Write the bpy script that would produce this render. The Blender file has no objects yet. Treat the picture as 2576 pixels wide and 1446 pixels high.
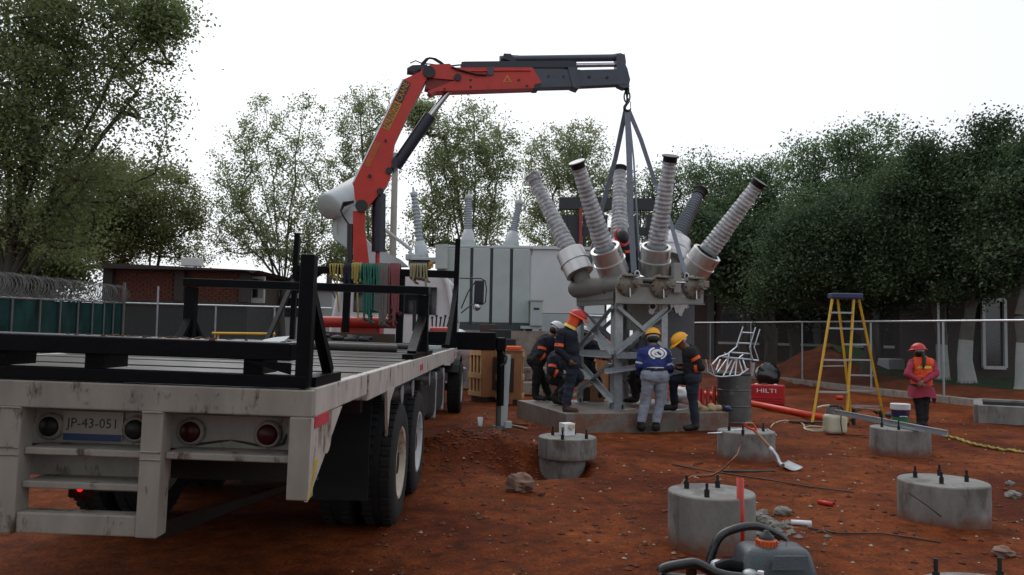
import bpy, bmesh, math, random
import numpy as np
from mathutils import Vector, Matrix, noise
from mathutils.bvhtree import BVHTree
random.seed(7); RNG = np.random.default_rng(7)
S = bpy.context.scene; COL = S.collection
V = Vector
# ------------------------------------------------------------------ camera, sky, sun, exposure
CAM = V((0.0, 0.0, 1.55)); PITCH = 0.056; ROLL = 0.0175; FOC = 2000.0
_f = V((0, math.cos(PITCH), math.sin(PITCH))); _u = V((0, -math.sin(PITCH), math.cos(PITCH))); _r = V((1, 0, 0))
_r2 = _r*math.cos(ROLL) + _u*math.sin(ROLL); _u2 = -_r*math.sin(ROLL) + _u*math.cos(ROLL)
cd = bpy.data.cameras.new('camera'); cam = bpy.data.objects.new('camera', cd); COL.objects.link(cam)
M3 = Matrix((( _r2.x, _u2.x, -_f.x), (_r2.y, _u2.y, -_f.y), (_r2.z, _u2.z, -_f.z)))
cam.matrix_world = Matrix.Translation(CAM) @ M3.to_4x4()
cd.sensor_width = 36.0; cd.lens = 36.0*FOC/2576.0; cd.clip_start = 0.05; cd.clip_end = 900.0
S.camera = cam
SUN_EL = math.radians(52); SUN_AZ = math.radians(-18)
W = bpy.data.worlds.new('World'); S.world = W; W.use_nodes = True
nt = W.node_tree; nt.nodes.clear()
out = nt.nodes.new('ShaderNodeOutputWorld'); bg = nt.nodes.new('ShaderNodeBackground'); bg.inputs['Strength'].default_value = 0.128
sky = nt.nodes.new('ShaderNodeTexSky'); sky.sky_type = 'NISHITA'; sky.sun_disc = False
sky.sun_elevation = SUN_EL; sky.sun_rotation = SUN_AZ; sky.dust_density = 4.0; sky.air_density = 1.0
hs = nt.nodes.new('ShaderNodeHueSaturation'); hs.inputs['Saturation'].default_value = 0.25
mx = nt.nodes.new('ShaderNodeMix'); mx.data_type = 'RGBA'; mx.inputs[0].default_value = 0.60
mx.inputs['B'].default_value = (9.3, 9.8, 10.4, 1)      # thick even overcast over the clear sky
nt.links.new(sky.outputs[0], hs.inputs['Color']); nt.links.new(hs.outputs[0], mx.inputs['A'])
nt.links.new(mx.outputs['Result'], bg.inputs['Color']); nt.links.new(bg.outputs[0], out.inputs['Surface'])
sl = bpy.data.lights.new('sun', 'SUN'); sl.energy = 0.5; sl.angle = math.radians(45); sl.color = (1.0, 0.97, 0.93)
so = bpy.data.objects.new('sun', sl); COL.objects.link(so)
_sd = V((math.sin(SUN_AZ)*math.cos(SUN_EL), math.cos(SUN_AZ)*math.cos(SUN_EL), math.sin(SUN_EL)))
so.rotation_euler = _sd.to_track_quat('Z', 'Y').to_euler(); so.location = (0, -20, 40)
S.view_settings.view_transform = 'Standard'; S.view_settings.look = 'None'; S.view_settings.gamma = 1.0
S.view_settings.exposure = 0.0; S.view_settings.use_curve_mapping = False
S.render.engine = 'CYCLES'; S.cycles.max_bounces = 6; S.cycles.transparent_max_bounces = 12
# ------------------------------------------------------------------ survey helpers: photo measurement -> place in the world
def ray(u, v):
    return _r2*((u-1288.0)/FOC) + _u2*(-(v-723.0)/FOC) + _f
def at(u, v, Y):
    d = ray(u, v); return CAM + d*(Y/d.y)
def gnd(u, v, z=0.0):
    d = ray(u, v); return CAM + d*((z-CAM.z)/d.z)
K = 4096/2576
def zoomed(ox, oy, sc):
    return lambda x, y, Y: at((ox+x/sc)/K, (oy+y/sc)/K, Y)
def smooth(a, b, x):
    t = min(1, max(0, (x-a)/(b-a))); return t*t*(3-2*t)
# ------------------------------------------------------------------ terrain
def fence_side(x, y):               # metres to the right of the kerb line
    return (x + 0.194*y - 14.66)/1.0187
def hgt(x, y):
    z = noise.fractal(V((x*0.5, y*0.5, 3.1)), 1.0, 2.0, 3)*0.018
    if y < 30 and -12 < x < 16: z += noise.fractal(V((x*3.1, y*3.1, 1.7)), 0.9, 2.0, 3)*0.013
    z -= 0.018
    if y < 30 and x > -.5 and y > 4: z += .022*noise.noise(V((x*1.1, y*1.1, 9.0)))-.02*max(0, 1-abs((x-.25-.05*math.sin(y))/.16))*(y < 12)
    if x < 0.9 and 6 < y < 13.5:
        d = math.hypot((x+0.42)/0.95, (y-9.85)/0.62); 
        z += 0.34*math.exp(-d*d*1.3)*(1+0.25*noise.noise(V((x*4, y*4, 0))))
        d = math.hypot((x+0.1)/0.9, (y-10.7)/0.7); z += 0.12*math.exp(-d*d)
        d = math.hypot((x-0.42)/0.62, (y-9.30)/0.46); z -= 0.24*math.exp(-(d**4))
    s = fence_side(x, y)
    if s > 0 and y > 8:
        z += 0.32*smooth(0.4, 2.4, s) + 0.10*smooth(3, 9, s)
        d = math.hypot((x-11.6)/2.1, (y-29.0)/2.2); z += 1.05*math.exp(-d*d*1.2)*(1+0.3*noise.noise(V((x*1.3, y*1.3, 5))))
    return z
def G(u, v, dz=0.0):
    p = gnd(u, v); return V((p.x, p.y, hgt(p.x, p.y)+dz))
# ------------------------------------------------------------------ materials
def nmat(name):
    m = bpy.data.materials.new(name); m.use_nodes = True
    n = m.node_tree.nodes; return m, m.node_tree, n['Principled BSDF']
def mat(name, col, rough=0.6, metal=0.0, var=0.22, scale=5.0, bump=0.0, bscale=60.0, rust=None, rust_amt=0.45, rust_scale=3.0, spec=0.5, stretch=None, clear=0.0):
    m, t, b = nmat(name); N = t.nodes; L = t.links
    tc = N.new('ShaderNodeTexCoord'); oi = N.new('ShaderNodeObjectInfo'); ad = N.new('ShaderNodeVectorMath'); ad.operation = 'ADD'
    cb = N.new('ShaderNodeCombineXYZ'); mu = N.new('ShaderNodeMath'); mu.operation = 'MULTIPLY'; mu.inputs[1].default_value = 37.0
    L.new(oi.outputs['Random'], mu.inputs[0]); L.new(mu.outputs[0], cb.inputs[0]); L.new(mu.outputs[0], cb.inputs[1])
    L.new(tc.outputs['Object'], ad.inputs[0]); L.new(cb.outputs[0], ad.inputs[1]); vec = ad.outputs[0]
    if stretch:
        mp = N.new('ShaderNodeMapping'); mp.inputs['Scale'].default_value = stretch; L.new(vec, mp.inputs[0]); vec = mp.outputs[0]
    n1 = N.new('ShaderNodeTexNoise'); n1.inputs['Scale'].default_value = scale; n1.inputs['Detail'].default_value = 6; n1.inputs['Roughness'].default_value = 0.65
    L.new(vec, n1.inputs['Vector'])
    r = N.new('ShaderNodeValToRGB'); c = V(col[:3])
    r.color_ramp.elements[0].position = 0.3; r.color_ramp.elements[1].position = 0.72
    r.color_ramp.elements[0].color = (*(c*(1-var)), 1); r.color_ramp.elements[1].color = (*[min(1, x*(1+var*0.8)) for x in c], 1)
    L.new(n1.outputs['Fac'], r.inputs[0]); colout = r.outputs[0]
    rr = N.new('ShaderNodeMapRange'); rr.inputs['To Min'].default_value = max(0.02, rough-0.12); rr.inputs['To Max'].default_value = min(1, rough+0.12)
    L.new(n1.outputs['Fac'], rr.inputs['Value']); L.new(rr.outputs[0], b.inputs['Roughness'])
    if rust is not None:
        n2 = N.new('ShaderNodeTexNoise'); n2.inputs['Scale'].default_value = rust_scale; n2.inputs['Detail'].default_value = 9; n2.inputs['Roughness'].default_value = 0.72
        L.new(vec, n2.inputs['Vector'])
        r2 = N.new('ShaderNodeValToRGB'); e = r2.color_ramp.elements; e[0].position = 1-rust_amt; e[1].position = min(1, 1-rust_amt+0.09)
        e[0].color = (0, 0, 0, 1); e[1].color = (1, 1, 1, 1); L.new(n2.outputs['Fac'], r2.inputs[0])
        mm = N.new('ShaderNodeMix'); mm.data_type = 'RGBA'; mm.inputs['B'].default_value = (*rust, 1)
        L.new(r2.outputs[0], mm.inputs[0]); L.new(colout, mm.inputs['A']); colout = mm.outputs['Result']
    L.new(colout, b.inputs['Base Color'])
    b.inputs['Metallic'].default_value = metal; b.inputs['Specular IOR Level'].default_value = spec
    if clear: b.inputs['Coat Weight'].default_value = clear; b.inputs['Coat Roughness'].default_value = 0.15
    if bump:
        n3 = N.new('ShaderNodeTexNoise'); n3.inputs['Scale'].default_value = bscale; n3.inputs['Detail'].default_value = 5
        L.new(vec, n3.inputs['Vector']); bp = N.new('ShaderNodeBump'); bp.inputs['Strength'].default_value = bump; bp.inputs['Distance'].default_value = 0.02
        L.new(n3.outputs['Fac'], bp.inputs['Height']); L.new(bp.outputs[0], b.inputs['Normal'])
    return m
MT = dict(
 truck_white=mat('chipped_cream_white_paint', (.27, .248, .215), .62, var=.24, scale=7, bump=.06, bscale=30, rust=(.070, .040, .026), rust_amt=.44, rust_scale=10, stretch=(1, 1, .38)),
 truck_side=mat('dirty_side_rail_paint', (.46, .42, .385), .55, var=.2, scale=9, bump=.06, bscale=30, rust=(.10, .055, .035), rust_amt=.45, rust_scale=8, stretch=(1, 1, .4)),
 black_steel=mat('wet_black_steel', (.005, .0055, .007), .38, var=.35, scale=9, bump=.08, bscale=45, rust=(.011, .007, .005), rust_amt=.36, spec=.08),
 wet_top=mat('rain_wet_steel', (.03, .032, .035), .32, var=.3, scale=5, bump=.0, spec=1.0),
 chassis=mat('grimy_black_chassis', (.010, .010, .011), .6, var=.3, bump=.15, rust=(.028, .014, .008), rust_amt=.42),
 rubber=mat('tyre_rubber', (.008, .009, .010), .85, var=.35, scale=12, bump=.15, bscale=50),
 rim_rust=mat('rusty_cream_rim', (.46, .41, .32), .55, var=.2, rust=(.16, .06, .025), rust_amt=.52, rust_scale=3),
 rim=mat('grey_white_rim', (.45, .46, .47), .5, var=.2, rust=(.12, .07, .045), rust_amt=.42),
 plank=mat('wet_deck_plank', (.060, .055, .052), .34, var=.4, scale=4, bump=.04, bscale=18, spec=.8, stretch=(.6, 4, 4)),
 crane_red=mat('crane_orange_red_paint', (.50, .030, .018), .42, var=.18, scale=3, bump=.02, rust=(.16, .02, .014), rust_amt=.38, rust_scale=5),
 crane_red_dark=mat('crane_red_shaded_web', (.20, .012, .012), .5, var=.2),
 crane_grey=mat('crane_extension_steel', (.050, .062, .088), .42, var=.25, scale=5, rust=(.09, .05, .06), rust_amt=.35),
 cyl_black=mat('cylinder_black_paint', (.014, .018, .034), .38, var=.25),
 chrome=mat('ram_chrome', (.55, .58, .62), .22, metal=1.0, var=.1),
 hose=mat('hydraulic_hose', (.012, .012, .014), .5, var=.2),
 sticker_y=mat('decal_yellow', (.50, .24, .03), .45, var=.18), sticker_k=mat('decal_black', (.02, .012, .012), .4, var=.2),
 galv=mat('galvanised_steel', (.36, .39, .41), .42, metal=.55, var=.2, scale=10, rust=(.16, .12, .09), rust_amt=.33),
 galv_bright=mat('new_galvanised_steel', (.60, .64, .68), .32, metal=.75, var=.14, scale=9),
 alu=mat('brushed_aluminium_housing', (.62, .61, .60), .40, metal=.9, var=.04, scale=1.2, stretch=(1, 1, 6)),
 tank_grey=mat('breaker_tank_paint', (.13, .125, .115), .5, var=.2, rust=(.08, .05, .03), rust_amt=.38),
 plate_grey=mat('breaker_plate_paint', (.25, .25, .235), .5, var=.15, rust=(.15, .09, .05), rust_amt=.37, rust_scale=6),
 flange=mat('dirty_flange', (.20, .185, .155), .55, var=.35, scale=6, rust=(.11, .075, .045), rust_amt=.48),
 porcelain=mat('grey_porcelain', (.16, .19, .215), .3, var=.15, scale=4, spec=.6),
 cap_dark=mat('dark_terminal_cap', (.018, .016, .018), .5, var=.3),
 cabinet=mat('dark_grey_cabinet', (.105, .112, .128), .5, var=.15, scale=3),
 trafo=mat('transformer_grey_green', (.36, .41, .40), .5, var=.10, scale=2),
 porcelain_pale=mat('pale_porcelain', (.27, .31, .34), .35, var=.12, scale=4), trafo_light=mat('transformer_pale_grey', (.38, .41, .43), .45, var=.12, scale=2),
 dark_gap=mat('dark_painted_seam', (.035, .045, .048), .6, var=.2),
 concrete=mat('pier_concrete', (.205, .20, .188), .78, var=.32, scale=5, bump=.3, bscale=45, rust=(.105, .095, .082), rust_amt=.48, rust_scale=2.2, stretch=(1, 1, .45)),
 slab=mat('muddy_slab_concrete', (.175, .155, .135), .6, var=.3, scale=3, bump=.2, bscale=35, rust=(.17, .075, .045), rust_amt=.5, rust_scale=2),
 kerb=mat('kerb_concrete', (.26, .22, .19), .8, var=.3, bump=.2, rust=(.15, .08, .05), rust_amt=.45),
 brick_shaded=mat('shade_darkened_brick', (.032, .018, .015), .85, var=.4, scale=2, bump=.2), wire=mat('dull_fence_wire', (.13, .135, .135), .6, var=.2),  # this brick's colour carries the shade under the right hand trees
 brick=mat('red_brick', (.135, .043, .028), .8, var=.35, scale=3, bump=.2),
 mortar=mat('grey_mortar', (.085, .068, .058), .9, var=.25),
 dark_conc=mat('dark_roof_concrete', (.050, .046, .044), .8, var=.3),
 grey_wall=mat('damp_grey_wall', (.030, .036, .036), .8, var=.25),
 white_wall=mat('pale_plaster_wall', (.52, .55, .56), .8, var=.06, scale=1.2),
 blue_wall=mat('blue_grey_wall_base', (.36, .41, .43), .8, var=.08, scale=1.2),
 white=mat('white_plastic', (.72, .74, .76), .5, var=.08), offwhite=mat('white_board', (.42, .46, .47), .55, var=.1),
 green_mesh=mat('green_privacy_mesh', (.013, .046, .045), .8, var=.6, scale=1.3, spec=.08),
 stand_red=mat('deep_orange_pipe', (.46, .028, .012), .45, var=.15), red_plastic=mat('red_plastic', (.50, .018, .012), .38, var=.1), orange_pipe=mat('orange_pvc', (.62, .050, .018), .35, var=.1),
 case_red=mat('case_red', (.42, .012, .016), .4, var=.12), orange_band=mat('orange_band', (.85, .12, .03), .5, var=.1),
 silver_band=mat('silver_band', (.55, .57, .60), .4, var=.1), yellow_band=mat('yellow_band', (.72, .58, .08), .5, var=.1),
 helmet_y=mat('helmet_yellow', (.80, .36, .010), .3, var=.05), helmet_r=mat('helmet_red', (.45, .015, .022), .3, var=.06), helmet_w=mat('helmet_white', (.74, .76, .78), .35, var=.05),
 navy=mat('navy_cloth', (.009, .011, .022), .9, var=.3, bump=.2), black_cloth=mat('black_cloth', (.008, .008, .010), .9, var=.3, bump=.2),
 blue_cloth=mat('blue_jacket', (.014, .026, .150), .8, var=.22, bump=.2), denim=mat('dark_denim', (.014, .022, .038), .9, var=.35, bump=.25),
 denim_light=mat('washed_denim', (.24, .27, .33), .9, var=.22, scale=9, bump=.25), orange_cloth=mat('orange_vest', (.70, .075, .012), .75, var=.12, bump=.15),
 pink_cloth=mat('pink_shirt', (.30, .028, .060), .85, var=.2, bump=.2), skin=mat('skin', (.20, .105, .065), .6, var=.12), hair=mat('black_hair', (.010, .007, .006), .5, var=.3),
 boot=mat('brown_boot', (.045, .026, .016), .7, var=.3, bump=.2), boot_k=mat('black_boot', (.010, .010, .011), .6, var=.3),
 ladder_y=mat('ladder_yellow', (.62, .36, .012), .45, var=.15, rust=(.25, .15, .03), rust_amt=.36), navy_plastic=mat('navy_plastic', (.022, .030, .10), .45, var=.12),
 wood=mat('crate_wood', (.36, .17, .075), .7, var=.3, scale=4, bump=.15, stretch=(6, 6, .8)), wood_pale=mat('pale_crate_wood', (.55, .33, .15), .7, var=.2, stretch=(6, 6, .8)),
 wood_dark=mat('dark_skid_wood', (.05, .03, .02), .8, var=.3), handle_wood=mat('shovel_shaft_wood', (.30, .15, .07), .6, var=.25, stretch=(8, 8, 1)),
 bag=mat('black_bag_film', (.010, .011, .014), .22, var=.3, bump=.5, bscale=14, spec=.7), sack=mat('white_sack', (.48, .50, .52), .7, var=.12, bump=.3, bscale=12),
 jug=mat('jug_plastic', (.50, .48, .36), .42, var=.10, scale=4), drum=mat('grey_drum', (.095, .098, .10), .45, metal=.2, var=.35, scale=4, rust=(.22, .22, .22), rust_amt=.44, rust_scale=3),
 green_lbl=mat('green_label', (.03, .24, .09), .45, var=.15), blue_lbl=mat('navy_label', (.018, .022, .09), .45, var=.15),
 dark_bolt=mat('anchor_bolt_steel', (.022, .020, .020), .5, metal=.4, var=.3), rebar=mat('rusty_bar', (.050, .028, .020), .6, var=.3), copper=mat('copper_cable', (.23, .085, .045), .45, metal=.3, var=.2),
 tank_plastic=mat('grey_fuel_tank', (.050, .062, .072), .36, var=.18, scale=20, bump=.18, bscale=160), cap_orange=mat('orange_fuel_cap', (.52, .085, .012), .4, var=.15),
 tube_black=mat('black_tube_paint', (.009, .010, .012), .28, var=.3, bump=.1, bscale=60, rust=(.05, .045, .045), rust_amt=.30, rust_scale=9, spec=.6),
 rock=mat('red_stone', (.20, .115, .085), .8, var=.35, scale=6, bump=.3), rubble=mat('grey_rubble', (.19, .18, .16), .85, var=.25, bump=.3), pebble=mat('pale_pebble', (.34, .25, .18), .7, var=.4, scale=3), clod=mat('soil_clod', (.125, .034, .013), .85, var=.4, scale=2),
 bark=mat('dark_bark', (.050, .044, .036), .9, var=.3, bump=.4, bscale=20), bark_grey=mat('grey_bark', (.085, .080, .070), .9, var=.3, bump=.3), whitewash=mat('whitewash', (.30, .32, .31), .85, var=.15),
 rope_y=mat('yellow_rope', (.30, .24, .055), .8, var=.25, scale=30), rope_g=mat('green_rope', (.012, .115, .080), .7, var=.25, scale=30), rope_grey=mat('grey_rope', (.13, .115, .105), .85, var=.25, scale=30), rope_p=mat('faded_red_rope', (.19, .055, .058), .8, var=.25, scale=30), rope_t=mat('tan_rope', (.24, .21, .12), .85, var=.25, scale=30),
 sling=mat('grey_webbing', (.20, .23, .28), .75, var=.18, scale=20), dark_glass=mat('dark_glass', (.010, .013, .016), .08, var=.2, spec=.7), lamp_red=mat('tail_lamp_red', (.050, .003, .004), .35, var=.2, spec=.3), lamp_dark=mat('dark_lamp_lens', (.014, .016, .016), .4, var=.2, spec=.3),
 cab_white=mat('cab_white_paint', (.66, .68, .70), .3, var=.05), reflect_red=mat('red_reflector', (.50, .055, .075), .4, var=.15), yellow_stripe=mat('yellow_edge', (.52, .36, .03), .6, var=.3), gantry=mat('gantry_black', (.012, .015, .018), .5, var=.2), soil_dark=mat('mud_spatter', (.06, .025, .015), .9),
 bead_sealant=mat('beige_sacking', (.42, .31, .18), .85, var=.2, bump=.2), concrete_pole=mat('concrete_pole', (.33, .31, .28), .8, var=.12), letter_white=mat('white_print', (.75, .75, .75), .5, var=.03), plate_cream=mat('number_plate', (.30, .29, .25), .45, var=.1), plate_blue=mat('plate_blue_strip', (.015, .035, .11), .45, var=.1),
 strip_red=mat('faded_red_strip', (.25, .02, .02), .5, var=.2), decal_fade=mat('faded_orange_decal', (.44, .085, .018), .45, var=.25, scale=14), roller=mat('faded_steel_tube', (.06, .055, .05), .5, var=.3), frame_pale=mat('pale_window_frame', (.40, .41, .41), .6, var=.1))
def emit_mat(name, col, st):
    m, t, b = nmat(name); b.inputs['Base Color'].default_value = (*col, 1); b.inputs['Emission Color'].default_value = (*col, 1); b.inputs['Emission Strength'].default_value = st; return m
MT['lit_red'] = emit_mat('lit_red_lamp', (.9, .01, .012), 1.4)
def muddy(m, h0, h1, col=(.15, .042, .016)):       # soil splashed up the foot of a standing thing
    t = m.node_tree; N = t.nodes; L = t.links; b = N['Principled BSDF']; src = b.inputs['Base Color'].links[0].from_socket
    tc = N.new('ShaderNodeTexCoord'); sx = N.new('ShaderNodeSeparateXYZ'); L.new(tc.outputs['Object'], sx.inputs[0]); n = N.new('ShaderNodeTexNoise'); n.inputs['Scale'].default_value = 9; n.inputs['Detail'].default_value = 8; L.new(tc.outputs['Object'], n.inputs['Vector'])
    a = N.new('ShaderNodeMath'); a.operation = 'MULTIPLY_ADD'; a.inputs[1].default_value = -(h1-h0)*1.6; L.new(n.outputs['Fac'], a.inputs[0]); L.new(sx.outputs['Z'], a.inputs[2])
    r = N.new('ShaderNodeMapRange'); r.inputs['From Min'].default_value = h0-(h1-h0)*.8; r.inputs['From Max'].default_value = h1-(h1-h0)*.8; r.inputs['To Min'].default_value = .85; r.inputs['To Max'].default_value = 0; L.new(a.outputs[0], r.inputs['Value'])
    k = N.new('ShaderNodeMix'); k.data_type = 'RGBA'; k.inputs['B'].default_value = (*col, 1); L.new(r.outputs[0], k.inputs[0]); L.new(src, k.inputs['A']); L.new(k.outputs['Result'], b.inputs['Base Color'])
MT['concrete_pier'] = mat('formed_pier_concrete', (.205, .20, .188), .78, var=.32, scale=5, bump=.3, bscale=45, rust=(.10, .09, .078), rust_amt=.48, rust_scale=2.2, stretch=(1, 1, .45)); muddy(MT['concrete_pier'], .0, .11)
def wrap_mat():
    m, t, b = nmat('clear_stretch_film'); N = t.nodes; L = t.links
    b.inputs['Base Color'].default_value = (.70, .69, .72, 1); b.inputs['Roughness'].default_value = .30; b.inputs['Specular IOR Level'].default_value = .7
    tc = N.new('ShaderNodeTexCoord'); n = N.new('ShaderNodeTexNoise'); n.inputs['Scale'].default_value = 7; n.inputs['Detail'].default_value = 5; n.inputs['Roughness'].default_value = .6
    L.new(tc.outputs['Object'], n.inputs['Vector']); r = N.new('ShaderNodeMapRange'); r.inputs['From Min'].default_value = .35; r.inputs['From Max'].default_value = .7; r.inputs['To Min'].default_value = .25; r.inputs['To Max'].default_value = .68
    L.new(n.outputs['Fac'], r.inputs['Value']); L.new(r.outputs[0], b.inputs['Alpha'])
    bp = N.new('ShaderNodeBump'); bp.inputs['Strength'].default_value = .3; bp.inputs['Distance'].default_value = .01; L.new(n.outputs['Fac'], bp.inputs['Height']); L.new(bp.outputs[0], b.inputs['Normal'])
    return m
MT['wrap'] = wrap_mat()
def leaf_mat(name, c0, c1, trans=.35, scale=.9):
    m, t, b = nmat(name); N = t.nodes; L = t.links; N.remove(b)
    tc = N.new('ShaderNodeTexCoord'); n = N.new('ShaderNodeTexNoise'); n.inputs['Scale'].default_value = scale; n.inputs['Detail'].default_value = 8; n.inputs['Roughness'].default_value = .8
    L.new(tc.outputs['Object'], n.inputs['Vector']); r = N.new('ShaderNodeValToRGB'); e = r.color_ramp.elements
    e[0].position = .36; e[1].position = .66; e[0].color = (*c0, 1); e[1].color = (*c1, 1); L.new(n.outputs['Fac'], r.inputs[0])
    d = N.new('ShaderNodeBsdfDiffuse'); tr = N.new('ShaderNodeBsdfTranslucent'); g = N.new('ShaderNodeBsdfGlossy'); g.inputs['Roughness'].default_value = .45; g.inputs['Color'].default_value = (.5, .55, .5, 1)
    ms = N.new('ShaderNodeMixShader'); ms.inputs[0].default_value = trans; m2 = N.new('ShaderNodeMixShader'); m2.inputs[0].default_value = .05
    L.new(r.outputs[0], d.inputs['Color']); L.new(r.outputs[0], tr.inputs['Color']); L.new(d.outputs[0], ms.inputs[1]); L.new(tr.outputs[0], ms.inputs[2])
    L.new(ms.outputs[0], m2.inputs[1]); L.new(g.outputs[0], m2.inputs[2]); L.new(m2.outputs[0], N['Material Output'].inputs['Surface']); return m
MT['leaf_ash'] = leaf_mat('pale_ash_leaf', (.19, .235, .105), (.34, .39, .20), .58); MT['leaf_left'] = leaf_mat('mid_green_leaf', (.115, .150, .060), (.25, .30, .13), .55)
MT['leaf_olive'] = leaf_mat('olive_leaf', (.125, .145, .054), (.25, .265, .105), .54); MT['leaf_dark'] = leaf_mat('dark_ficus_leaf', (.030, .058, .030), (.105, .155, .070), .36)
MT['leaf_right'] = leaf_mat('right_pale_leaf', (.090, .150, .075), (.205, .285, .140), .46); MT['grass'] = leaf_mat('grass_blade', (.016, .040, .014), (.032, .075, .020), .2)
def soil_mat():
    m, t, b = nmat('wet_red_soil'); N = t.nodes; L = t.links; tc = N.new('ShaderNodeTexCoord')
    def ns(sc, det=8, ro=.65):
        n = N.new('ShaderNodeTexNoise'); n.inputs['Scale'].default_value = sc; n.inputs['Detail'].default_value = det; n.inputs['Roughness'].default_value = ro; L.new(tc.outputs['Object'], n.inputs['Vector']); return n
    a, f, h = ns(.45, 5), ns(5), ns(38, 6, .75)
    r = N.new('ShaderNodeValToRGB'); e = r.color_ramp.elements; e[0].position = .40; e[0].color = (.110, .023, .0075, 1); e[1].position = .62; e[1].color = (.26, .070, .021, 1); L.new(a.outputs['Fac'], r.inputs[0])
    r2 = N.new('ShaderNodeValToRGB'); e = r2.color_ramp.elements; e[0].position = .33; e[0].color = (.45, .45, .45, 1); e[1].position = .7; e[1].color = (1.35, 1.3, 1.25, 1); L.new(f.outputs['Fac'], r2.inputs[0])
    r3 = N.new('ShaderNodeValToRGB'); e = r3.color_ramp.elements; e[0].position = .34; e[0].color = (.5, .5, .5, 1); e[1].position = .70; e[1].color = (1.4, 1.38, 1.35, 1); L.new(h.outputs['Fac'], r3.inputs[0])
    def mul(x, y):
        k = N.new('ShaderNodeMix'); k.data_type = 'RGBA'; k.blend_type = 'MULTIPLY'; k.inputs[0].default_value = 1; L.new(x, k.inputs['A']); L.new(y, k.inputs['B']); return k.outputs['Result']
    L.new(mul(mul(r.outputs[0], r2.outputs[0]), r3.outputs[0]), b.inputs['Base Color'])
    rr = N.new('ShaderNodeMapRange'); rr.inputs['To Min'].default_value = .45; rr.inputs['To Max'].default_value = .95; L.new(f.outputs['Fac'], rr.inputs['Value']); L.new(rr.outputs[0], b.inputs['Roughness'])
    b.inputs['Specular IOR Level'].default_value = .06
    bp = N.new('ShaderNodeBump'); bp.inputs['Strength'].default_value = .8; bp.inputs['Distance'].default_value = .03; L.new(h.outputs['Fac'], bp.inputs['Height'])
    bq = N.new('ShaderNodeBump'); bq.inputs['Strength'].default_value = .5; bq.inputs['Distance'].default_value = .06; L.new(f.outputs['Fac'], bq.inputs['Height']); L.new(bp.outputs[0], bq.inputs['Normal']); L.new(bq.outputs[0], b.inputs['Normal'])
    return m
MT['soil'] = soil_mat()
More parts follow.
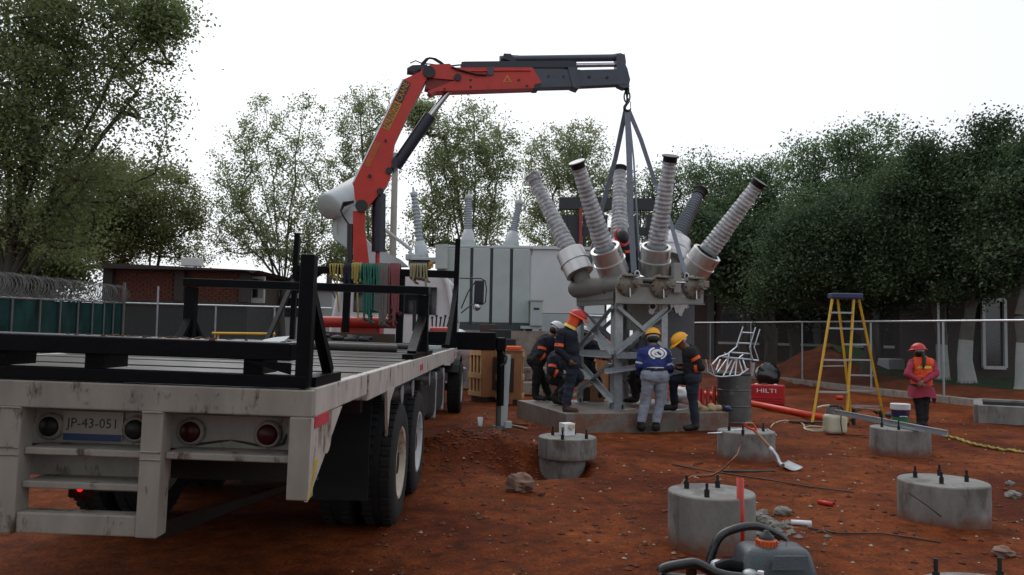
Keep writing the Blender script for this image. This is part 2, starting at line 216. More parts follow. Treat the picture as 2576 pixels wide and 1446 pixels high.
# ------------------------------------------------------------------ object helpers
ORG = {}
def tag(o, label=None, cat=None, group=None, kind=None):
    if label: o['label'] = label
    if cat: o['category'] = cat
    if group: o['group'] = group
    if kind: o['kind'] = kind
    return o
def thing(name, label, cat, loc, group=None, rot=None):
    o = bpy.data.objects.new(name, None); o.empty_display_size = .1; COL.objects.link(o); o.location = loc
    if rot: o.rotation_euler = rot; ORG[o] = V((0, 0, 0))
    else: ORG[o] = V(loc)
    return tag(o, label, cat, group)
class MB:
    def __init__(s): s.v = []; s.f = []; s.sm = []; s.mi = []
    def add(s, vs, fs, smooth=False, mi=0):
        b = len(s.v); s.v += [V(p) for p in vs]; s.f += [[i+b for i in f] for f in fs]; s.sm += [smooth]*len(fs); s.mi += [mi]*len(fs); return s
    def frame(s, o, X, Y, Z, mi=0):       # box from centre and three half-extent vectors
        vs = [o+X*a+Y*b+Z*c for a in (-1, 1) for b in (-1, 1) for c in (-1, 1)]
        fs = [(0, 1, 3, 2), (4, 6, 7, 5), (0, 4, 5, 1), (2, 3, 7, 6), (0, 2, 6, 4), (1, 5, 7, 3)]
        if X.cross(Y).dot(Z) < 0: fs = [f[::-1] for f in fs]
        return s.add(vs, fs, False, mi)
    def box(s, c, sz, yaw=0.0, mi=0):
        c = V(c); ca, sa = math.cos(yaw), math.sin(yaw)
        return s.frame(c, V((ca, sa, 0))*(sz[0]/2), V((-sa, ca, 0))*(sz[1]/2), V((0, 0, sz[2]/2)), mi)
    def beam(s, p0, p1, w, h, up=V((0, 0, 1)), mi=0):
        p0, p1 = V(p0), V(p1); d = p1-p0; x = d.cross(up)
        if x.length < 1e-6: x = d.cross(V((0, 1, 0)))
        x.normalize(); y = x.cross(d).normalized()
        return s.frame((p0+p1)/2, d/2, x*(w/2), y*(h/2), mi)
    def angle(s, p0, p1, w, t, a, b, mi=0):   # rolled steel angle: two thin legs along directions a and b
        p0, p1 = V(p0), V(p1); d = p1-p0; a = (a-d.normalized()*a.dot(d.normalized())).normalized(); b = (b-d.normalized()*b.dot(d.normalized())).normalized()
        s.frame((p0+p1)/2+a*(w/2), d/2, a*(w/2), b*(t/2), mi); s.frame((p0+p1)/2+b*(w/2+t*.51), d/2, a*(t/2), b*(w/2), mi); return s
    def tube(s, pts, r, n=8, closed=False, cap=True, mi=0, flat=None):
        pts = [V(p) for p in pts]; m = len(pts); rs = r if isinstance(r, (list, tuple)) else [r]*m; vs = []; fs = []; x = None
        for i, p in enumerate(pts):
            t = (pts[(i+1) % m]-pts[i-1]) if closed else (pts[min(i+1, m-1)]-pts[max(i-1, 0)])
            if t.length < 1e-9: t = V((0, 0, 1))
            t.normalize()
            if x is None: x = t.cross(V((.31, .22, .93)) if abs(t.z) < .9 else V((0, 1, 0)))
            x = x-t*x.dot(t); x.normalize(); y = t.cross(x)
            for k in range(n):
                a = 2*math.pi*k/n; vs.append(p+(x*math.cos(a)+y*math.sin(a)*(flat or 1))*rs[i])
        for i in range(m if closed else m-1):
            j = (i+1) % m
            for k in range(n): fs.append((i*n+k, i*n+(k+1) % n, j*n+(k+1) % n, j*n+k))
        s.add(vs, fs, True, mi)
        if cap and not closed: s.add(vs[:n][::-1], [tuple(range(n))], False, mi); s.add(vs[-n:], [tuple(range(n))], False, mi)
        return s
    def lathe(s, p, ax, prof, n=20, mi=0, cap=True, smooth=True, a0=0, a1=2*math.pi, xr=None, sharp=False):
        if sharp:
            for i in range(len(prof)-1): s.lathe(p, ax, prof[i:i+2], n, mi, False, smooth, a0, a1, xr)
            return s
        p = V(p); ax = V(ax).normalized(); x = V(xr) if xr else ax.cross(V((0, 1, 0)) if abs(ax.y) < .9 else V((1, 0, 0)))
        x = (x-ax*x.dot(ax)).normalized(); y = ax.cross(x); full = abs(a1-a0) > 6.28; vs = []; fs = []; c = n if full else n+1
        for t, r in prof:
            for k in range(c):
                a = a0+(a1-a0)*k/n; vs.append(p+ax*t+(x*math.cos(a)+y*math.sin(a))*r)
        for i in range(len(prof)-1):
            for k in range(n):
                k2 = (k+1) % c; fs.append((i*c+k, i*c+k2, (i+1)*c+k2, (i+1)*c+k))
        s.add(vs, fs, smooth, mi)
        if cap and full:
            if prof[0][1] > 1e-4: s.add(vs[:c][::-1], [tuple(range(c))], False, mi)
            if prof[-1][1] > 1e-4: s.add(vs[-c:], [tuple(range(c))], False, mi)
        return s
    def cyl(s, p0, p1, r0, r1=None, n=14, mi=0, cap=True):
        p0, p1 = V(p0), V(p1); return s.lathe(p0, p1-p0, [(0, r0), ((p1-p0).length, r0 if r1 is None else r1)], n, mi, cap)
    def ball(s, c, r, nu=12, nv=8, mi=0, jit=0.0, X=None, Y=None, Z=None, sd=0):
        c = V(c); r = V(r) if hasattr(r, '__len__') else V((r, r, r)); X = X or V((1, 0, 0)); Y = Y or V((0, 1, 0)); Z = Z or V((0, 0, 1)); vs = []; fs = []
        for i in range(nv+1):
            th = math.pi*i/nv
            for k in range(nu):
                ph = 2*math.pi*k/nu; d = V((math.sin(th)*math.cos(ph), math.sin(th)*math.sin(ph), math.cos(th)))
                q = 1+jit*noise.noise(d*1.7+V((sd*3.3, sd*1.9, 0))) if jit else 1
                vs.append(c+(X*d.x*r.x+Y*d.y*r.y+Z*d.z*r.z)*q)
        for i in range(nv):
            for k in range(nu): fs.append((i*nu+k, (i+1)*nu+k, (i+1)*nu+(k+1) % nu, i*nu+(k+1) % nu))
        return s.add(vs, fs, True, mi)
    def prism(s, pts, off, mi=0):
        pts = [V(p) for p in pts]; off = V(off); n = len(pts); nn = V((0, 0, 0))
        for i in range(n): nn += (pts[i]-pts[0]).cross(pts[(i+1) % n]-pts[0])
        if nn.dot(off) > 0: pts = pts[::-1]
        s.add(pts, [tuple(range(n))], False, mi); s.add([p+off for p in pts][::-1], [tuple(range(n))], False, mi)
        s.add(pts+[p+off for p in pts], [(i, i+n, (i+1) % n+n, (i+1) % n) for i in range(n)], False, mi); return s
    def ribbon(s, pts, w, t, side, mi=0):
        pts = [V(p) for p in pts]; side = V(side)
        for a, b in zip(pts, pts[1:]):
            d = b-a; sd = (side-d.normalized()*side.dot(d.normalized())).normalized(); s.frame((a+b)/2, d*.503, sd*(w/2), d.normalized().cross(sd)*(t/2), mi)
        return s
    def build(s, name, m, parent=None, bevel=0.0, seg=2, keep_origin=False):
        me = bpy.data.meshes.new(name)
        if parent is not None: o0 = ORG[parent]
        elif keep_origin: o0 = V((0, 0, 0))
        else:
            a = np.array([tuple(p) for p in s.v]); o0 = V(((a[:, 0].min()+a[:, 0].max())/2, (a[:, 1].min()+a[:, 1].max())/2, a[:, 2].min()))
        me.from_pydata([tuple(p-o0) for p in s.v], [], s.f); me.polygons.foreach_set('use_smooth', s.sm)
        ms = m if isinstance(m, (list, tuple)) else [m]
        for x in ms: me.materials.append(MT[x] if isinstance(x, str) else x)
        if len(ms) > 1: me.polygons.foreach_set('material_index', s.mi)
        me.update(); o = bpy.data.objects.new(name, me); COL.objects.link(o)
        if parent is not None: o.parent = parent; ORG[o] = o0
        else: o.location = o0; ORG[o] = o0
        if bevel:
            b = o.modifiers.new('edge', 'BEVEL'); b.width = bevel; b.segments = seg; b.limit_method = 'ANGLE'; b.angle_limit = math.radians(40)
        return o
def copy_tree(o, parent=None, loc=None):
    c = o.copy(); COL.objects.link(c)
    if parent is not None: c.parent = parent
    if loc is not None: c.location = loc
    for ch in [x for x in o.children]: copy_tree(ch, c)
    return c
def text_mesh(txt, size, o, X, Y, m, name, parent, depth=.002, fit=None):
    cu = bpy.data.curves.new('txt', 'FONT'); cu.body = txt; cu.size = size; cu.align_x = 'CENTER'; cu.align_y = 'CENTER'; cu.resolution_u = 2
    to = bpy.data.objects.new('txt', cu); COL.objects.link(to); bpy.context.view_layer.update()
    me = bpy.data.meshes.new_from_object(to.evaluated_get(bpy.context.evaluated_depsgraph_get())); bpy.data.objects.remove(to)
    X = V(X).normalized(); Y = V(Y); Y = (Y-X*Y.dot(X)).normalized(); Z = X.cross(Y); xs = [v.co.x for v in me.vertices]; k = (fit/(max(xs)-min(xs))) if fit else 1
    b = MB(); vs = [V(o)+X*v.co.x*k+Y*v.co.y for v in me.vertices]; b.add([p+Z*depth for p in vs], [tuple(p.vertices) for p in me.polygons]); bpy.data.meshes.remove(me)
    return b.build(name, m, parent)
def np_mesh(name, verts, faces, m, parent=None, smooth=False, org=None):      # faces: (n,k) array
    me = bpy.data.meshes.new(name); nv, nf, k = len(verts), len(faces), faces.shape[1]; o0 = ORG[parent] if parent is not None else V(org or (0, 0, 0))
    me.vertices.add(nv); me.vertices.foreach_set('co', (verts-np.array(tuple(o0))).astype(np.float32).ravel()); me.loops.add(nf*k); me.loops.foreach_set('vertex_index', faces.astype(np.int32).ravel())
    me.polygons.add(nf); me.polygons.foreach_set('loop_start', np.arange(0, nf*k, k, dtype=np.int32)); me.polygons.foreach_set('loop_total', np.full(nf, k, np.int32))
    me.polygons.foreach_set('use_smooth', np.full(nf, smooth)); me.materials.append(MT[m] if isinstance(m, str) else m); me.update(calc_edges=True); me.validate()
    o = bpy.data.objects.new(name, me); COL.objects.link(o)
    if parent is not None: o.parent = parent
    else: o.location = o0
    ORG[o] = o0; return o
# ================================================================== ground
def axis_lines(a, b, lo, hi, step):
    mid = list(np.arange(lo, hi, step)); L = []; x = lo; d = step
    while x > a: d *= 1.25; x -= d; L.append(max(x, a))
    R = []; x = hi; d = step
    while x < b: d *= 1.25; x += d; R.append(min(x, b))
    return np.array(L[::-1]+mid+R)
gx = axis_lines(-260, 260, -6, 12.5, .085); gy = axis_lines(-60, 420, 2.6, 22, .085)
gv = np.array([(x, y, hgt(x, y)) for y in gy for x in gx]); nx = len(gx)
ii, jj = np.meshgrid(np.arange(len(gy)-1), np.arange(nx-1), indexing='ij'); q = (ii*nx+jj).ravel()
go = np_mesh('ground', gv, np.stack([q, q+1, q+nx+1, q+nx], 1), 'soil', smooth=True); tag(go, kind='structure')
def scatter(name, n, zone, smin, smax, m, sd, flat=.6, pw=2.2):
    rg = np.random.default_rng(sd); octa = np.array([(1, 0, 0), (0, 1, 0), (-1, 0, 0), (0, -1, 0), (0, 0, 1), (0, 0, -1.0)]); oct_f = np.array([(0, 1, 4), (1, 2, 4), (2, 3, 4), (3, 0, 4), (1, 0, 5), (2, 1, 5), (3, 2, 5), (0, 3, 5)])
    vs = []; fs = []
    for i in range(n):
        x, y = zone(rg); s = smin+(smax-smin)*rg.random()**pw; a = rg.random()*6.28; ca, sa = math.cos(a), math.sin(a)
        o = octa*(1+.45*(rg.random((6, 3))-.5))*np.array([s, s*(.6+.5*rg.random()), s*flat])
        o = np.stack([o[:, 0]*ca-o[:, 1]*sa, o[:, 0]*sa+o[:, 1]*ca, o[:, 2]], 1)+np.array([x, y, hgt(x, y)+s*flat*.35]); vs.append(o); fs.append(oct_f+6*i)
    return tag(np_mesh(name, np.concatenate(vs), np.concatenate(fs), m), kind='stuff')
def zone_open(rg):
    while True:
        y = 2.9+13*rg.random()**1.6; x = -1.0+(y*.62+.6+1.0)*rg.random()
        if abs(x-.1) > 9: continue
        return x, y
def zone_pile(rg): return -.42+.55*rg.standard_normal(), 9.75+.42*rg.standard_normal()
def zone_rubble(rg): return 2.0+.16*rg.standard_normal()+.12, 6.55+.22*rg.standard_normal()
scatter('pebbles', 1000, zone_open, .005, .026, 'pebble', 3, pw=3)
cl = scatter('soil_clods', 4200, zone_open, .006, .036, 'clod', 4, pw=3); 
scatter('soil_clods', 1100, zone_pile, .006, .034, 'clod', 5, pw=3.2)
scatter('rubble_gravel', 160, zone_rubble, .010, .05, 'rubble', 6, pw=1.6)
# ================================================================== trees
def leaves(name, pts, nrm_bias, size, m, parent, rg):
    n = len(pts); d = rg.standard_normal((n, 3)); d[:, 2] = np.abs(d[:, 2])*.9+nrm_bias; d /= np.linalg.norm(d, axis=1, keepdims=True)
    r = rg.standard_normal((n, 3)); a = np.cross(d, r); a /= np.linalg.norm(a, axis=1, keepdims=True)+1e-9; b = np.cross(d, a)
    L = (size*(.65+.7*rg.random(n)))[:, None]; Wd = L*.30
    v = np.stack([pts-a*L*.5, pts+b*Wd-d*L*.06, pts+a*L*.5, pts-b*Wd-d*L*.06], 1).reshape(-1, 3)
    return np_mesh(name, v, np.arange(4*n).reshape(-1, 4), m, parent)
def tree(label, base, fork, blobs, natt, nleaf, lsize, r0, bark, leaf, sd, sig=.34, white=None, group='trees round the building site', stems=1, spread=.5):
    rg = np.random.default_rng(sd); base = np.array(tuple(base)); t = thing('tree', label, 'tree', V(base), group)
    w = np.array([b[2] if len(b) > 2 else b[1][0]*b[1][1]*b[1][2] for b in blobs], float); w /= w.sum(); A = []
    for i in rg.choice(len(blobs), natt, p=w):
        c, r = np.array(blobs[i][0]), np.array(blobs[i][1]); d = rg.standard_normal(3); d /= np.linalg.norm(d); A.append(c+d*r*(rg.random()**.38))
    A = np.array(A); top = base+np.array([0, 0, fork]); P = [base]; par = [-1]
    for k in range(1, 4): P.append(base+(top-base)*k/3+np.array([rg.normal(0, .04), rg.normal(0, .04), 0])*min(1, fork/2)); par.append(len(P)-2)
    trunk_n = len(P); cap = trunk_n+natt*2+len(blobs)*9+8; X = np.empty((cap, 3)); X[:trunk_n] = P; c = trunk_n
    for bl in blobs:                    # one ascending limb into each lobe of the crown
        ce, r_ = np.array(bl[0]), np.array(bl[1]); st = trunk_n-1-int(rg.random() < .35 and fork > 1.2); o = X[st].copy(); tg = ce+np.array([rg.normal(0, .2)*r_[0], rg.normal(0, .2)*r_[1], .55*r_[2]]); L = np.linalg.norm(tg-o)
        ctl = o+(tg-o)*np.array([.42, .42, .40])+np.array([0, 0, .13*L]); prev = st
        for q in range(1, 9):
            f = q/8; X[c] = o*(1-f)**2+2*ctl*f*(1-f)+tg*f*f+rg.normal(0, .022, 3)*L*.25*(q < 8); par.append(prev); prev = c; c += 1
    limb_n = c
    for a in A[np.argsort(((A-top)**2).sum(1))]:
        d = X[:c]-a; dd = np.sqrt((d*d).sum(1))+np.maximum(0, d[:, 2]+.05)*1.4+.15*np.sqrt((d[:, :2]**2).sum(1)); dd[:trunk_n-1] += 3; k = int(dd.argmin()); L = np.sqrt((d[k]**2).sum())
        if L > .8:
            X[c] = X[k]+(a-X[k])*.5+np.array([0, 0, -.06*L])+rg.normal(0, .04, 3)*L; par.append(k); k = c; c += 1
        X[c] = a; par.append(k); c += 1
    cnt = np.ones(c)
    for i in range(c-1, 0, -1): cnt[par[i]] += cnt[i]
    rad = np.maximum(.008, r0*(cnt/cnt[0])**.52); rad[:trunk_n] = r0*np.array([1.18, 1.0, .95, .93]); mb = MB(); mw = MB()
    mb.tube([V(x) for x in X[:trunk_n]], [float(r) for r in rad[:trunk_n]], 12)
    if white:
        ps = [base-np.array([0, 0, .1])]; rs = [rad[0]*1.22+.006]
        for f in np.linspace(0, 1, 9):
            z = base[2]+white*f; q = min(2.999, (z-base[2])/max(.01, fork)*3); k_ = int(q); ps.append(X[k_]+(X[k_+1]-X[k_])*(q-k_)); rs.append(rad[k_]+(rad[k_+1]-rad[k_])*(q-k_)+.006+.05*max(0, .3-f))
        mw.tube([V(p) for p in ps], [float(r) for r in rs], 14)
    for i in range(trunk_n, c):
        p = par[i]; rb = min(rad[p], rad[i]*1.5); mb.cyl(V(X[p]), V(X[i]), rb, rad[i], 7 if rad[i] > .05 else 4, cap=False)
    mb.build('trunk', bark, t)
    if mw.v: mw.build('painted_trunk_base', 'whitewash', t)
    tips = X[limb_n:c]; pp = X[np.array(par)[limb_n:c]]
    k = rg.integers(0, len(tips), nleaf); s = sig*(.55+.9*rg.random(len(tips)))[k]; f = (rg.random(nleaf)**.6)[:, None]*1.15
    pts = pp[k]+(tips[k]-pp[k])*f+rg.standard_normal((nleaf, 3))*s[:, None]*np.array([1, 1, .8]); leaves('crown', pts, .25, lsize, leaf, t, rg); return t
def pb(u, v, Y, ru, rv, ry=None, w=None):      # crown lobe measured in the photo
    k = Y/2000.0; p = at(u, v, Y); r = (ru*k, ry if ry else ru*k*.9, rv*k); return (tuple(p), r, w) if w else (tuple(p), r)
Y = 22.0
tree('tall dark tree at the left edge rising behind the razor wire', G(34, 0, 0) if False else V((-13.9, Y, 0)), 2.6, [pb(-60, 120, Y, 260, 330), pb(60, 250, Y, 200, 220), pb(110, 560, Y, 130, 70), pb(190, 600, Y, 90, 50), pb(-40, 610, Y, 90, 60), pb(150, 90, Y, 220, 240), pb(300, 60, Y, 170, 150), pb(330, 270, Y, 130, 110), pb(60, 430, Y, 220, 200), pb(410, 40, Y, 60, 50, w=6), pb(250, 420, Y, 190, 120), pb(-250, 300, Y, 200, 300)], 1000, 92000, .105, .24, 'bark', 'leaf_left', 11, sig=.30)
Y = 34.0
tree('dense olive tree overhanging the flat roof of the brick hut', V((-16.5, Y+2, 0)), 1.8, [pb(390, 520, Y, 115, 110), pb(250, 510, Y, 150, 120), pb(430, 610, Y, 75, 50), pb(130, 590, Y, 150, 90), pb(290, 620, Y, 110, 45)], 560, 80000, .115, .2, 'bark', 'leaf_olive', 12, sig=.30)
tree('low bushy tree in the dip between left fence and brick hut', V((-16.5, 29, 0)), .8, [pb(120, 660, 29, 110, 70), pb(40, 700, 29, 110, 80), pb(200, 690, 29, 60, 60), pb(-60, 680, 29, 100, 120)], 340, 40000, .12, .16, 'bark', 'leaf_left', 13, sig=.32)
Y = 33.0
tree('loose multi stemmed tree standing between brick hut and crane', V((-9.55, Y, 0)), 3.3, [pb(600, 420, Y, 70, 130), pb(680, 330, Y, 70, 120), pb(770, 330, Y, 55, 110), pb(740, 480, Y, 100, 110), pb(640, 540, Y, 80, 80), pb(800, 560, Y, 70, 90), pb(690, 600, Y, 110, 60), pb(590, 520, Y, 70, 80), pb(760, 640, Y, 100, 40), pb(540, 600, Y, 60, 70), pb(860, 640, Y, 50, 60, w=4)], 480, 27000, .105, .14, 'bark_grey', 'leaf_ash', 14, sig=.20)
tree('pale slender tree showing just left of the crane boom', V((-6.2, 36, 0)), 3.0, [pb(900, 330, 36, 70, 110), pb(940, 260, 36, 50, 60), pb(870, 470, 36, 60, 120), pb(960, 430, 36, 50, 110), pb(910, 590, 36, 90, 70)], 300, 17500, .105, .13, 'bark_grey', 'leaf_ash', 15, sig=.20)
tree('full pale tree framed under the horizontal crane boom', V((-1.6, 32, 0)), 2.8, [pb(1110, 400, 32, 70, 120), pb(1200, 340, 32, 90, 90), pb(1180, 470, 32, 100, 110), pb(1270, 400, 32, 50, 80), pb(1100, 560, 32, 80, 90), pb(1240, 570, 32, 80, 80), pb(1060, 290, 32, 30, 40, w=3)], 500, 33000, .105, .16, 'bark_grey', 'leaf_ash', 16, sig=.22)
tree('round topped tree behind the black gantry and white wall', V((2.6, 35, 0)), 2.8, [pb(1400, 400, 35, 80, 90), pb(1470, 360, 35, 60, 70), pb(1360, 510, 35, 60, 90), pb(1480, 480, 35, 90, 90), pb(1420, 590, 35, 110, 60), pb(1560, 480, 35, 50, 60)], 420, 28000, .105, .16, 'bark_grey', 'leaf_ash', 17, sig=.22)
tree('pale tree just behind the bushing marked three', V((7.2, 36, 0)), 2.6, [pb(1630, 480, 36, 55, 60), pb(1700, 445, 36, 50, 50), pb(1680, 550, 36, 100, 80), pb(1770, 500, 36, 60, 80)], 300, 15500, .11, .15, 'bark_grey', 'leaf_right', 18, sig=.24)
tree('light green tree above the bushing marked one', V((10.0, 34, .3)), 2.4, [pb(1775, 425, 34, 55, 55), pb(1850, 455, 34, 55, 60), pb(1915, 440, 34, 50, 50), pb(1850, 540, 34, 110, 90), pb(1960, 480, 34, 60, 90)], 440, 25000, .11, .17, 'bark_grey', 'leaf_right', 19, sig=.24)
tree('dusky tree with low limbs behind the drum and tray pieces', V((10.6, 32.5, .3)), 1.6, [pb(1830, 650, 32, 110, 80), pb(1920, 620, 32, 90, 90), pb(1780, 600, 32, 90, 70), pb(1900, 720, 32, 90, 40)], 280, 19000, .17, .24, 'bark', 'leaf_dark', 20, sig=.28)
tree('tall dark tree with a separate rounded top against the sky', V((14.2, 31, .3)), 2.4, [pb(2130, 365, 31, 50, 50), pb(2215, 335, 31, 45, 45), pb(2180, 450, 31, 95, 70), pb(2020, 415, 31, 60, 65), pb(2080, 540, 31, 120, 90)], 440, 36000, .115, .22, 'bark', 'leaf_right', 21, sig=.28)
tree('dark leafy tree right behind the yellow stepladder', V((11.6, 26, .4)), 1.9, [pb(2060, 590, 26, 80, 70), pb(2150, 540, 26, 80, 70), pb(2000, 680, 26, 110, 80), pb(2120, 680, 26, 130, 80), pb(2060, 610, 26, 130, 90), pb(1930, 740, 26, 60, 50), pb(2180, 740, 26, 120, 40)], 560, 98000, .098, .2, 'bark', 'leaf_dark', 22, sig=.26)
tree('forked dark tree with whitewashed base behind the woman', G(2344, 985) if False else V((13.25, 24.5, .4)), 1.35, [pb(2335, 385, 24, 60, 55), pb(2290, 455, 24, 80, 70), pb(2380, 480, 24, 110, 90), pb(2270, 560, 24, 110, 110), pb(2390, 640, 24, 150, 90), pb(2280, 690, 24, 110, 60)], 560, 98000, .098, .165, 'bark_grey', 'leaf_dark', 23, sig=.26, white=1.0)
tree('dark tree with thick whitewashed trunk right of the woman', V((13.1, 22.9, .4)), 1.75, [pb(2440, 400, 23, 60, 60), pb(2500, 350, 23, 60, 50), pb(2500, 500, 23, 150, 120), pb(2480, 640, 23, 140, 80), pb(2420, 720, 23, 90, 30)], 540, 94000, .098, .19, 'bark_grey', 'leaf_dark', 24, sig=.26, white=1.15)
tree('dark tree at the right edge with its whitewashed trunk half cut off', V((13.25, 20.6, .4)), 1.8, [pb(2590, 360, 21, 70, 60), pb(2640, 500, 21, 150, 150), pb(2580, 640, 21, 120, 80), pb(2760, 420, 21, 150, 180)], 480, 74000, .098, .165, 'bark_grey', 'leaf_dark', 25, sig=.26, white=1.1)
tree('distant dark tree filling the gap behind the right hand row', V((19.5, 36, .3)), 2.2, [pb(2260, 470, 36, 100, 90), pb(2380, 480, 36, 110, 90), pb(2500, 460, 36, 100, 100), pb(2300, 600, 36, 180, 120), pb(2480, 620, 36, 180, 120)], 380, 30000, .19, .3, 'bark', 'leaf_dark', 26, sig=.55)
tree('distant dark tree behind the dirt mound', V((13.6, 38, .3)), 2.0, [pb(1980, 650, 38, 90, 70), pb(1900, 670, 38, 110, 70), pb(2060, 670, 38, 110, 80), pb(1980, 750, 38, 140, 45)], 300, 18000, .19, .26, 'bark', 'leaf_dark', 27, sig=.5)
# unseen trees added behind and beside the camera to shade this corner of the yard
_src = [o for o in bpy.data.objects if o.name.startswith('tree') and o.get('label', '').startswith(('dark leafy', 'tall dark tree with a sep'))]
for k, (x, y, lb) in enumerate(((-8.5, -6.5, 'unseen tree added for shade behind the camera on the left'), (.5, -8.0, 'unseen tree added for shade straight behind the camera'), (9.5, -7.5, 'unseen tree added for shade behind the camera on the right'), (-13.5, 1.5, 'unseen tree added for shade left of the camera beyond the truck'), (-4.5, -11, 'second unseen tree added for shade behind the camera on the left'), (5.5, -12, 'second unseen tree added for shade behind the camera on the right'))):
    c = copy_tree(_src[k % 2], loc=V((x, y, 0))); c['label'] = lb; c.rotation_euler = (0, 0, 1.3*k+.4); c.scale = (1.45, 1.45, 1.4)
# grass on the bank behind the fence
def grass():
    rg = np.random.default_rng(31); n = 15000; y = 16.5+14*rg.random(n); s = 2.3+5.0*rg.random(n)
    x = 14.66-.194*y+s*1.0187; keep = (y < 26)|(s > 4); x, y = x[keep], y[keep]; n = len(x)
    z = np.array([hgt(a, b) for a, b in zip(x, y)]); h = .06+.11*rg.random(n); a = rg.random(n)*6.28; w = .009; lean = rg.normal(0, .05, (n, 2))
    dx, dy = np.cos(a)*w, np.sin(a)*w; v = np.stack([np.stack([x-dx, y-dy, z-.02], 1), np.stack([x+dx, y+dy, z-.02], 1), np.stack([x+lean[:, 0], y+lean[:, 1], z+h], 1)], 1).reshape(-1, 3)
    tag(np_mesh('grass', v, np.arange(3*n).reshape(-1, 3), 'grass'), 'short dark grass growing on the bank behind the fence', 'grass', kind='stuff')
grass()
def grass_base():
    ys = np.arange(15, 34, .35); ss = np.arange(2.2, 9, .35); vs = [(14.66-.194*y+s*1.0187, y, hgt(14.66-.194*y+s*1.0187, y)+.012+.02*noise.noise(V((s*2, y*2, 0)))) for y in ys for s in ss]; n = len(ss)
    i, j = np.meshgrid(np.arange(len(ys)-1), np.arange(n-1), indexing='ij'); q = (i*n+j).ravel(); tag(np_mesh('lawn', np.array(vs), np.stack([q, q+1, q+n+1, q+n], 1), 'grass', smooth=True), kind='structure')
grass_base()
# ================================================================== right fence and kerb
def fpt(y, z=0.0, s=0.0): return V((14.66-.194*y+s*1.0187, y, z))
kb = MB()
for y0 in np.arange(15.6, 46, 1.02): kb.frame(fpt(y0+.5, .045, .06), (fpt(y0+1)-fpt(y0))*.5*(.996), V((1, .19, 0)).normalized()*.11, V((0, 0, .11)))
tag(kb.build('kerb', 'kerb', keep_origin=True, bevel=.012), kind='structure')
fr = thing('chain_link_fence', 'silver chain link fence with a top rail along the right side', 'fence', fpt(24), 'fences round the site')
m = MB(); m.tube([fpt(y, 2.0+.0055*(y-17)) for y in np.arange(15.6, 46, 1.5)], .030, 8); m.build('top_rail', 'galv_bright', fr)
post = None
for y in (17.2, 19.9, 22.7, 26.2, 29.6, 33.0, 36.5, 40.0, 43.5):
    if post is None:
        m = MB(); m.cyl((0, 0, 0), (0, 0, 2.0), .028, n=10); post = m.build('post', 'galv', None, keep_origin=True); post.parent = fr; c = post
    else: c = post.copy(); COL.objects.link(c)
    p = fpt(y, .05)-ORG[fr]; c.location = p; c.scale = (1, 1, (1.95+.0055*(y-17))/2.0)
m = MB(); y0, y1, z0, z1, st = 15.6, 45.0, .12, 2.0, .075; L = (y1-y0)*1.0187; nn = int((L+2)/st)
for sgn in (1, -1):
    for k in range(nn):
        s0 = -1.9+k*st if sgn > 0 else k*st; a, b = s0, s0+sgn*1.88; za, zb = z0, z1
        lo, hi = 0.0, 1.0
        f = lambda q: (fpt(y0+(a+(b-a)*q)/1.0187, za+(zb-za)*q))
        qs = sorted([(0-a)/(b-a), (L-a)/(b-a)]); lo, hi = max(0, qs[0]), min(1, qs[1])
        if hi-lo < .02: continue
        p, q = f(lo), f(hi); d = V((.98, .19, 0))*.0012; e = (q-p).cross(d).normalized()*.0012
        m.add([p+d, p-d+e, p-d-e, q+d, q-d+e, q-d-e], [(0, 1, 4, 3), (1, 2, 5, 4), (2, 0, 3, 5)])
tag(m.build('chain_link_mesh', 'wire', fr), kind='stuff')
# ================================================================== left fences
la, lb = V((-9.6, 12.2, 0)), V((-11.76, 24.0, 0))
fl = thing('security_fence', 'fence with green privacy mesh and coiled razor wire at the left', 'fence', la, 'fences round the site'); dl = (lb-la)
lz = lambda t: 2.0+.22*t
m = MB(); m.tube([la+dl*t+V((0, 0, lz(t))) for t in np.linspace(0, 1, 8)], .026, 8); m.build('top_rail', 'galv', fl)
m = MB(); g_ = []
NS = 40
for i in range(NS+1):
    t = i/NS; w = .03*math.sin(i*1.9); g_.append(la+dl*t+V((w, 0, .05))); g_.append(la+dl*t+V((w*.7, 0, lz(t)-.03)))
m.add(g_, [(2*i, 2*i+2, 2*i+3, 2*i+1) for i in range(NS)]); m.add([p+V((-.006, 0, 0)) for p in g_], [(2*i+1, 2*i+3, 2*i+2, 2*i) for i in range(NS)]); m.build('privacy_mesh', 'green_mesh', fl)
for t in (.03, .14, .26, .36, .48, .58, .68, .77, .85, .92, 1.0):
    m = MB(); p = la+dl*t; m.cyl(p+V((.05, 0, 0)), p+V((.05, 0, lz(t)+(.62 if t == 1 else .0))), .024 if t < 1 else .045, n=8); m.build('post', 'wire', fl)
m = MB()
for ph, rr, sg in ((0, .24, 1), (1.2, .24, -1)):
    pts = []
    for k in range(int(78*14)):
        t = k/(78*14); a = sg*k*2*math.pi/14+ph; c = la+dl*t+V((0, 0, lz(t)+.26)); r = rr*(1+.10*math.sin(k*.37)); pts.append(c+V((math.cos(a)*r*.98, math.cos(a)*r*.18, math.sin(a)*r)))
    m.tube(pts, .0050, 4, cap=False)
m.build('razor_wire_coil', 'wire', fl)
fb = thing('chain_link_fence', 'low grey fence with pale rail crossing behind the flatbed', 'fence', lb, 'fences round the site'); la2, lb2 = lb+V((.1, .02, 0)), V((-3.0, 25.2, 0)); d2 = lb2-la2
m = MB(); m.tube([la2+V((0, 0, 2.22)), lb2+V((0, 0, 2.18))], .028, 8); m.build('top_rail', 'galv_bright', fb)
for t in (.105, .30, .5, .7, .9):
    m = MB(); m.cyl(la2+d2*t, la2+d2*t+V((0, 0, 2.22 if t > .11 else 2.75)), .03, n=8); m.build('post', 'galv', fb)
m = MB()
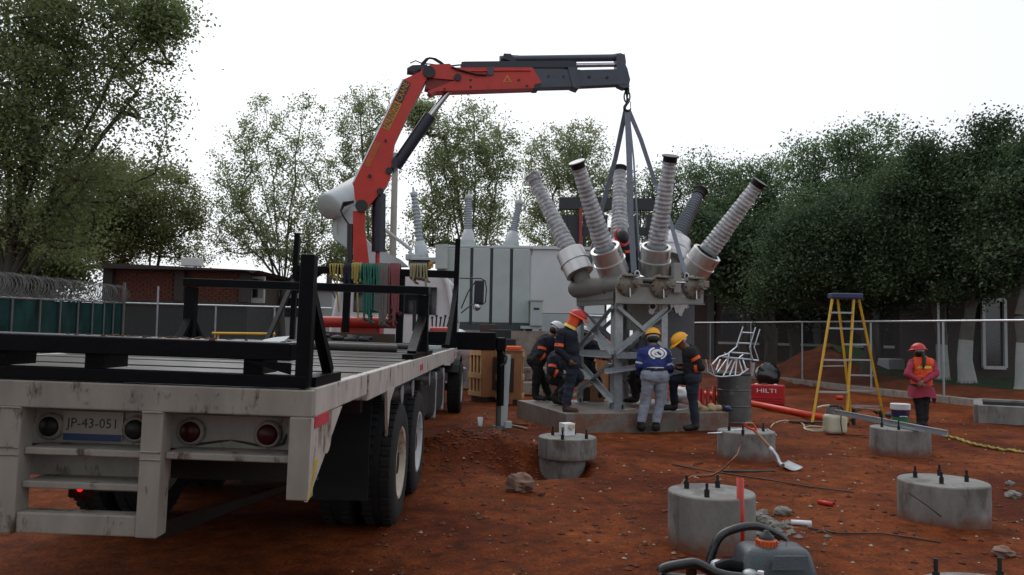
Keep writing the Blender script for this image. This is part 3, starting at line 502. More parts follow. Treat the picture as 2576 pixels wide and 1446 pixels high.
for sgn in (1, -1):
    for k in range(150):
        s0 = -2.1+k*.075; a, b = (s0, s0+2.1) if sgn > 0 else (s0+2.1, s0); L = d2.length; q = sorted([(0-a)/(b-a), (L-a)/(b-a)]); lo, hi = max(0, q[0]), min(1, q[1])
        if hi-lo < .02: continue
        p, r = [la2+d2.normalized()*(a+(b-a)*x)+V((0, 0, .1+2.1*x)) for x in (lo, hi)]; d = V((0, 1, 0))*.0016; e = (r-p).cross(d).normalized()*.0016
        m.add([p+d, p-d+e, p-d-e, r+d, r-d+e, r-d-e], [(0, 1, 4, 3), (1, 2, 5, 4), (2, 0, 3, 5)])
tag(m.build('chain_link_mesh', 'wire', fb), kind='stuff')
# ================================================================== brick hut at left
Yb = 29.0
bh = thing('brick_building', 'small red brick hut with a dark flat concrete roof', 'hut', (-12.2, Yb+2, 0), 'buildings beyond the fences')
xl, xr = at(272, 700, Yb).x, at(622, 700, Yb).x; zt = at(440, 680, Yb).z; zb = at(440, 757, Yb).z
m = MB(); m.box(((xl+xr)/2, Yb+2.03, (zt+zb)/2), (xr-xl, 4, zt-zb)); m.build('wall', 'mortar', bh)
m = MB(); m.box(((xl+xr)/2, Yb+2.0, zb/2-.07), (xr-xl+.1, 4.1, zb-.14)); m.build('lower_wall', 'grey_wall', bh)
m = MB(); m.box(((xl+xr)/2, Yb+1.95, zb-.07), (xr-xl+.16, 4.16, .14)); m.build('sill_band', 'dark_conc', bh)
r0, r1 = at(246, 660, Yb-.5), at(652, 680, Yb-.5)
m = MB(); m.prism([r0, r1, r1+V((-.25, 0, -.10)), V((xr+.1, Yb-.5, zt)), V((xl-.1, Yb-.5, zt)), r0+V((.2, 0, -.12))], (0, 5, 0)); m.build('roof', 'dark_conc', bh)
xc = at(456, 700, Yb).x
for x in (xl+.06, xc, xr-.06):
    m = MB(); m.box((x, Yb-.02, (zt+zb)/2), (.34, .3, zt-zb)); m.build('column', 'dark_conc', bh)
bm0 = None; rows = int((zt-zb)/.088)
for i in range(rows):
    x = xl+.26+(.14 if i % 2 else 0)
    while x < xr-.3:
        if abs(x+.12-xc) > .29:
            if bm0 is None:
                m = MB(); m.box((0, 0, 0), (.245, .06, .068)); bm0 = m.build('brick', 'brick', None, keep_origin=True); bm0.parent = bh; c = bm0
            else: c = bm0.copy(); COL.objects.link(c)
            c.location = V((x+.12, Yb+.015+random.uniform(-.006, .006), zb+.05+i*.088))-ORG[bh]
        x += .265
m = MB(); a, b = at(634, 695, Yb+.4), at(664, 762, Yb+.4); m.box(((a.x+b.x)/2, Yb+.45, (a.z+b.z)/2), (b.x-a.x, .12, a.z-b.z)); w = m.build('window', 'frame_pale', bh)
m = MB(); m.box(((a.x+b.x)/2, Yb+.385, (a.z*.55+b.z*.45)), ((b.x-a.x)*.8, .03, (a.z-b.z)*.7)); m.build('pane', 'dark_glass', w)
a, b = at(458, 650, Yb+.6), at(503, 671, Yb+.6); m = MB(); m.box(((a.x+b.x)/2, Yb+.7, (a.z+b.z)/2+.02), (b.x-a.x, .45, a.z-b.z)); ro = m.build('roof_box', 'white', bevel=.02); tag(ro, 'small white box standing on the flat roof of the brick hut', 'box')
# pale low shed seen past the hut, between the trees
a, b = at(668, 728, 34), at(835, 778, 34); ps = thing('shed', 'pale low shed glimpsed past the brick hut', 'shed', (a.x+1, 35.5, 0), 'buildings beyond the fences')
m = MB(); m.box(((a.x+b.x)/2, 35.5, (a.z)/2), (b.x-a.x, 3, a.z)); m.build('wall', 'white_wall', ps)
m = MB(); m.box(((a.x+b.x)/2, 35.45, a.z+.06), (b.x-a.x+.3, 3.3, .12)); m.build('roof', 'dark_conc', ps)
m = MB(); m.box((a.x+1.0, 33.98, a.z-.75), (.9, .06, .8)); m.build('window', 'dark_glass', ps)
# yellow barrier
a, b = at(534, 838, 21), at(692, 840, 21); yb = thing('barrier', 'yellow horizontal pipe barrier seen beyond the flatbed', 'barrier', (a.x+.7, 21, 0))
m = MB(); m.tube([a, b], .035, 10); m.build('rail', 'ladder_y', yb)
for k in (.08, .9):
    p = a.lerp(b, k); m = MB(); m.cyl((p.x, p.y+.06, 0), (p.x, p.y+.06, p.z), .03, n=8); m.build('post', 'ladder_y', yb)
# ================================================================== white building behind the transformer
Yw = 27.0
wb = thing('white_building', 'plain pale building behind transformer and circuit breaker', 'building', (1.9, Yw+3, 0), 'buildings beyond the fences'); a, b = at(1336, 626, Yw), at(1522, 626, Yw); zm = at(1430, 788, Yw).z
m = MB(); m.box(((a.x+b.x)/2-.6, Yw+3, (a.z+zm)/2), (b.x-a.x+1.2, 6, a.z-zm)); m.build('wall', 'white_wall', wb)
m = MB(); m.box(((a.x+b.x)/2-.6, Yw+3, zm/2-.01), (b.x-a.x+1.28, 6.08, zm-.02)); m.build('wall_base', 'blue_wall', wb)
m = MB(); m.box(((a.x+b.x)/2-.6, Yw+3, a.z+.05), (b.x-a.x+1.36, 6.16, .10)); m.build('roof_edge', 'white_wall', wb)
m = MB(); m.tube([V((b.x-1.0, Yw-.08, zm-.05)), V((b.x+.1, Yw-.08, zm-.09))], .05, 8); m.build('wall_pipe', 'galv_bright', wb)
# ================================================================== black gantry
Yg = 31.0; zg = zoomed(2000, 550, 2.066)
gn = thing('steel_gantry', 'black steel gantry frame standing behind the pale building', 'gantry', (3.6, Yg, 0)); m = MB(); m.beam(zg(488, 545, Yg), zg(1265, 555, Yg), .35, .46); m.build('top_beam', 'gantry', gn)
m = MB(); m.beam(zg(490, 775, Yg), zg(1260, 775, Yg), .2, .3); m.build('middle_beam', 'gantry', gn)
m = MB(); m.beam(zg(1120, 790, Yg+1.5), zg(1600, 800, Yg+1.5), .3, .14); m.build('platform_edge', 'galv', gn)
for x, w in ((513, .42), (612, .5), (700, .12), (870, .16), (1130, .18), (1240, .3)):
    p = zg(x, 560, Yg); m = MB(); m.box((p.x, Yg+.02, p.z/2-.2), (w, .3, p.z-.4)); m.build('post', 'gantry', gn)
p = zg(668, 600, Yg-.4); m = MB(); m.box((p.x, Yg-.4, p.z-1.6), (.11, .12, 3.4)); m.build('red_strip', 'strip_red', gn)
m = MB()
for k in range(5): m.beam(zg(720+k*110, 590, Yg+.1), zg(720+k*110, 770, Yg+.1), .05, .05)
tag(m.build('railing_bars', 'gantry', gn), kind='stuff')
# ================================================================== brick building behind the right hand trees
A_, B_ = V((9.5, 43, 0)), V((26, 27, 0)); du = (B_-A_).normalized(); dn = V((-du.y, du.x, 0)); 
if dn.y > 0: dn = -dn
rb = thing('brick_building', 'long brick building coloured dark as in shade with window sills behind the dark trees', 'building', (A_+B_)/2, 'buildings beyond the fences'); Lr = (B_-A_).length
def wbox(mb, s0, s1, z0, z1, d0, d1):
    c = A_+du*((s0+s1)/2)+dn*((d0+d1)/2)+V((0, 0, (z0+z1)/2)); mb.frame(c, du*((s1-s0)/2), dn*((d1-d0)/2), V((0, 0, (z1-z0)/2)))
m = MB(); wbox(m, 0, Lr, 0, 4.6, -6, 0); m.build('wall', 'brick_shaded', rb)
m = MB(); wbox(m, -.3, Lr+.3, 4.6, 4.85, -6.3, 1.4); m.build('roof', 'dark_conc', rb)
for k in range(7):
    s = 1.5+k*3.2; m = MB(); wbox(m, s-.2, s+.2, 0, 4.59, 0.003, .14); m.build('pilaster', 'dark_conc', rb)
    m = MB(); wbox(m, s+.55, s+2.65, 1.25, 2.9, .003, .05); w = m.build('window', 'dark_glass', rb); m = MB(); wbox(m, s+.45, s+2.75, 1.12, 1.24, .003, .16); m.build('sill', 'frame_pale', w)
    m = MB(); wbox(m, s+1.58, s+1.64, 1.26, 2.89, .051, .07); m.build('mullion', 'gantry', w)
pd = at(2500, 880, 24.5); dk = thing('glazed_door', 'dark glazed doorway with a pale frame at the far right', 'doorway', (pd.x, 24.5, .4))
zz = zoomed(3400, 1150, 2.629); tl, br = zz(1400, 125, 24.5), zz(1640, 845, 24.5)
m = MB(); m.box(((tl.x+br.x)/2, 24.6, (tl.z+br.z)/2), (br.x-tl.x, .05, tl.z-br.z)); m.build('pane', 'dark_glass', dk)
for p, q in (((br.x, tl.z), (br.x, br.z)), ((tl.x, br.z), (br.x, br.z)), ((tl.x, tl.z), (br.x, tl.z)), ((tl.x, tl.z), (tl.x, br.z))):
    m = MB(); m.beam((p[0], 24.52, p[1]), (q[0], 24.52, q[1]), .09, .1); m.build('frame', 'frame_pale', dk)
m = MB(); m.box(((tl.x+br.x)/2+.3, 26.2, 1.9), (3.2, 3.0, 3.4)); m.build('porch_wall', 'brick_shaded', dk)
p = zz(325, 830, 27.5); lp = thing('lamp_post', 'dark slim post on a white concrete footing behind the ladder', 'post', (p.x, p.y, .45)); m = MB(); m.cyl((p.x, p.y, .4), (p.x, p.y, 6.3), .09, .07, 10); m.build('pole', 'gantry', lp)
m = MB(); m.box((p.x+.05, p.y-.3, .62), (.85, .8, .5), yaw=.5); m.build('footing', 'offwhite', lp, bevel=.03)
p = zz(930, 250, 23.5); m = MB(); m.cyl((p.x, p.y, .4), (p.x, p.y, zz(930, 150, 23.5).z), .035, n=8); tag(m.build('thin_pole', 'offwhite'), 'thin white pole rising behind the fence by the woman', 'pole')
p = at(988, 640, 24.0); m = MB(); m.cyl((p.x, p.y, 0), (p.x, p.y, at(988, 385, 24).z), .12, .09, 12); tag(m.build('concrete_pole', 'concrete_pole'), 'plain beige concrete pole behind the crane ram', 'pole')
# low concrete pit wall at right
q0 = gnd(2462, 1062); lw = thing('concrete_pit', 'low rectangular concrete pit wall at the right edge', 'pit wall', (q0.x+1.3, q0.y+.3, 0)); zt = .33; wx, dx_ = V((.90, -.43, 0)), V((.50, .866, 0))
for a_, b_ in ((q0, q0+wx*2.6), (q0+dx_*1.9, q0+dx_*1.9+wx*2.6), (q0+dx_*.08, q0+dx_*1.82), (q0+wx*2.6+dx_*.08, q0+wx*2.6+dx_*1.82)):
    m = MB(); m.beam(V((a_.x, a_.y, zt/2-.05)), V((b_.x, b_.y, zt/2-.05)), .16, zt+.1); m.build('side_wall', 'concrete', lw, bevel=.012)
m = MB(); c_ = q0+wx*1.3+dx_*.95; m.frame(V((c_.x, c_.y, .27)), wx*1.25, dx_*.85, V((0, 0, .01))); m.build('cover_plate', 'black_steel', lw)
# ================================================================== flatbed truck (built in its own axes: x right, y forward from the rear edge)
T0 = V((-2.14, 3.43, 0)); LEAN = (0, .018, 0); HW = 1.27; DZ = 1.31; LEN = 9.15
tr = thing('flatbed_truck', 'old cream flatbed truck with black tandem wheels at the left', 'truck', T0, rot=LEAN)
def tb(name, m, boxes, parent=tr, bevel=0.0):
    b = MB()
    for c, s in boxes: b.box(c, s)
    return b.build(name, m, parent, bevel=bevel)
# deck planks, laid across
for k in range(40):
    w = LEN/40; b = MB(); b.box((0, .06+w*(k+.5)*(LEN-.08)/LEN, DZ-.022+.004*math.sin(k*2.3)), (HW*2-.10, w-.012, .04)); b.build('plank', 'plank', tr)
tb('deck_frame', 'chassis', [((0, LEN/2+.1, DZ-.12), (HW*2-.3, LEN-.5, .12))])
for sx in (-1, 1):        # side rails in two lengths, with a step at the joint
    for y0, y1, h in ((.064, 1.30, .125), (1.345, LEN, .165)):
        b = MB(); x = sx*(HW-.025); b.box((x, (y0+y1)/2, DZ-h/2+.003), (.05, y1-y0, h)); b.box((x-sx*.0355, (y0+y1)/2, DZ-h+.012), (.07, y1-y0, .018)); o = b.build('side_rail', 'truck_side', tr, bevel=.006)
    b = MB(); b.prism([(sx*(HW+.004), 2.08, DZ-.15), (sx*(HW+.004), 2.45, DZ-.15), (sx*(HW+.004), 2.24, DZ-.24), (sx*(HW+.004), 2.18, DZ-.48)], (-sx*.02, 0, 0)); b.build('fender_bracket', 'truck_side', tr)
    for y, l in ((.18, .26), (4.15, .2), (8.55, .12)):
        b = MB(); b.box((sx*(HW+.003), y, DZ-.085 if y > 1 else DZ-.145), (.006, l, .055 if y > 1 else .05)); b.build('reflector', 'reflect_red', tr)
    for y in (.42, 3.05, 3.75, 5.2):
        b = MB(); b.cyl((sx*(HW-.18), y, DZ-.255), (sx*(HW-.03), y, DZ-.255), .058, n=14); b.cyl((sx*(HW-.03), y, DZ-.255), (sx*(HW-.02), y, DZ-.255), .078, n=14); b.box((sx*(HW-.1), y, DZ-.18), (.12, .05, .10)); b.build('strap_winch', 'truck_side' if y < 1 else 'galv', tr)
# rear face: top beam, posts, ledges, panels
tb('rear_beam', 'truck_white', [((0, .03, DZ-.06), (HW*2, .06, .115))], bevel=.006)
for k, x in enumerate((-HW+.046, -.62, -.015, .592, HW-.046)):
    low = .66 if k in (1, 2, 3) else .84; w = .092
    tb('rear_post', 'truck_white', [((x, .045, (DZ-.118+low)/2), (w, .10, DZ-.118-low))], bevel=.006)
for k, (x0, x1) in enumerate(((-HW+.092, -.666), (-.574, -.061), (.031, .546), (.638, HW-.092))):
    c, w = (x0+x1)/2, x1-x0
    tb('lamp_panel', 'truck_white', [((c, .215, 1.115), (w+.0915, .02, .21))])
    b = MB(); b.prism([(x0+.001, .064, DZ-.112), (x0+.001, .215, DZ-.150), (x0+.001, .215, DZ-.125), (x0+.001, .064, DZ-.105)], (w-.002, 0, 0)); b.build('panel_lip', 'truck_white', tr)
    tb('rear_ledge', 'truck_white', [((c, .125, 1.005), (w-.004, .19, .03))], bevel=.005)
    if k in (1, 2):
        tb('lower_panel', 'truck_white', [((c, .205, .93), (w+.0915, .02, .115))]); tb('rear_ledge', 'truck_white', [((c, .115, .862), (w-.004, .17, .03))], bevel=.005)
        tb('bumper_beam', 'truck_white', [((c, .05, .705), (w-.002, .09, .088))], bevel=.006)
def rnd_lamp(name, x, z, r, m, ring):
    b = MB(); b.lathe((x, .204, z), (0, -1, 0), [(0, r+.016), (.016, r+.014), (.022, r+.004)], 24); o = b.build(name, 'truck_white', tr)
    b = MB(); b.lathe((x, .19, z), (0, -1, 0), [(0, r), (.012, r*.96), (.022, r*.7), (.026, .001)], 24); b.build('lens', m, o)
for x in (.682, 1.03): rnd_lamp('tail_lamp', x, 1.088, .048, 'lamp_red', 'chassis'); rnd_lamp('tail_lamp', -x, 1.088, .048, 'lamp_red', 'chassis')
for x in (.045, .432): rnd_lamp('work_lamp', x, 1.090, .046, 'lamp_dark', 'chassis')
b = MB(); b.box((.238, .196, 1.098), (.27, .006, .13)); npl = b.build('number_plate', 'plate_cream', tr)
text_mesh('JP-43-051', .062, (.238, .1925, 1.108), (1, 0, 0), (0, 0, 1), 'cap_dark', 'plate_lettering', npl, .001, fit=.225)
b = MB(); b.box((.238, .1915, 1.047), (.262, .003, .03)); b.build('plate_strip', 'plate_blue', npl)
b = MB(); b.box((.115, .36, .775), (.10, .05, .07)); ml_ = b.build('small_marker_lamp', 'lamp_red', tr, bevel=.01); b = MB(); b.ball((.125, .332, .785), .013, 10, 6); b.build('lit_bulb', 'lit_red', ml_)
for sx in (-1, 1):
    b = MB(); b.prism([(sx*(HW+.001), .0, DZ-.125), (sx*(HW+.001), .62, DZ-.125), (sx*(HW+.001), .30, 1.0), (sx*(HW+.001), .0, .835)], (-sx*.015, 0, 0)); b.build('corner_gusset', 'truck_side', tr)
    b = MB(); b.prism([(sx*(HW+.003), .0, .84), (sx*(HW+.003), .025, .845), (sx*(HW+.003), .16, 1.0), (sx*(HW+.003), .10, 1.0)], (-sx*.003, 0, 0)); b.build('edge_stripe', 'yellow_stripe', tr)
    b = MB(); b.prism([(sx*.60, .10, .70), (sx*1.20, .42, .86), (sx*1.20, .46, .84), (sx*.60, .14, .62)], (0, .04, 0)); b.build('underrun_brace', 'chassis', tr)
# weld beads and bolts on the tail frame
for x in (-.62, -.015, .592):
    for z in (DZ-.119, 1.022, .99):
        b = MB(); b.tube([(x-.044, -.006, z), (x, -.0075, z+.001), (x+.044, -.006, z)], .004, 5); b.build('weld_bead', 'truck_white', tr)
for x in (-.34, .30, .86):
    for dz in (.03, .085):
        b = MB(); b.cyl((x, .002, DZ-dz), (x, -.006, DZ-dz), .008, n=6); b.build('bolt_head', 'truck_white', tr)
b = MB(); b.tube([(.70, .20, 1.03), (.86, .21, 1.055), (1.03, .20, 1.03), (1.10, .19, 1.05), (1.13, .24, 1.15)], .006, 6); b.build('lamp_cable', 'hose', tr)
# chassis
for sx in (-1, 1):
    tb('chassis_rail', 'chassis', [((sx*.43, 6.6, 1.0), (.08, 11.4, .26))])
for y in (1.0, 2.1, 4.0, 5.6, 7.4, 8.8): tb('cross_member', 'chassis', [((0, y, 1.06), (HW*2-.35, .09, .13))])
tb('rear_cross_sheet', 'chassis', [((0, .6, .98), (2.2, .02, .36))])
for sx in (-1, 1):
    b = MB(); b.box((sx*1.0, 6.95, .78), (.42, 1.9, .56)); b.build('fuel_tank', 'chassis', tr, bevel=.10, seg=3)
    for y in (6.4, 7.5):
        b = MB(); b.box((sx*1.0, y, .78), (.44, .05, .58)); b.build('tank_strap', 'galv', tr, bevel=.10, seg=3)
    tb('battery_box', 'chassis', [((sx*1.0, 5.3, .83), (.4, .7, .42))], bevel=.03)
tb('gearbox', 'chassis', [((0, 8.4, .75), (.6, 1.2, .5))], bevel=.08)
# wheels
def wheel(x, y, sx, rimm, dual):
    R_ = .49; b = MB(); prof = [(-.125, .30), (-.135, .36), (-.13, .43), (-.115, .472), (-.10, R_), (.10, R_), (.115, .472), (.13, .43), (.135, .36), (.125, .30)]
    c = V((x, y, R_-.01)); hub = MB(); hub.cyl(c+V((sx*.02, 0, 0)), c+V((sx*.10, 0, 0)), .11, .09, 16); o = hub.build('wheel', 'chassis', tr)
    b.lathe(c, (sx, 0, 0), prof, 40, cap=False)
    for k in range(40):
        a = 2*math.pi*k/40; q = V((0, math.cos(a), math.sin(a))); tq = V((0, -math.sin(a), math.cos(a)))
        for s2 in (-1, 1): b.frame(c+q*(R_+.002)+V((s2*.07, 0, 0)), V((.034, 0, 0)), tq*.024, q*.009)
    b.build('tyre', 'rubber', o)
    d = .06 if not dual else -.05
    r = MB(); r.lathe(c, (sx, 0, 0), [(-.12, .295), (.118, .30), (.128, .285), (.115, .262), (d, .24), (d-.02, .17), (d+.02, .13), (d+.02, .02)], 32, cap=False); r.build('rim', rimm, o)
    for k in range(8):
        a = 2*math.pi*k/8; n_ = MB(); p = c+V((sx*(d-.008), .205*math.cos(a), .205*math.sin(a))); n_.cyl(p, p+V((sx*.03, 0, 0)), .014, n=6); n_.build('wheel_nut', 'chassis', o)
for sx in (-1, 1):
    for y, rm in ((3.20, 'rim_rust'), (4.47, 'rim')):
        wheel(sx*(HW-.155), y, sx, rm, True); wheel(sx*(HW-.48), y, sx, rm, False)
    wheel(sx*1.06, 12.15, sx, 'rim', False)
for y in (3.20, 4.47, 12.15):
    b = MB(); b.cyl((-.95, y, .48), (.95, y, .48), .07, n=10); b.ball((0, y, .48), .2, 12, 8); b.build('axle', 'chassis', tr)
for sx in (-1, 1):
    b = MB(); b.tube([(sx*.5, 2.8, .62), (sx*.5, 3.5, .72), (sx*.5, 3.83, .76), (sx*.5, 4.2, .72), (sx*.5, 4.8, .62)], .05, 6); b.build('leaf_spring', 'chassis', tr)
for sx in (-1, 1):
    b = MB(); pts = [V((sx*.85, 2.60+.02*math.sin(k*.9), DZ-.17-.095*k)) for k in range(10)]; b.ribbon(pts, .46, .012, (1, 0, 0)); b.build('mud_flap', 'rubber', tr)
# cab
b = MB(); yc = 10.9
sec = [(-1.04, .95), (-1.06, 1.75), (-.99, 2.42), (-.84, 2.60), (.84, 2.60), (.99, 2.42), (1.06, 1.75), (1.04, .95)]
b.prism([(x, yc, z) for x, z in sec], (0, 1.75, 0)); cabo = b.build('cab', 'cab_white', tr, bevel=.05, seg=3)
b = MB(); b.box((0, yc-.012, 2.10), (1.5, .03, .50)); b.build('rear_window', 'dark_glass', cabo, bevel=.03)
for sx in (-1, 1):
    b = MB(); b.prism([(sx*1.052, yc+.25, 1.72), (sx*1.052, yc+1.5, 1.72), (sx*1.01, yc+1.25, 2.35), (sx*1.01, yc+.3, 2.35)], (sx*.012, 0, 0)); b.build('side_window', 'dark_glass', cabo)
    b = MB(); b.tube([(sx*.86, yc-.06, 2.56), (sx*.95, yc-.07, 2.40), (sx*1.03, yc-.07, 2.0), (sx*1.10, yc-.06, 1.55), (sx*1.13, yc-.05, 1.2)], .045, 8); b.build('corner_fairing', 'cab_white', cabo)
b = MB(); b.prism([(0, yc+1.7, 1.0), (0, yc+1.7, 1.88), (0, yc+2.9, 1.62), (0, yc+3.25, 1.4), (0, yc+3.3, .75), (0, yc+1.7, .75)], (.78, 0, 0)); b.prism([(0, yc+1.7, 1.0), (0, yc+1.7, 1.88), (0, yc+2.9, 1.62), (0, yc+3.25, 1.4), (0, yc+3.3, .75), (0, yc+1.7, .75)], (-.78, 0, 0)); b.build('hood', 'cab_white', tr, bevel=.04)
for sx in (-1, 1):
    b = MB(); b.ball((sx*1.02, 13.0, 1.28), (.28, .75, .34), 18, 10); b.build('front_fender', 'cab_white', tr)
    b = MB(); pts = [V((sx*1.0, 12.15+.60*math.cos(a), .50+.60*math.sin(a))) for a in np.linspace(.3, math.pi-.5, 10)]; b.ribbon(pts, .3, .03, (1, 0, 0)); b.build('wheel_arch', 'chassis', tr)
    if sx > 0:
        zm_ = zoomed(1100, 950, 2.225); P = lambda x, y: zm_(x, y, 14.6)-T0
        b = MB(); b.tube([P(1620, 350), P(1700, 350), P(1810, 350), P(1850, 370), P(1862, 440), P(1855, 560), P(1830, 580), P(1780, 580)], .012, 6); b.tube([P(1640, 620), P(1700, 470), P(1760, 380)], .011, 6); b.tube([P(1640, 660), P(1700, 610), P(1760, 570)], .011, 6); mo = b.build('wing_mirror', 'tube_black', tr)
        p, q_ = P(1756, 365), P(1838, 575); b = MB(); b.box((p+q_)/2, (abs(q_.x-p.x), .06, abs(q_.z-p.z))); b.build('mirror_glass', 'cyl_black', mo, bevel=.02)
        mg_ = mo
        c = P(1780, 606); b = MB(); b.ball(c, (.07, .04, .07), 14, 8); b.build('round_mirror', 'chrome', mo)
b = MB(); x_ = zoomed(1100, 950, 2.225); p, q_ = x_(425, 345, 14.6)-T0, x_(500, 412, 14.6)-T0; b.box((p+q_)/2, (abs(q_.x-p.x)*.6, .06, abs(q_.z-p.z)*1.6)); b.tube([(p+q_)/2+V((0, 0, .1)), V((-1.04, (p.y+q_.y)/2, 2.2))], .012, 6); b.tube([(p+q_)/2+V((0, 0, -.1)), V((-1.04, (p.y+q_.y)/2, 1.9))], .012, 6); b.build('wing_mirror', 'tube_black', tr)
tb('front_bumper', 'galv', [((0, 14.25, .62), (2.3, .12, .3))], bevel=.03)
# ================================================================== black steel racks standing on the deck
YR = T0.y
def L_(u, v, Y): return at(u, v, Y)-T0            # measured point in truck axes (lean is under 2 cm)
k1 = thing('steel_rack', 'low black steel rack across the rear edge of the flatbed', 'rack', T0+V((0, 0, 0)), 'steel racks on the flatbed', rot=LEAN)
tb('base_beam', 'black_steel', [((0, .05, DZ+.030), (HW*2-.06, .09, .052))], k1, .004)
tb('top_beam', 'black_steel', [((-.03, .19, DZ+.155), (HW*2-.17, .30, .075))], k1, .005)
tb('wet_flange', 'wet_top', [((-.03, .19, DZ+.1945), (HW*2-.19, .29, .004))], k1)
for x in (-.98, -.15, .28, .98): tb('spacer_block', 'black_steel', [((x, .20, DZ+.0855), (.085, .22, .062))], k1)
for sx in (-1, 1):
    tb('corner_post', 'black_steel', [((sx*(HW-.055), .05, DZ+.297), (.062, .07, .58))], k1, .006)
    b = MB(); b.beam((sx*(HW-.055), .10, DZ+.42), (sx*(HW-.055), .52, DZ+.05), .045, .05); b.build('diagonal_brace', 'black_steel', k1)
    tb('side_foot', 'black_steel', [((sx*(HW-.05), .36, DZ+.026), (.075, .52, .044))], k1)
    b = MB(); b.prism([(sx*(HW-.11), .03, DZ+.11), (sx*(HW-.32), .03, DZ+.115), (sx*(HW-.11), .03, DZ-.0+.06)], (0, .02, 0)); b.build('gusset', 'black_steel', k1)
k2 = thing('steel_rack', 'middle black steel trestle with braced legs on the flatbed', 'rack', T0+V((0, 0, 0)), 'steel racks on the flatbed', rot=LEAN); y2 = 4.77
tb('top_bar', 'black_steel', [((0, y2, DZ+.670), (HW*2-.03, .20, .075))], k2, .005); tb('wet_flange', 'wet_top', [((0, y2, DZ+.7095), (HW*2-.05, .19, .004))], k2)
for sx in (-1, 1):
    x = sx*(HW-.07)
    tb('leg', 'black_steel', [((x, y2, DZ+.312), (.11, .10, .62))], k2, .005)
    b = MB(); b.beam((x, y2-.04, DZ+(.42 if sx > 0 else .28)), (x, y2-(.85 if sx > 0 else .3), DZ+.05), .08, .05); b.build('leg_brace', 'black_steel', k2)
    b = MB(); b.beam((x, y2+.04, DZ+.28), (x, y2+.3, DZ+.05), .08, .05); b.build('leg_brace', 'black_steel', k2)
    tb('foot', 'black_steel', [((x, y2-.25, DZ+.026), (.10, 1.75, .044))], k2)
k3 = thing('steel_rack', 'front black steel headache frame behind the truck cab with ropes over it', 'rack', T0+V((0, 0, 0)), 'steel racks on the flatbed', rot=LEAN); y3 = 8.78
tb('top_bar', 'black_steel', [((0, y3, DZ+1.13), (HW*2-.05, .10, .11))], k3, .005)
for sx in (-1, 1):
    x = sx*(HW-.03); tb('corner_post', 'black_steel', [((x, y3, DZ+.845), (.075, .09, 1.68))], k3, .005)
    b = MB(); b.beam((x, y3-.05, DZ+.95), (x, y3-1.25, DZ+.05), .06, .06); b.build('diagonal_brace', 'black_steel', k3)
    if sx < 0: b = MB(); b.prism([(x-sx*.04, y3, DZ+1.08), (x-sx*.42, y3, DZ+1.08), (x-sx*.04, y3, DZ+.75)], (0, .02, 0)); b.build('gusset', 'black_steel', k3)
for x in (-.43, .40): tb('middle_post', 'black_steel', [((x, y3, DZ+.54), (.10, .09, 1.06))], k3)
tb('base_bar', 'black_steel', [((0, y3, DZ+.03), (HW*2-.2, .10, .05))], k3)
# loose steel tubes and odds on the deck
zd = zoomed(1100, 950, 2.225)
for (x0, x1, y_, r, lb) in ((480, 1180, 5.55, .045, 'thick dark steel tube lying across the flatbed, nearer one'), (560, 1230, 7.1, .038, 'dark steel tube lying across the flatbed behind another tube')):
    b = MB(); z_ = DZ+r; b.cyl((-1.0, y_, z_), (.82, y_+.1, z_), r, n=10); o = b.build('steel_tube', 'roller', None, keep_origin=True); o.location = T0; o.rotation_euler = LEAN; tag(o, lb, 'tube', 'steel tubes on the flatbed')
b = MB(); b.box((.55, 7.55, DZ+.03), (1.2, .26, .05)); o = b.build('white_board', 'offwhite', None, keep_origin=True); o.location = T0; o.rotation_euler = LEAN; tag(o, 'white board lying flat on the deck below the ropes', 'board')
b = MB()
for k in range(40): b.ball((.55+random.gauss(0, .20), .19+random.gauss(0, .06), DZ+.196), (.006+.012*random.random(), .006+.008*random.random(), .005+.006*random.random()), 6, 4, jit=.5, sd=k)
o = b.build('soil_crumbs', 'soil_dark', None, keep_origin=True); o.location = T0; o.rotation_euler = LEAN; tag(o, 'dark crumbs of soil on the rear rack beam', 'soil', kind='stuff')
b = MB(); b.prism([(.98, .20, DZ+.198), (1.08, .18, DZ+.198), (1.09, .23, DZ+.218), (1.02, .25, DZ+.210)], (0, .02, .006)); o = b.build('plastic_scrap', 'offwhite', None, keep_origin=True); o.location = T0; o.rotation_euler = LEAN; tag(o, 'crumpled pale plastic scrap on the rear rack beam', 'scrap')
b = MB()
for k in range(14): b.ball((.05+.09*random.gauss(0, 1), 2.9+.16*random.gauss(0, 1), DZ+.03), (.035, .05, .012), 6, 4, jit=.6, sd=k)
o = b.build('leaf_litter', 'leaf_ash', None, keep_origin=True); o.location = T0; o.rotation_euler = LEAN; tag(o, 'small pale green leaves dropped on the wet planks', 'leaves', kind='stuff')
b = MB(); 
for k in range(30):
    b.ball((-.35+.34*random.gauss(0, 1), 8.1+.2*random.gauss(0, 1), DZ+.06+.07*random.random()), (.05+.05*random.random(), .06, .035), 7, 5, jit=.5, sd=k+60)
o = b.build('rag_heap', 'cap_dark', None, keep_origin=True); o.location = T0; o.rotation_euler = LEAN; tag(o, 'heap of dark rags and chain at the foot of the ropes', 'heap', kind='stuff')
b = MB(); b.box((-.20, 8.45, DZ+.10), (1.15, .16, .17)); o = b.build('timber_baulk', 'wood_dark', None, keep_origin=True); o.location = T0; o.rotation_euler = LEAN; tag(o, 'dark timber baulk lying at the foot of the ropes', 'timber')
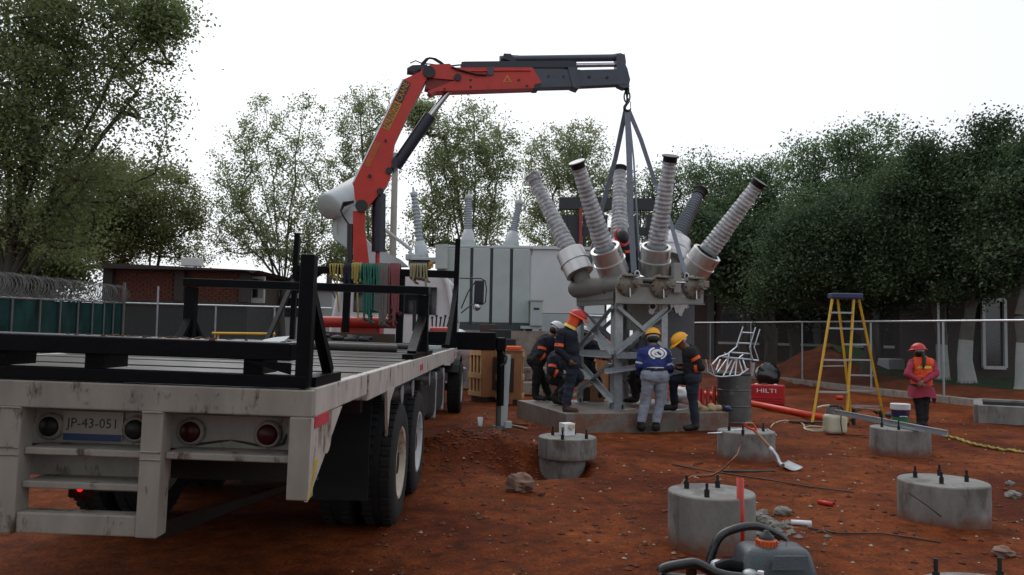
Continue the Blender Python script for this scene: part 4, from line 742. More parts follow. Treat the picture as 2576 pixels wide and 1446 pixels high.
# ropes hung over the front rack
zr = zoomed(1250, 650, 2.41); YP = T0.y+y3
def rope(label, x0, x1, top, bot, m, n, r, low=None, sd=0):
    rg = random.Random(sd); b = MB(); zt = zr(x0, top, YP).z
    for k in range(n):
        f = (k+.5)/n; x = x0+(x1-x0)*f; bb = bot+rg.uniform(-.30, .08)*(bot-top)
        for sgn in (-1, 1):
            pts = []; xo = rg.uniform(-16, 16)
            for i in range(9):
                t = i/8; ang = min(1, t*5)
                p = zr(x+xo*t, top+(bb-top)*max(0, (t-.08)/.92), YP); yy = YP+sgn*(.062*math.sin(ang*1.57)+.012+.02*t*rg.uniform(.5, 1.3)); pts.append(V((p.x, yy, p.z if t > .08 else zt+.012*(1-ang))))
            b.tube(pts, r, 6)
        p1, p2 = zr(x, bb, YP), zr(x+10, bb, YP); b.tube([V((p1.x, YP-.08, p1.z)), V((p1.x+.03, YP-.05, p1.z-.03)), V((p1.x+.05, YP+.05, p1.z-.03)), V((p1.x, YP+.08, p1.z))], r, 6)
        if k: b.tube([V((zr(x0+(x1-x0)*(k-.5)/n, top, YP).x, YP-.03, zt+.01)), V((zr(x, top, YP).x, YP+.03, zt+.012))], r, 6)
    if low: b.tube([zr(low[0], bot-20, YP-.12), zr(low[0]+5, (bot+low[2])/2, YP-.13), zr(low[1], low[2], YP-.12)], r, 6)
    tag(b.build('rope', m), label, 'rope', 'ropes hung over the front rack')
rope('tangled dull yellow rope at the left end of the rack', 165, 320, 985, 1130, 'rope_y', 6, .013, (235, 255, 1440), 1)
rope('dark strap bundle hung between two yellow ropes', 300, 385, 990, 1180, 'navy', 5, .022, None, 2)
rope('second dull yellow rope left of the green rope', 385, 480, 975, 1165, 'rope_y', 6, .014, (430, 440, 1520), 3)
rope('bright green rope hung over the rack', 470, 650, 985, 1205, 'rope_g', 9, .016, None, 4)
rope('long green loop hanging below the green rope', 490, 590, 1100, 1530, 'rope_g', 5, .016, None, 5)
rope('grey brown rope hung between green and faded red ropes', 640, 740, 985, 1560, 'rope_grey', 7, .016, None, 6)
rope('faded red rope hung in a thick bundle', 745, 850, 985, 1570, 'rope_p', 7, .016, None, 7)
rope('tan rope bundle hung at the right by the cab window', 935, 1105, 985, 1140, 'rope_t', 9, .016, (1090, 1065, 1330), 8)
# ================================================================== loader crane (between deck and cab)
zc = zoomed(1200, 150, 1.84); zb_ = zoomed(1250, 650, 2.41)
P0, P1 = V((-2.45, 12.85)), V((1.96, 13.55)); cdx = V((P1.x-P0.x, P1.y-P0.y, 0)).normalized(); cn = V((cdx.y, -cdx.x, 0))
def onp(p0):        # place a sight line on the vertical plane of the boom
    d = p0-CAM; o = V((P0.x, P0.y, 0)); return CAM+d*((o-CAM).dot(cn)/d.dot(cn))
def zc_(x, y, off=0.0): return onp(zc(x, y, 13))+cn*off
def zbp(x, y, off=0.0): return onp(zb_(x, y, 13))+cn*off
cr = thing('loader_crane', 'orange red knuckle boom crane reaching right from behind the truck cab', 'crane', (P0.x, P0.y, .9))
def pz(name, m, pts, w, f=zc_, parent=cr, bevel=.012):
    b = MB(); b.prism([f(x, y)-cn*(w/2) for x, y in pts], cn*w); return b.build(name, m, parent, bevel=bevel)
pz('column', 'crane_red', [(392, 480), (505, 470), (512, 560), (500, 640), (520, 740), (545, 960), (560, 1250), (420, 1250), (395, 960)], .26, zbp)
b = MB(); b.box((P0.x+.05, P0.y, 1.25), (.62, .5, .9)); b.build('crane_base', 'crane_red', cr, bevel=.04)
b = MB(); b.cyl((P0.x-.60, P0.y-.25, 1.66), (P0.x+.72, P0.y-.25, 1.66), .088, n=18); b.build('slew_cylinder', 'crane_red', cr)
b = MB(); b.box((P0.x+.05, P0.y, 1.0), (1.2, .42, .22)); b.build('mounting_frame', 'crane_red', cr, bevel=.02)
main = [(450, 1278), (405, 1190), (395, 1085), (470, 925), (600, 645), (755, 330), (815, 303), (905, 262), (945, 290), (925, 330), (880, 420), (800, 560), (700, 775), (683, 870), (675, 920), (668, 1020), (640, 1090), (560, 1190), (490, 1268)]
mo = pz('main_boom', 'crane_red', main, .30)
b = MB(); b.beam(zc_(392, 1080), zc_(757, 325), .304, .02, up=cn.cross(zc_(757, 325)-zc_(392, 1080))); b.build('boom_top_highlight', 'galv_bright', mo)  # bright strip painted in as the highlight along the boom's top face
for (x, y, r) in ((455, 1250, .10), (945, 275, .10), (655, 995, .055), (590, 1145, .055), (515, 1032, .028), (630, 775, .02)):
    b = MB(); c = zc_(x, y, .15); b.cyl(c-cn*.01, c+cn*.03, r, n=16); b.build('pivot_pin', 'cap_dark', mo)
def decal(x0, y0, x1, y1, w, bgm, txt, tm, tsz, parent):
    a, b2 = zc_(x0, y0, .156), zc_(x1, y1, .156); X = (b2-a).normalized(); Yv = X.cross(-cn) if X.cross(-cn).dot(V((-1, 0, 0))) > 0 else -X.cross(-cn); Yv = Yv.normalized()
    b = MB(); b.frame((a+b2)/2, X*((b2-a).length/2), Yv*(w/2), cn*.0015); o = b.build('decal', bgm, parent)
    text_mesh(txt, tsz, (a+b2)/2+cn*.003, X, Yv, tm, 'decal_lettering', o, .001, fit=(b2-a).length*.92)
decal(628, 690, 722, 495, .125, 'sticker_y', 'PALFINGER', 'cap_dark', .15, mo); decal(722, 490, 788, 345, .125, 'sticker_k', 'CRANE', 'sticker_y', .14, mo)
a, b2 = zc_(492, 962, .155), zc_(575, 785, .155); b = MB(); b.beam(a, b2, .003, .10, up=cn.cross(b2-a)); b.build('faded_decal', 'decal_fade', mo)
oo = pz('outer_boom', 'crane_red', [(858, 292), (895, 250), (935, 228), (960, 217), (1095, 210), (1135, 238), (1700, 237), (1768, 348), (1735, 387), (1000, 411), (960, 432), (935, 410), (1140, 330), (935, 312), (915, 330)], .26)
pz('boom_web', 'crane_red_dark', [(935, 305), (1150, 318), (1140, 400), (1000, 408), (915, 385)], .20)
for (x, y, r) in ((955, 275, .085), (1155, 312, .06)):
    b = MB(); c = zc_(x, y, .13); b.cyl(c-cn*.01, c+cn*.035, r, n=16); b.build('pivot_pin', 'cap_dark', oo)
b = MB(); tq = [zc_(1515, 290, .132), zc_(1550, 345, .132), zc_(1485, 347, .132)]; b.prism(tq, cn*.003); wt = b.build('warning_triangle', 'sticker_y', oo); b = MB(); b.prism([zc_(1515, 303, .137), zc_(1537, 340, .137), zc_(1497, 341, .137)], cn*.001); b.build('warning_symbol', 'crane_red', wt)
e1 = pz('boom_extension', 'crane_grey', [(1690, 243), (2050, 250), (2050, 372), (1720, 380), (1755, 348)], .22); pz('boom_extension', 'crane_grey', [(2046, 250), (2395, 243), (2395, 352), (2046, 368)], .185)
pz('extension_collar', 'crane_grey', [(1960, 232), (2030, 236), (2030, 380), (2052, 372), (2040, 392), (1995, 376), (1975, 300)], .25); pz('boom_end_collar', 'cap_dark', [(1715, 360), (1765, 350), (1750, 392), (1712, 392)], .27)
pz('extension_cylinder', 'cyl_black', [(1185, 192), (1210, 190), (1990, 182), (2025, 192), (2025, 232), (1180, 232)], .20); pz('cylinder_mount', 'cyl_black', [(826, 218), (935, 214), (935, 238), (880, 250), (830, 262), (788, 258), (786, 240)], .22)
b = MB(); b.tube([zc_(2020, 205), zc_(2330, 200)], .038, 12); b.build('extension_rod', 'chrome', cr)
b = MB(); b.tube([zc_(1470, 160), zc_(2330, 148)], .062, 10); b.build('outer_extension_cylinder', 'crane_grey', cr)
pz('cylinder_bracket', 'cyl_black', [(1495, 128), (1545, 130), (1590, 185), (1550, 185), (1490, 165)], .16); pz('end_plate', 'crane_grey', [(2318, 140), (2380, 132), (2388, 215), (2400, 240), (2412, 290), (2420, 320), (2412, 352), (2415, 375), (2378, 382), (2335, 362), (2322, 300)], .17)
b = MB(); b.tube([zc_(1508, 128), zc_(1560, 132), zc_(1700, 140)], .012, 6); b.build('hose_loop', 'hose', cr)
b = MB(); b.tube([zc_(2210, 130), zc_(2300, 126), zc_(2360, 118), zc_(2388, 132), zc_(2395, 180), zc_(2390, 215)], .012, 6); b.build('hose_loop', 'hose', cr)
b = MB()
for dx in (0, 10, 22): b.tube([zc_(888+dx*.6, 232), zc_(895+dx, 190), zc_(930+dx, 154-dx*.3), zc_(975+dx, 155), zc_(1020+dx, 182), zc_(1060+dx*.5, 208), zc_(1130, 206), zc_(1190, 200)], .014, 6)
b.tube([zc_(810, 188), zc_(850, 170), zc_(900, 190), zc_(960, 195), zc_(1060, 208)], .010, 6); b.tube([zc_(1110, 238, .15), zc_(1180, 262, .16), zc_(1290, 292, .16), zc_(1370, 296, .15)], .016, 6); b.build('hydraulic_hoses', 'hose', cr)
b = MB(); b.tube([zc_(1140, 262, .14), zc_(1300, 268, .145), zc_(1500, 262, .145), zc_(1690, 262, .14)], .010, 6); b.build('boom_pipe', 'crane_red', oo)
for x, y in ((1250, 330), (1250, 380), (1600, 330), (1660, 372), (1060, 395), (1820, 300), (1930, 300), (2120, 300), (2250, 305)):
    b = MB(); c = zc_(x, y, .128 if x < 1700 else .108); b.cyl(c-cn*.02, c+cn*.012, .022, n=8); b.build('bolt_head', 'cap_dark', oo)
pz('valve_block', 'crane_grey', [(1375, 236), (1415, 236), (1415, 290), (1385, 300), (1372, 280)], .32)
b = MB(); b.tube([zc_(1150, 325), zc_(945, 592)], .048, 14); b.build('outer_ram_rod', 'chrome', cr)
b = MB(); b.tube([zc_(957, 575), zc_(705, 945)], .098, 16); b.build('outer_ram_barrel', 'cyl_black', cr)
pz('ram_clevis', 'cyl_black', [(683, 895), (720, 895), (715, 960), (690, 985), (672, 960)], .34)
b = MB(); b.tube([zbp(640, 300), zbp(636, 860)], .112, 16); b.build('main_ram_barrel', 'cyl_black', cr)
b = MB(); b.tube([zbp(628, 855), zbp(625, 1100)], .035, 10); b.build('main_ram_rod', 'crane_red', cr)
b = MB()
for d_ in (0, .03, .06, .09): b.tube([zbp(400, 380, d_), zbp(300, 420-d_*300, d_), zbp(275, 470, d_), zbp(310, 540, d_), zbp(365, 620, d_), zbp(370, 990, d_)], .015, 6)
b.tube([zbp(365, 600, .1), zbp(360, 1000, .1)], .05, 8); b.build('hose_bundle', 'hose', cr)
b = MB(); b.tube([zbp(985, 1330)+V((0, 0, -.5)), zbp(985, 1330)], .03, 6); b.build('control_lever', 'cap_dark', cr)
b = MB(); zz3 = zoomed(1100, 950, 2.225); pa = zz3(1350, 800, 12.9); b.box(pa+V((.22, 0, -.10)), (.34, .3, .22)); b.build('control_console', 'crane_red', cr, bevel=.05)
for k in range(5): b = MB(); q = pa+V((.10+.06*k, -.1, .02)); b.tube([q, q+V((.01*k, -.05, .13+.03*(k % 2)))], .012, 6); b.ball(q+V((.01*k, -.05, .14+.03*(k % 2))), .022, 8, 6); b.build('control_lever', 'cap_dark', cr)
# stabiliser
zs = zoomed(1780, 1280, 3.1425); ya = 12.75
a_, b_ = zs(165, 145, ya), zs(640, 378, ya); b = MB(); b.box(((a_.x+b_.x)/2-.35, ya, (a_.z+b_.z)/2), (b_.x-a_.x+.7, .30, a_.z-b_.z)); st = b.build('stabiliser_beam', 'black_steel', cr, bevel=.02)
a_, b_ = zs(645, 215, ya), zs(762, 400, ya); b = MB(); b.box(((a_.x+b_.x)/2, ya, (a_.z+b_.z)/2), (b_.x-a_.x, .24, a_.z-b_.z)); b.build('stabiliser_head', 'black_steel', cr, bevel=.03)
c0, c1, c2 = zs(702, 380, ya), zs(690, 1075, ya), zs(665, 1375, ya); b = MB(); b.cyl(c0, V((c1.x, ya, c1.z)), .066, .060, 14); b.build('stabiliser_leg', 'black_steel', cr)
b = MB(); b.cyl((c1.x-.02, ya, c1.z+.05), (c2.x, ya, .04), .042, n=12); b.cyl((c2.x, ya, .0), (c2.x, ya, .06), .12, .09, 14); b.build('stabiliser_foot', 'roller', cr)
b = MB(); b.tube([zs(720, 400, ya-.14), zs(775, 470, ya-.14), zs(760, 540, ya-.14), zs(700, 580, ya-.14)], .02, 6); b.build('stabiliser_hose', 'hose', cr)
# chain, hook
zh = zoomed(2300, 180, 4.82); hk = lambda x, y: onp(zh(x, y, 13.5))
def link(mb, c, L, Wd, r, ax, n=14):
    pts = [c+V((0, 0, math.sin(a)*L/2))+ax*(math.cos(a)*Wd/2) for a in np.linspace(0, 2*math.pi, n, endpoint=False)]; mb.tube(pts, r, 6, closed=True)
for y, L, w, ax in ((870, .16, .06, cdx), (930, .15, .05, cn), (995, .21, .105, cdx)):
    b = MB(); link(b, hk(1003, y), L, w, .014, ax); b.build('chain_link', 'cap_dark', cr)
hp = [(1012, 1020), (1012, 1075), (1018, 1105), (990, 1140), (958, 1190), (955, 1235), (985, 1265), (1030, 1268), (1065, 1245), (1080, 1200)]
b = MB(); b.tube([hk(x, y) for x, y in hp], [.022, .026, .026, .026, .028, .028, .026, .022, .017, .006], 8); b.tube([hk(1040, 1075), hk(1072, 1105), hk(1072, 1190)], .008, 5); b.build('hook', 'cap_dark', cr)
for x, y in ((965, 545), (972, 610)):
    b = MB(); link(b, hk(x, y), .055, .045, .008, cdx); b.build('end_ring', 'cap_dark', cr)
# ================================================================== concrete slab
sc = [V((.13, 14.87, 0)), V((.87, 12.46, 0)), V((3.60, 13.17, 0)), V((2.88, 15.62, 0))]; SZ = .29
b = MB(); b.prism([p+V((0, 0, -.1)) for p in sc], (0, 0, SZ+.1)); so_ = b.build('foundation_slab', 'slab', None, bevel=.012); so_.location.z = so_.location.z; tag(so_, kind='structure')
# ================================================================== circuit breaker on its lattice frame
z1 = zoomed(2000, 550, 2.066); z2 = zoomed(2000, 1100, 2.066); z3 = zoomed(2200, 740, 3.144)
cbk = thing('circuit_breaker', 'large outdoor circuit breaker with six wrapped bushings on a galvanised frame', 'circuit breaker', (2.0, 14.0, SZ))
FL, FR_, RL, RR_ = V((1.735, 13.3, 0)), V((2.65, 13.5, 0)), V((1.225, 14.6, 0)), V((2.14, 14.82, 0)); ZT = 2.13
ex, ey = (FR_-FL).normalized(), (RL-FL).normalized()
for p, sx, sy in ((FL, 1, 1), (FR_, -1, 1), (RL, 1, -1), (RR_, -1, -1)):
    b = MB(); b.angle(p+V((0, 0, SZ+.012)), p+V((0, 0, ZT)), .135 if p is FL else .11, .014, ex*sx, ey*sy); lg = b.build('leg', 'galv', cbk)
    b = MB(); b.box(p+ex*sx*.06+ey*sy*.06+V((0, 0, SZ+.006)), (.24, .24, .012), yaw=math.atan2(ex.y, ex.x)); b.build('base_plate', 'galv', lg)
    for k in (0, 1):
        b = MB(); q = p+ex*sx*(.0+.13*k)+ey*sy*(.13-.16*k)+V((0, 0, SZ+.012)); b.cyl(q, q+V((0, 0, .07)), .014, n=6); b.build('anchor_bolt', 'dark_bolt', lg)
def brace(a, za, c, zc2, off, m='galv', w=.075, nm='brace'):
    b = MB(); p, q = a+V((0, 0, za))+off, c+V((0, 0, zc2))+off; d = (q-p).normalized(); side = V((0, 0, 1))-d*d.z; side.normalize(); n_ = off.normalized() if off.length > 0 else d.cross(side); b.angle(p, q, w, .010, side, n_); b.build(nm, m, cbk)
zm = 1.15
for a, c, o in ((FL, RL, -ex), (FL, FR_, -ey), (RL, RR_, ey), (FR_, RR_, ex)):
    brace(a, zm+.06, c, ZT-.16, o*.012, 'galv' if o is not -ex else 'galv_bright'); brace(a, ZT-.16, c, zm+.06, o*.035, 'galv')
    if o == -ex or o == ex: brace(a, SZ+.12, c, zm-.1, o*.012, 'galv'); brace(a, zm-.1, c, SZ+.12, o*.035, 'galv_bright')
    brace(a, zm, c, zm, o*.055, 'galv', .10, 'girt')
brace(FL+ex*-.2, zm-.26, FL+ex*.5+ey*.1, zm-.17, -ey*.05, 'galv_bright', .08, 'loose_angle')
# top plate channels
def pl(name, m, p, q, h, t, parent=cbk, bevel=.006):
    b = MB(); b.beam(p, q, t, h); return b.build(name, m, parent, bevel=bevel)
f0, f1 = z2(955, 160, 13.12), z2(1680, 172, 13.42); fp = pl('front_plate', 'plate_grey', f0, f1, .265, .02)
pl('plate_flange', 'plate_grey', f0+V((0, -.03, -.145)), f1+V((0, -.03, -.145)), .016, .12)
a_, c_ = z2(1165, 175, 13.14), z2(1205, 175, 13.15)
for x, y, w, h in ((1187, 130, .16, .09), (1178, 175, .14, .085), (1530, 165, .10, .07)):
    b = MB(); p = z2(x, y, 13.13+.0004*(x-955)); b.box(p+V((0, -.012, 0)), (w, .008, h), yaw=.2); b.build('rating_plate', 'galv', fp)
for a, c in ((FL, RL), (FR_, RR_), (RL, RR_)): pl('top_girt', 'tank_grey', a+V((0, 0, ZT+.06)), c+V((0, 0, ZT+.06)), .13, .09)
pl('left_plate', 'tank_grey', FL+V((-.03, 0, ZT+.02)), RL+V((-.03, 0, ZT+.02)), .22, .012)
# three tanks with end flanges
td = V((-.46, .89, 0)).normalized()
fl = [z2(1060, 80, 13.16), z2(1335, 92, 13.25), z2(1605, 102, 13.36)]
for i, c in enumerate(fl):
    b = MB(); L = 1.62; R = .17; b.lathe(c, td, [(0, R), (.05, R+.002), (.06, R), (L*.3, R), (L*.31, R+.02), (L*.33, R+.02), (L*.34, R), (L, R), (L+.06, R*.85), (L+.10, R*.5), (L+.115, .002)], 28); tk = b.build('breaker_tank', 'tank_grey', cbk)
    b = MB(); b.lathe(c, -td, [(-.05, .205), (-.012, .205), (.0, .20), (.04, .17), (.07, .10), (.085, .06), (.12, .055)], 28); fo = b.build('end_flange', 'flange', tk)
    b = MB(); yw = math.atan2(td.x, -td.y); b.cyl(c-td*.04+V((.07, 0, .02)), c-td*.17+V((.07, 0, .02)), .075, .062, 18); b.box(c-td*.10+V((.11, -.02, .05)), (.10, .12, .11), yaw=.25); b.build('flange_block', 'flange', tk, bevel=.012)
    b = MB(); b.box(c-td*.08+V((-.02, -.01, .15)), (.26, .10, .035), yaw=.22); b.build('flange_cover', 'flange', tk, bevel=.01)
    b = MB(); b.tube([c-td*.10+V((-.03, 0, -.05)), c-td*.11+V((-.03, 0, -.20))], .012, 6); b.build('drain_pipe', 'galv_bright', tk)
    for k in range(12):
        a = 2*math.pi*k/12; x = td.cross(V((0, 0, 1))); q = c+x*math.cos(a)*.19+V((0, 0, math.sin(a)*.19)); b = MB(); b.cyl(q-td*.0, q-td*.03, .012, n=6); b.build('flange_bolt', 'dark_bolt', tk)
for p, q in ((fl[0], fl[1]), (fl[1], fl[2])):
    b = MB(); b.tube([p-td*.05+V((.12, 0, .07)), q-td*.05+V((-.12, 0, .07))], .020 if p is fl[1] else .035, 8); b.build('link_rod', 'cap_dark' if p is fl[0] else 'chrome', cbk)
p = z1(1456, 1160, 13.3); b = MB(); b.box(p, (.13, .12, .50), yaw=.2); b.build('riser_box', 'plate_grey', cbk, bevel=.006)
b = MB()
for (x, y, r) in ((1262, 258, .07), (1250, 300, .05)): b.cyl(z2(x, y, 13.55), z2(x, y, 13.55)+V((0, -.05, 0)), r, n=16)
b.tube([z2(1325, 215, 13.5), z2(1325, 300, 13.5), z2(1280, 312, 13.55)], .012, 6); gb = b.build('gas_gauge', 'white', cbk); b = MB(); c = z2(1262, 258, 13.495); b.cyl(c, c+V((0, -.008, 0)), .045, n=16); b.build('gauge_face', 'cap_dark', gb)
b = MB(); b.box(z2(1205, 330, 14.0), (.62, .2, .55), yaw=.2); b.build('gas_box', 'plate_grey', cbk, bevel=.01)
# control cabinet
a_, c_ = z2(1385, 245, 14.35), z2(1610, 245, 14.35); zlo = .70; b = MB(); mid = (a_+c_)/2; b.box((mid.x-.25, 14.72, (a_.z+zlo)/2+.02), (c_.x-a_.x+.5, .7, a_.z-zlo)); cbx = b.build('control_cabinet', 'cabinet', cbk, bevel=.015)
b = MB(); b.box((mid.x-.25, 14.72, a_.z+.045), (c_.x-a_.x+.6, .8, .05)); b.build('cabinet_roof', 'cabinet', cbx, bevel=.01)
b = MB(); b.box((mid.x-.22, 14.358, (a_.z+zlo)/2), (c_.x-a_.x+.3, .02, (a_.z-zlo)*.86)); b.build('cabinet_door', 'cabinet', cbx, bevel=.006)
rg = random.Random(4); b = MB(); pts = []
for x in range(1408, 1560, 12): pts.append((x, 240))
for x in range(1560, 1400, -10): pts.append((x, 300+rg.uniform(-28, 30)+(18 if 1440 < x < 1530 else -14)))
b.prism([z2(x, y, 14.33+.02*rg.random()) for x, y in pts], (0, -.015, 0)); b.build('foam_wrap', 'white', cbx)
# bushings
def bushing(n, base, top, ct0, ct1, wrap=True, number=None, white_top=False, crumple=False):
    b = MB(); ax = (ct1-ct0).normalized(); L = (ct1-ct0).length; R = .262
    b.lathe(ct0, ax, [(0, R*.55), (.002, R*.99), (.012, R), (L*.48, R), (L*.482, R+.018), (L*.52, R+.018), (L*.522, R), (L-.012, R), (L, R*.985), (L+.001, R*.80), (L-.05, R*.78), (L-.05, .12)], 48, sharp=True); ct = b.build('current_transformer', 'alu', cbk)
    b = MB(); b.lathe(ct0, ax, [(L*.47, R+.012), (L*.475, R+.02), (L*.50, R+.02), (L*.505, R+.012)], 40, sharp=True); b.build('ct_band', 'galv_bright', ct)
    b = MB(); b.cyl(ct0+ax*.01, ct0-ax*.22, .15, .15, 20); b.build('ct_neck', 'tank_grey', ct)
    if number:      # stencilled figure on the side facing the camera and a little to the right
        tc = (CAM-(ct0+ct1)/2).normalized(); rt = ax.cross(-tc).normalized(); rt = rt if rt.x > 0 else -rt
        dd = (tc-ax*tc.dot(ax)).normalized(); d = (dd*.62+rt*.78).normalized(); Xd = ax.cross(d); Xd = Xd if Xd.x > 0 else -Xd
        text_mesh(number, .15, ct0+ax*(L*.80)+d*(R+.003), Xd.normalized(), ax, 'cap_dark', 'stencilled_number', ct, .0015)
    ax2 = (top-base).normalized(); H = (top-base).length; prof = [(0, .175), (.06, .17), (.07, .145)]; ns = 18
    for k in range(ns):
        t = .08+(H-.22)*k/ns; dt = (H-.22)/ns; r = .150-.052*k/ns
        prof += [(t, r*.80), (t+dt*.30, r*.80), (t+dt*.42, r*1.02), (t+dt*.55, r*1.08), (t+dt*.70, r*.92), (t+dt*.85, r*.80)]
    prof += [(H-.13, .085), (H-.12, .10), (H-.02, .10), (H-.018, .125), (H, .125)]
    b = MB(); b.lathe(base, ax2, prof, 28); bo = b.build('bushing', 'porcelain', cbk)
    b = MB(); b.lathe(base, ax2, [(H-.135, .115), (H-.13, .118), (H-.022, .118), (H-.02, .142), (H+.004, .142)], 24); b.build('terminal_cap', 'cap_dark', bo)
    if white_top: b = MB(); b.lathe(base, ax2, [(H+.005, .138), (H+.018, .138)], 24); b.build('terminal_lid', 'white', bo)
    if wrap:
        b = MB(); n_ = 30; m_ = 130; vs = []; x = ax2.cross(V((0, 1, 0))).normalized(); y = ax2.cross(x); ex_ = H+.03 if crumple else H-.10
        for i in range(m_):
            t = .05+(ex_-.05)*i/(m_-1); k = max(0, t-.08)/((H-.22)/ns); rr = .160-.052*min(k, ns)/ns; lobe = (1.07+.042*math.sin(2*math.pi*(k-.25)))*rr if k < ns else (.15 if crumple else .122)
            for j in range(n_):
                a = 2*math.pi*j/n_; w = noise.noise(V((math.cos(a)*2+n*7, math.sin(a)*2, t*6)))*.007+noise.noise(V((math.cos(a)*6+n*7, math.sin(a)*6, t*16)))*.003; vs.append(base+ax2*t+(x*math.cos(a)+y*math.sin(a))*(lobe+w+(.03*abs(math.sin(a*2.5)) if crumple and i > m_-5 else 0)))
        b.add(vs, [(i*n_+j, i*n_+(j+1) % n_, (i+1)*n_+(j+1) % n_, (i+1)*n_+j) for i in range(m_-1) for j in range(n_)], True)
        if crumple: b.add(vs[-n_:]+[base+ax2*(H+.05)], [(j, (j+1) % n_, n_) for j in range(n_)], True)
        b.build('plastic_wrap', 'wrap', bo)
bushing(5, z3(690, 815, 13.62), z1(636, 205, 13.05), z3(812, 1120, 13.80), z3(690, 790, 13.58), number='5', white_top=True)
bushing(3, z3(1340, 790, 13.72), z1(1410, 150, 13.10), z3(1300, 1105, 13.9), z3(1335, 770, 13.68), number='3')
bushing(1, z1(1722, 940, 13.85), z1(2148, 362, 13.25), z1(1592, 1125, 14.0), z1(1715, 950, 13.80), number='1')
bushing(6, z3(255, 850, 14.55), z1(268, 322, 15.05), z3(378, 1118, 14.42), z3(250, 838, 14.58), crumple=True)
bushing(4, z1(985, 880, 14.65), z1(990, 250, 15.2), z1(1000, 1060, 14.5), z1(985, 885, 14.67))
bushing(2, z1(1455, 850, 14.8), z1(1660, 435, 15.3), z1(1420, 1010, 14.65), z1(1468, 850, 14.82), wrap=False)
b = MB(); n_ = 18; c0, c1 = z1(1420, 985, 14.3), z1(1500, 770, 14.45); ax = (c1-c0).normalized(); x = ax.cross(V((0, 1, 0))).normalized(); y = ax.cross(x); vs = []
for i in range(22):
    t = i/21; r = .36*(1-t)**.8+.15
    for j in range(n_):
        a = 2*math.pi*j/n_; vs.append(c0+(c1-c0)*t+V((0, .4, 0))+(x*math.cos(a)+y*math.sin(a))*(r*(1+.25*noise.noise(V((math.cos(a)*2, math.sin(a)*2, t*4))))))
b.add(vs, [(i*n_+j, i*n_+(j+1) % n_, (i+1)*n_+(j+1) % n_, (i+1)*n_+j) for i in range(21) for j in range(n_)], True); b.build('plastic_wrap', 'wrap', cbk)
# slings from hook to frame
hk0 = onp(zoomed(2300, 180, 4.82)(1010, 1262, 13.5))
def sling(lbl, pts, w, side):
    b = MB(); b.ribbon(pts, w, .012, side); tag(b.build('lifting_sling', 'sling'), lbl, 'sling', 'webbing slings on the crane hook')
sling('left grey webbing sling running down behind the bushing marked five', [hk0+V((-.03, .02, 0)), at(1548, 400, 13.9), at(1512, 530, 14.3), at(1478, 690, 14.7)], .085, (1, .2, 0))
sling('centre grey webbing sling hanging straight down from the hook', [hk0+V((0, 0, 0)), at(1583, 400, 13.55), at(1587, 550, 13.6), at(1595, 685, 13.65)], .10, (1, .1, 0))
sling('second centre sling strand, darker side strand edge on', [hk0+V((.03, .05, 0)), at(1594, 400, 13.65), at(1603, 550, 13.72), at(1611, 680, 13.8)], .07, (.5, 1, 0))
sling('right grey webbing sling slanting across to the bushing marked one', [hk0+V((.03, .02, .0)), at(1612, 350, 13.7), at(1650, 465, 13.95), at(1688, 562, 13.75), at(1724, 688, 13.42)], .075, (1, .2, 0))
b = MB(); c = at(1727, 695, 13.40); link(b, c, .11, .07, .012, V((1, 0, 0))); tag(b.build('shackle', 'galv_bright'), 'small shackle at the foot of the right sling', 'shackle')
b = MB(); c = at(1603, 690, 13.6); link(b, c, .12, .08, .014, V((1, 0, 0))); tag(b.build('shackle', 'galv_bright'), 'bright shackle at the foot of the centre sling', 'shackle')
# ================================================================== power transformer behind
YT = 22.0; zt_ = zoomed(1250, 650, 2.41); zq = zoomed(1100, 950, 2.225)
tf = thing('power_transformer', 'big grey green power transformer with conservator and three slim bushings', 'transformer', (-.6, YT+1, 0))
a_, c_ = at(1100, 622, YT), at(1334, 818, YT); b = MB(); b.box(((a_.x+c_.x)/2, YT+1.0, (a_.z+c_.z)/2), (c_.x-a_.x, 2.0, a_.z-c_.z)); tkb = b.build('tank', 'trafo', tf, bevel=.03)
n4 = 4
for k in range(n4):
    x0 = a_.x+(c_.x-a_.x)*(.16+.84*k/n4)+.04; x1 = a_.x+(c_.x-a_.x)*(.16+.84*(k+1)/n4)-.04
    if k == 0: x0 = a_.x+.22
    b = MB(); b.box(((x0+x1)/2, YT-.03, (a_.z+c_.z)/2+.02), (x1-x0, .10, a_.z-c_.z-.06)); b.build('wall_panel', 'trafo', tkb, bevel=.02)
for k in range(n4):
    x = a_.x+(c_.x-a_.x)*(.16+.84*k/n4)
    b = MB(); b.box((x, YT-.012, (a_.z+c_.z)/2), (.075, .03, a_.z-c_.z-.02)); b.build('seam', 'dark_gap', tkb)
b = MB(); b.box(((a_.x+c_.x)/2, YT+1, a_.z+.03), (c_.x-a_.x+.12, 2.12, .07)); b.build('tank_cover', 'trafo_light', tkb, bevel=.015)
b = MB(); b.box(((a_.x+c_.x)/2, YT+.9, c_.z-.08), (c_.x-a_.x+.1, 2.2, .16)); b.build('tank_base', 'dark_gap', tkb)
for k in range(5):
    b = MB(); b.box((a_.x+.2+k*.55, YT-.06, c_.z+.015), (.36, .12, .05)); b.build('base_lug', 'dark_gap', tkb, bevel=.01)
b = MB(); b.box(((a_.x+c_.x)/2+.1, YT+.9, (c_.z-.16)/2), (c_.x-a_.x+.9, 2.4, c_.z-.16)); b.build('plinth', 'kerb', tf)
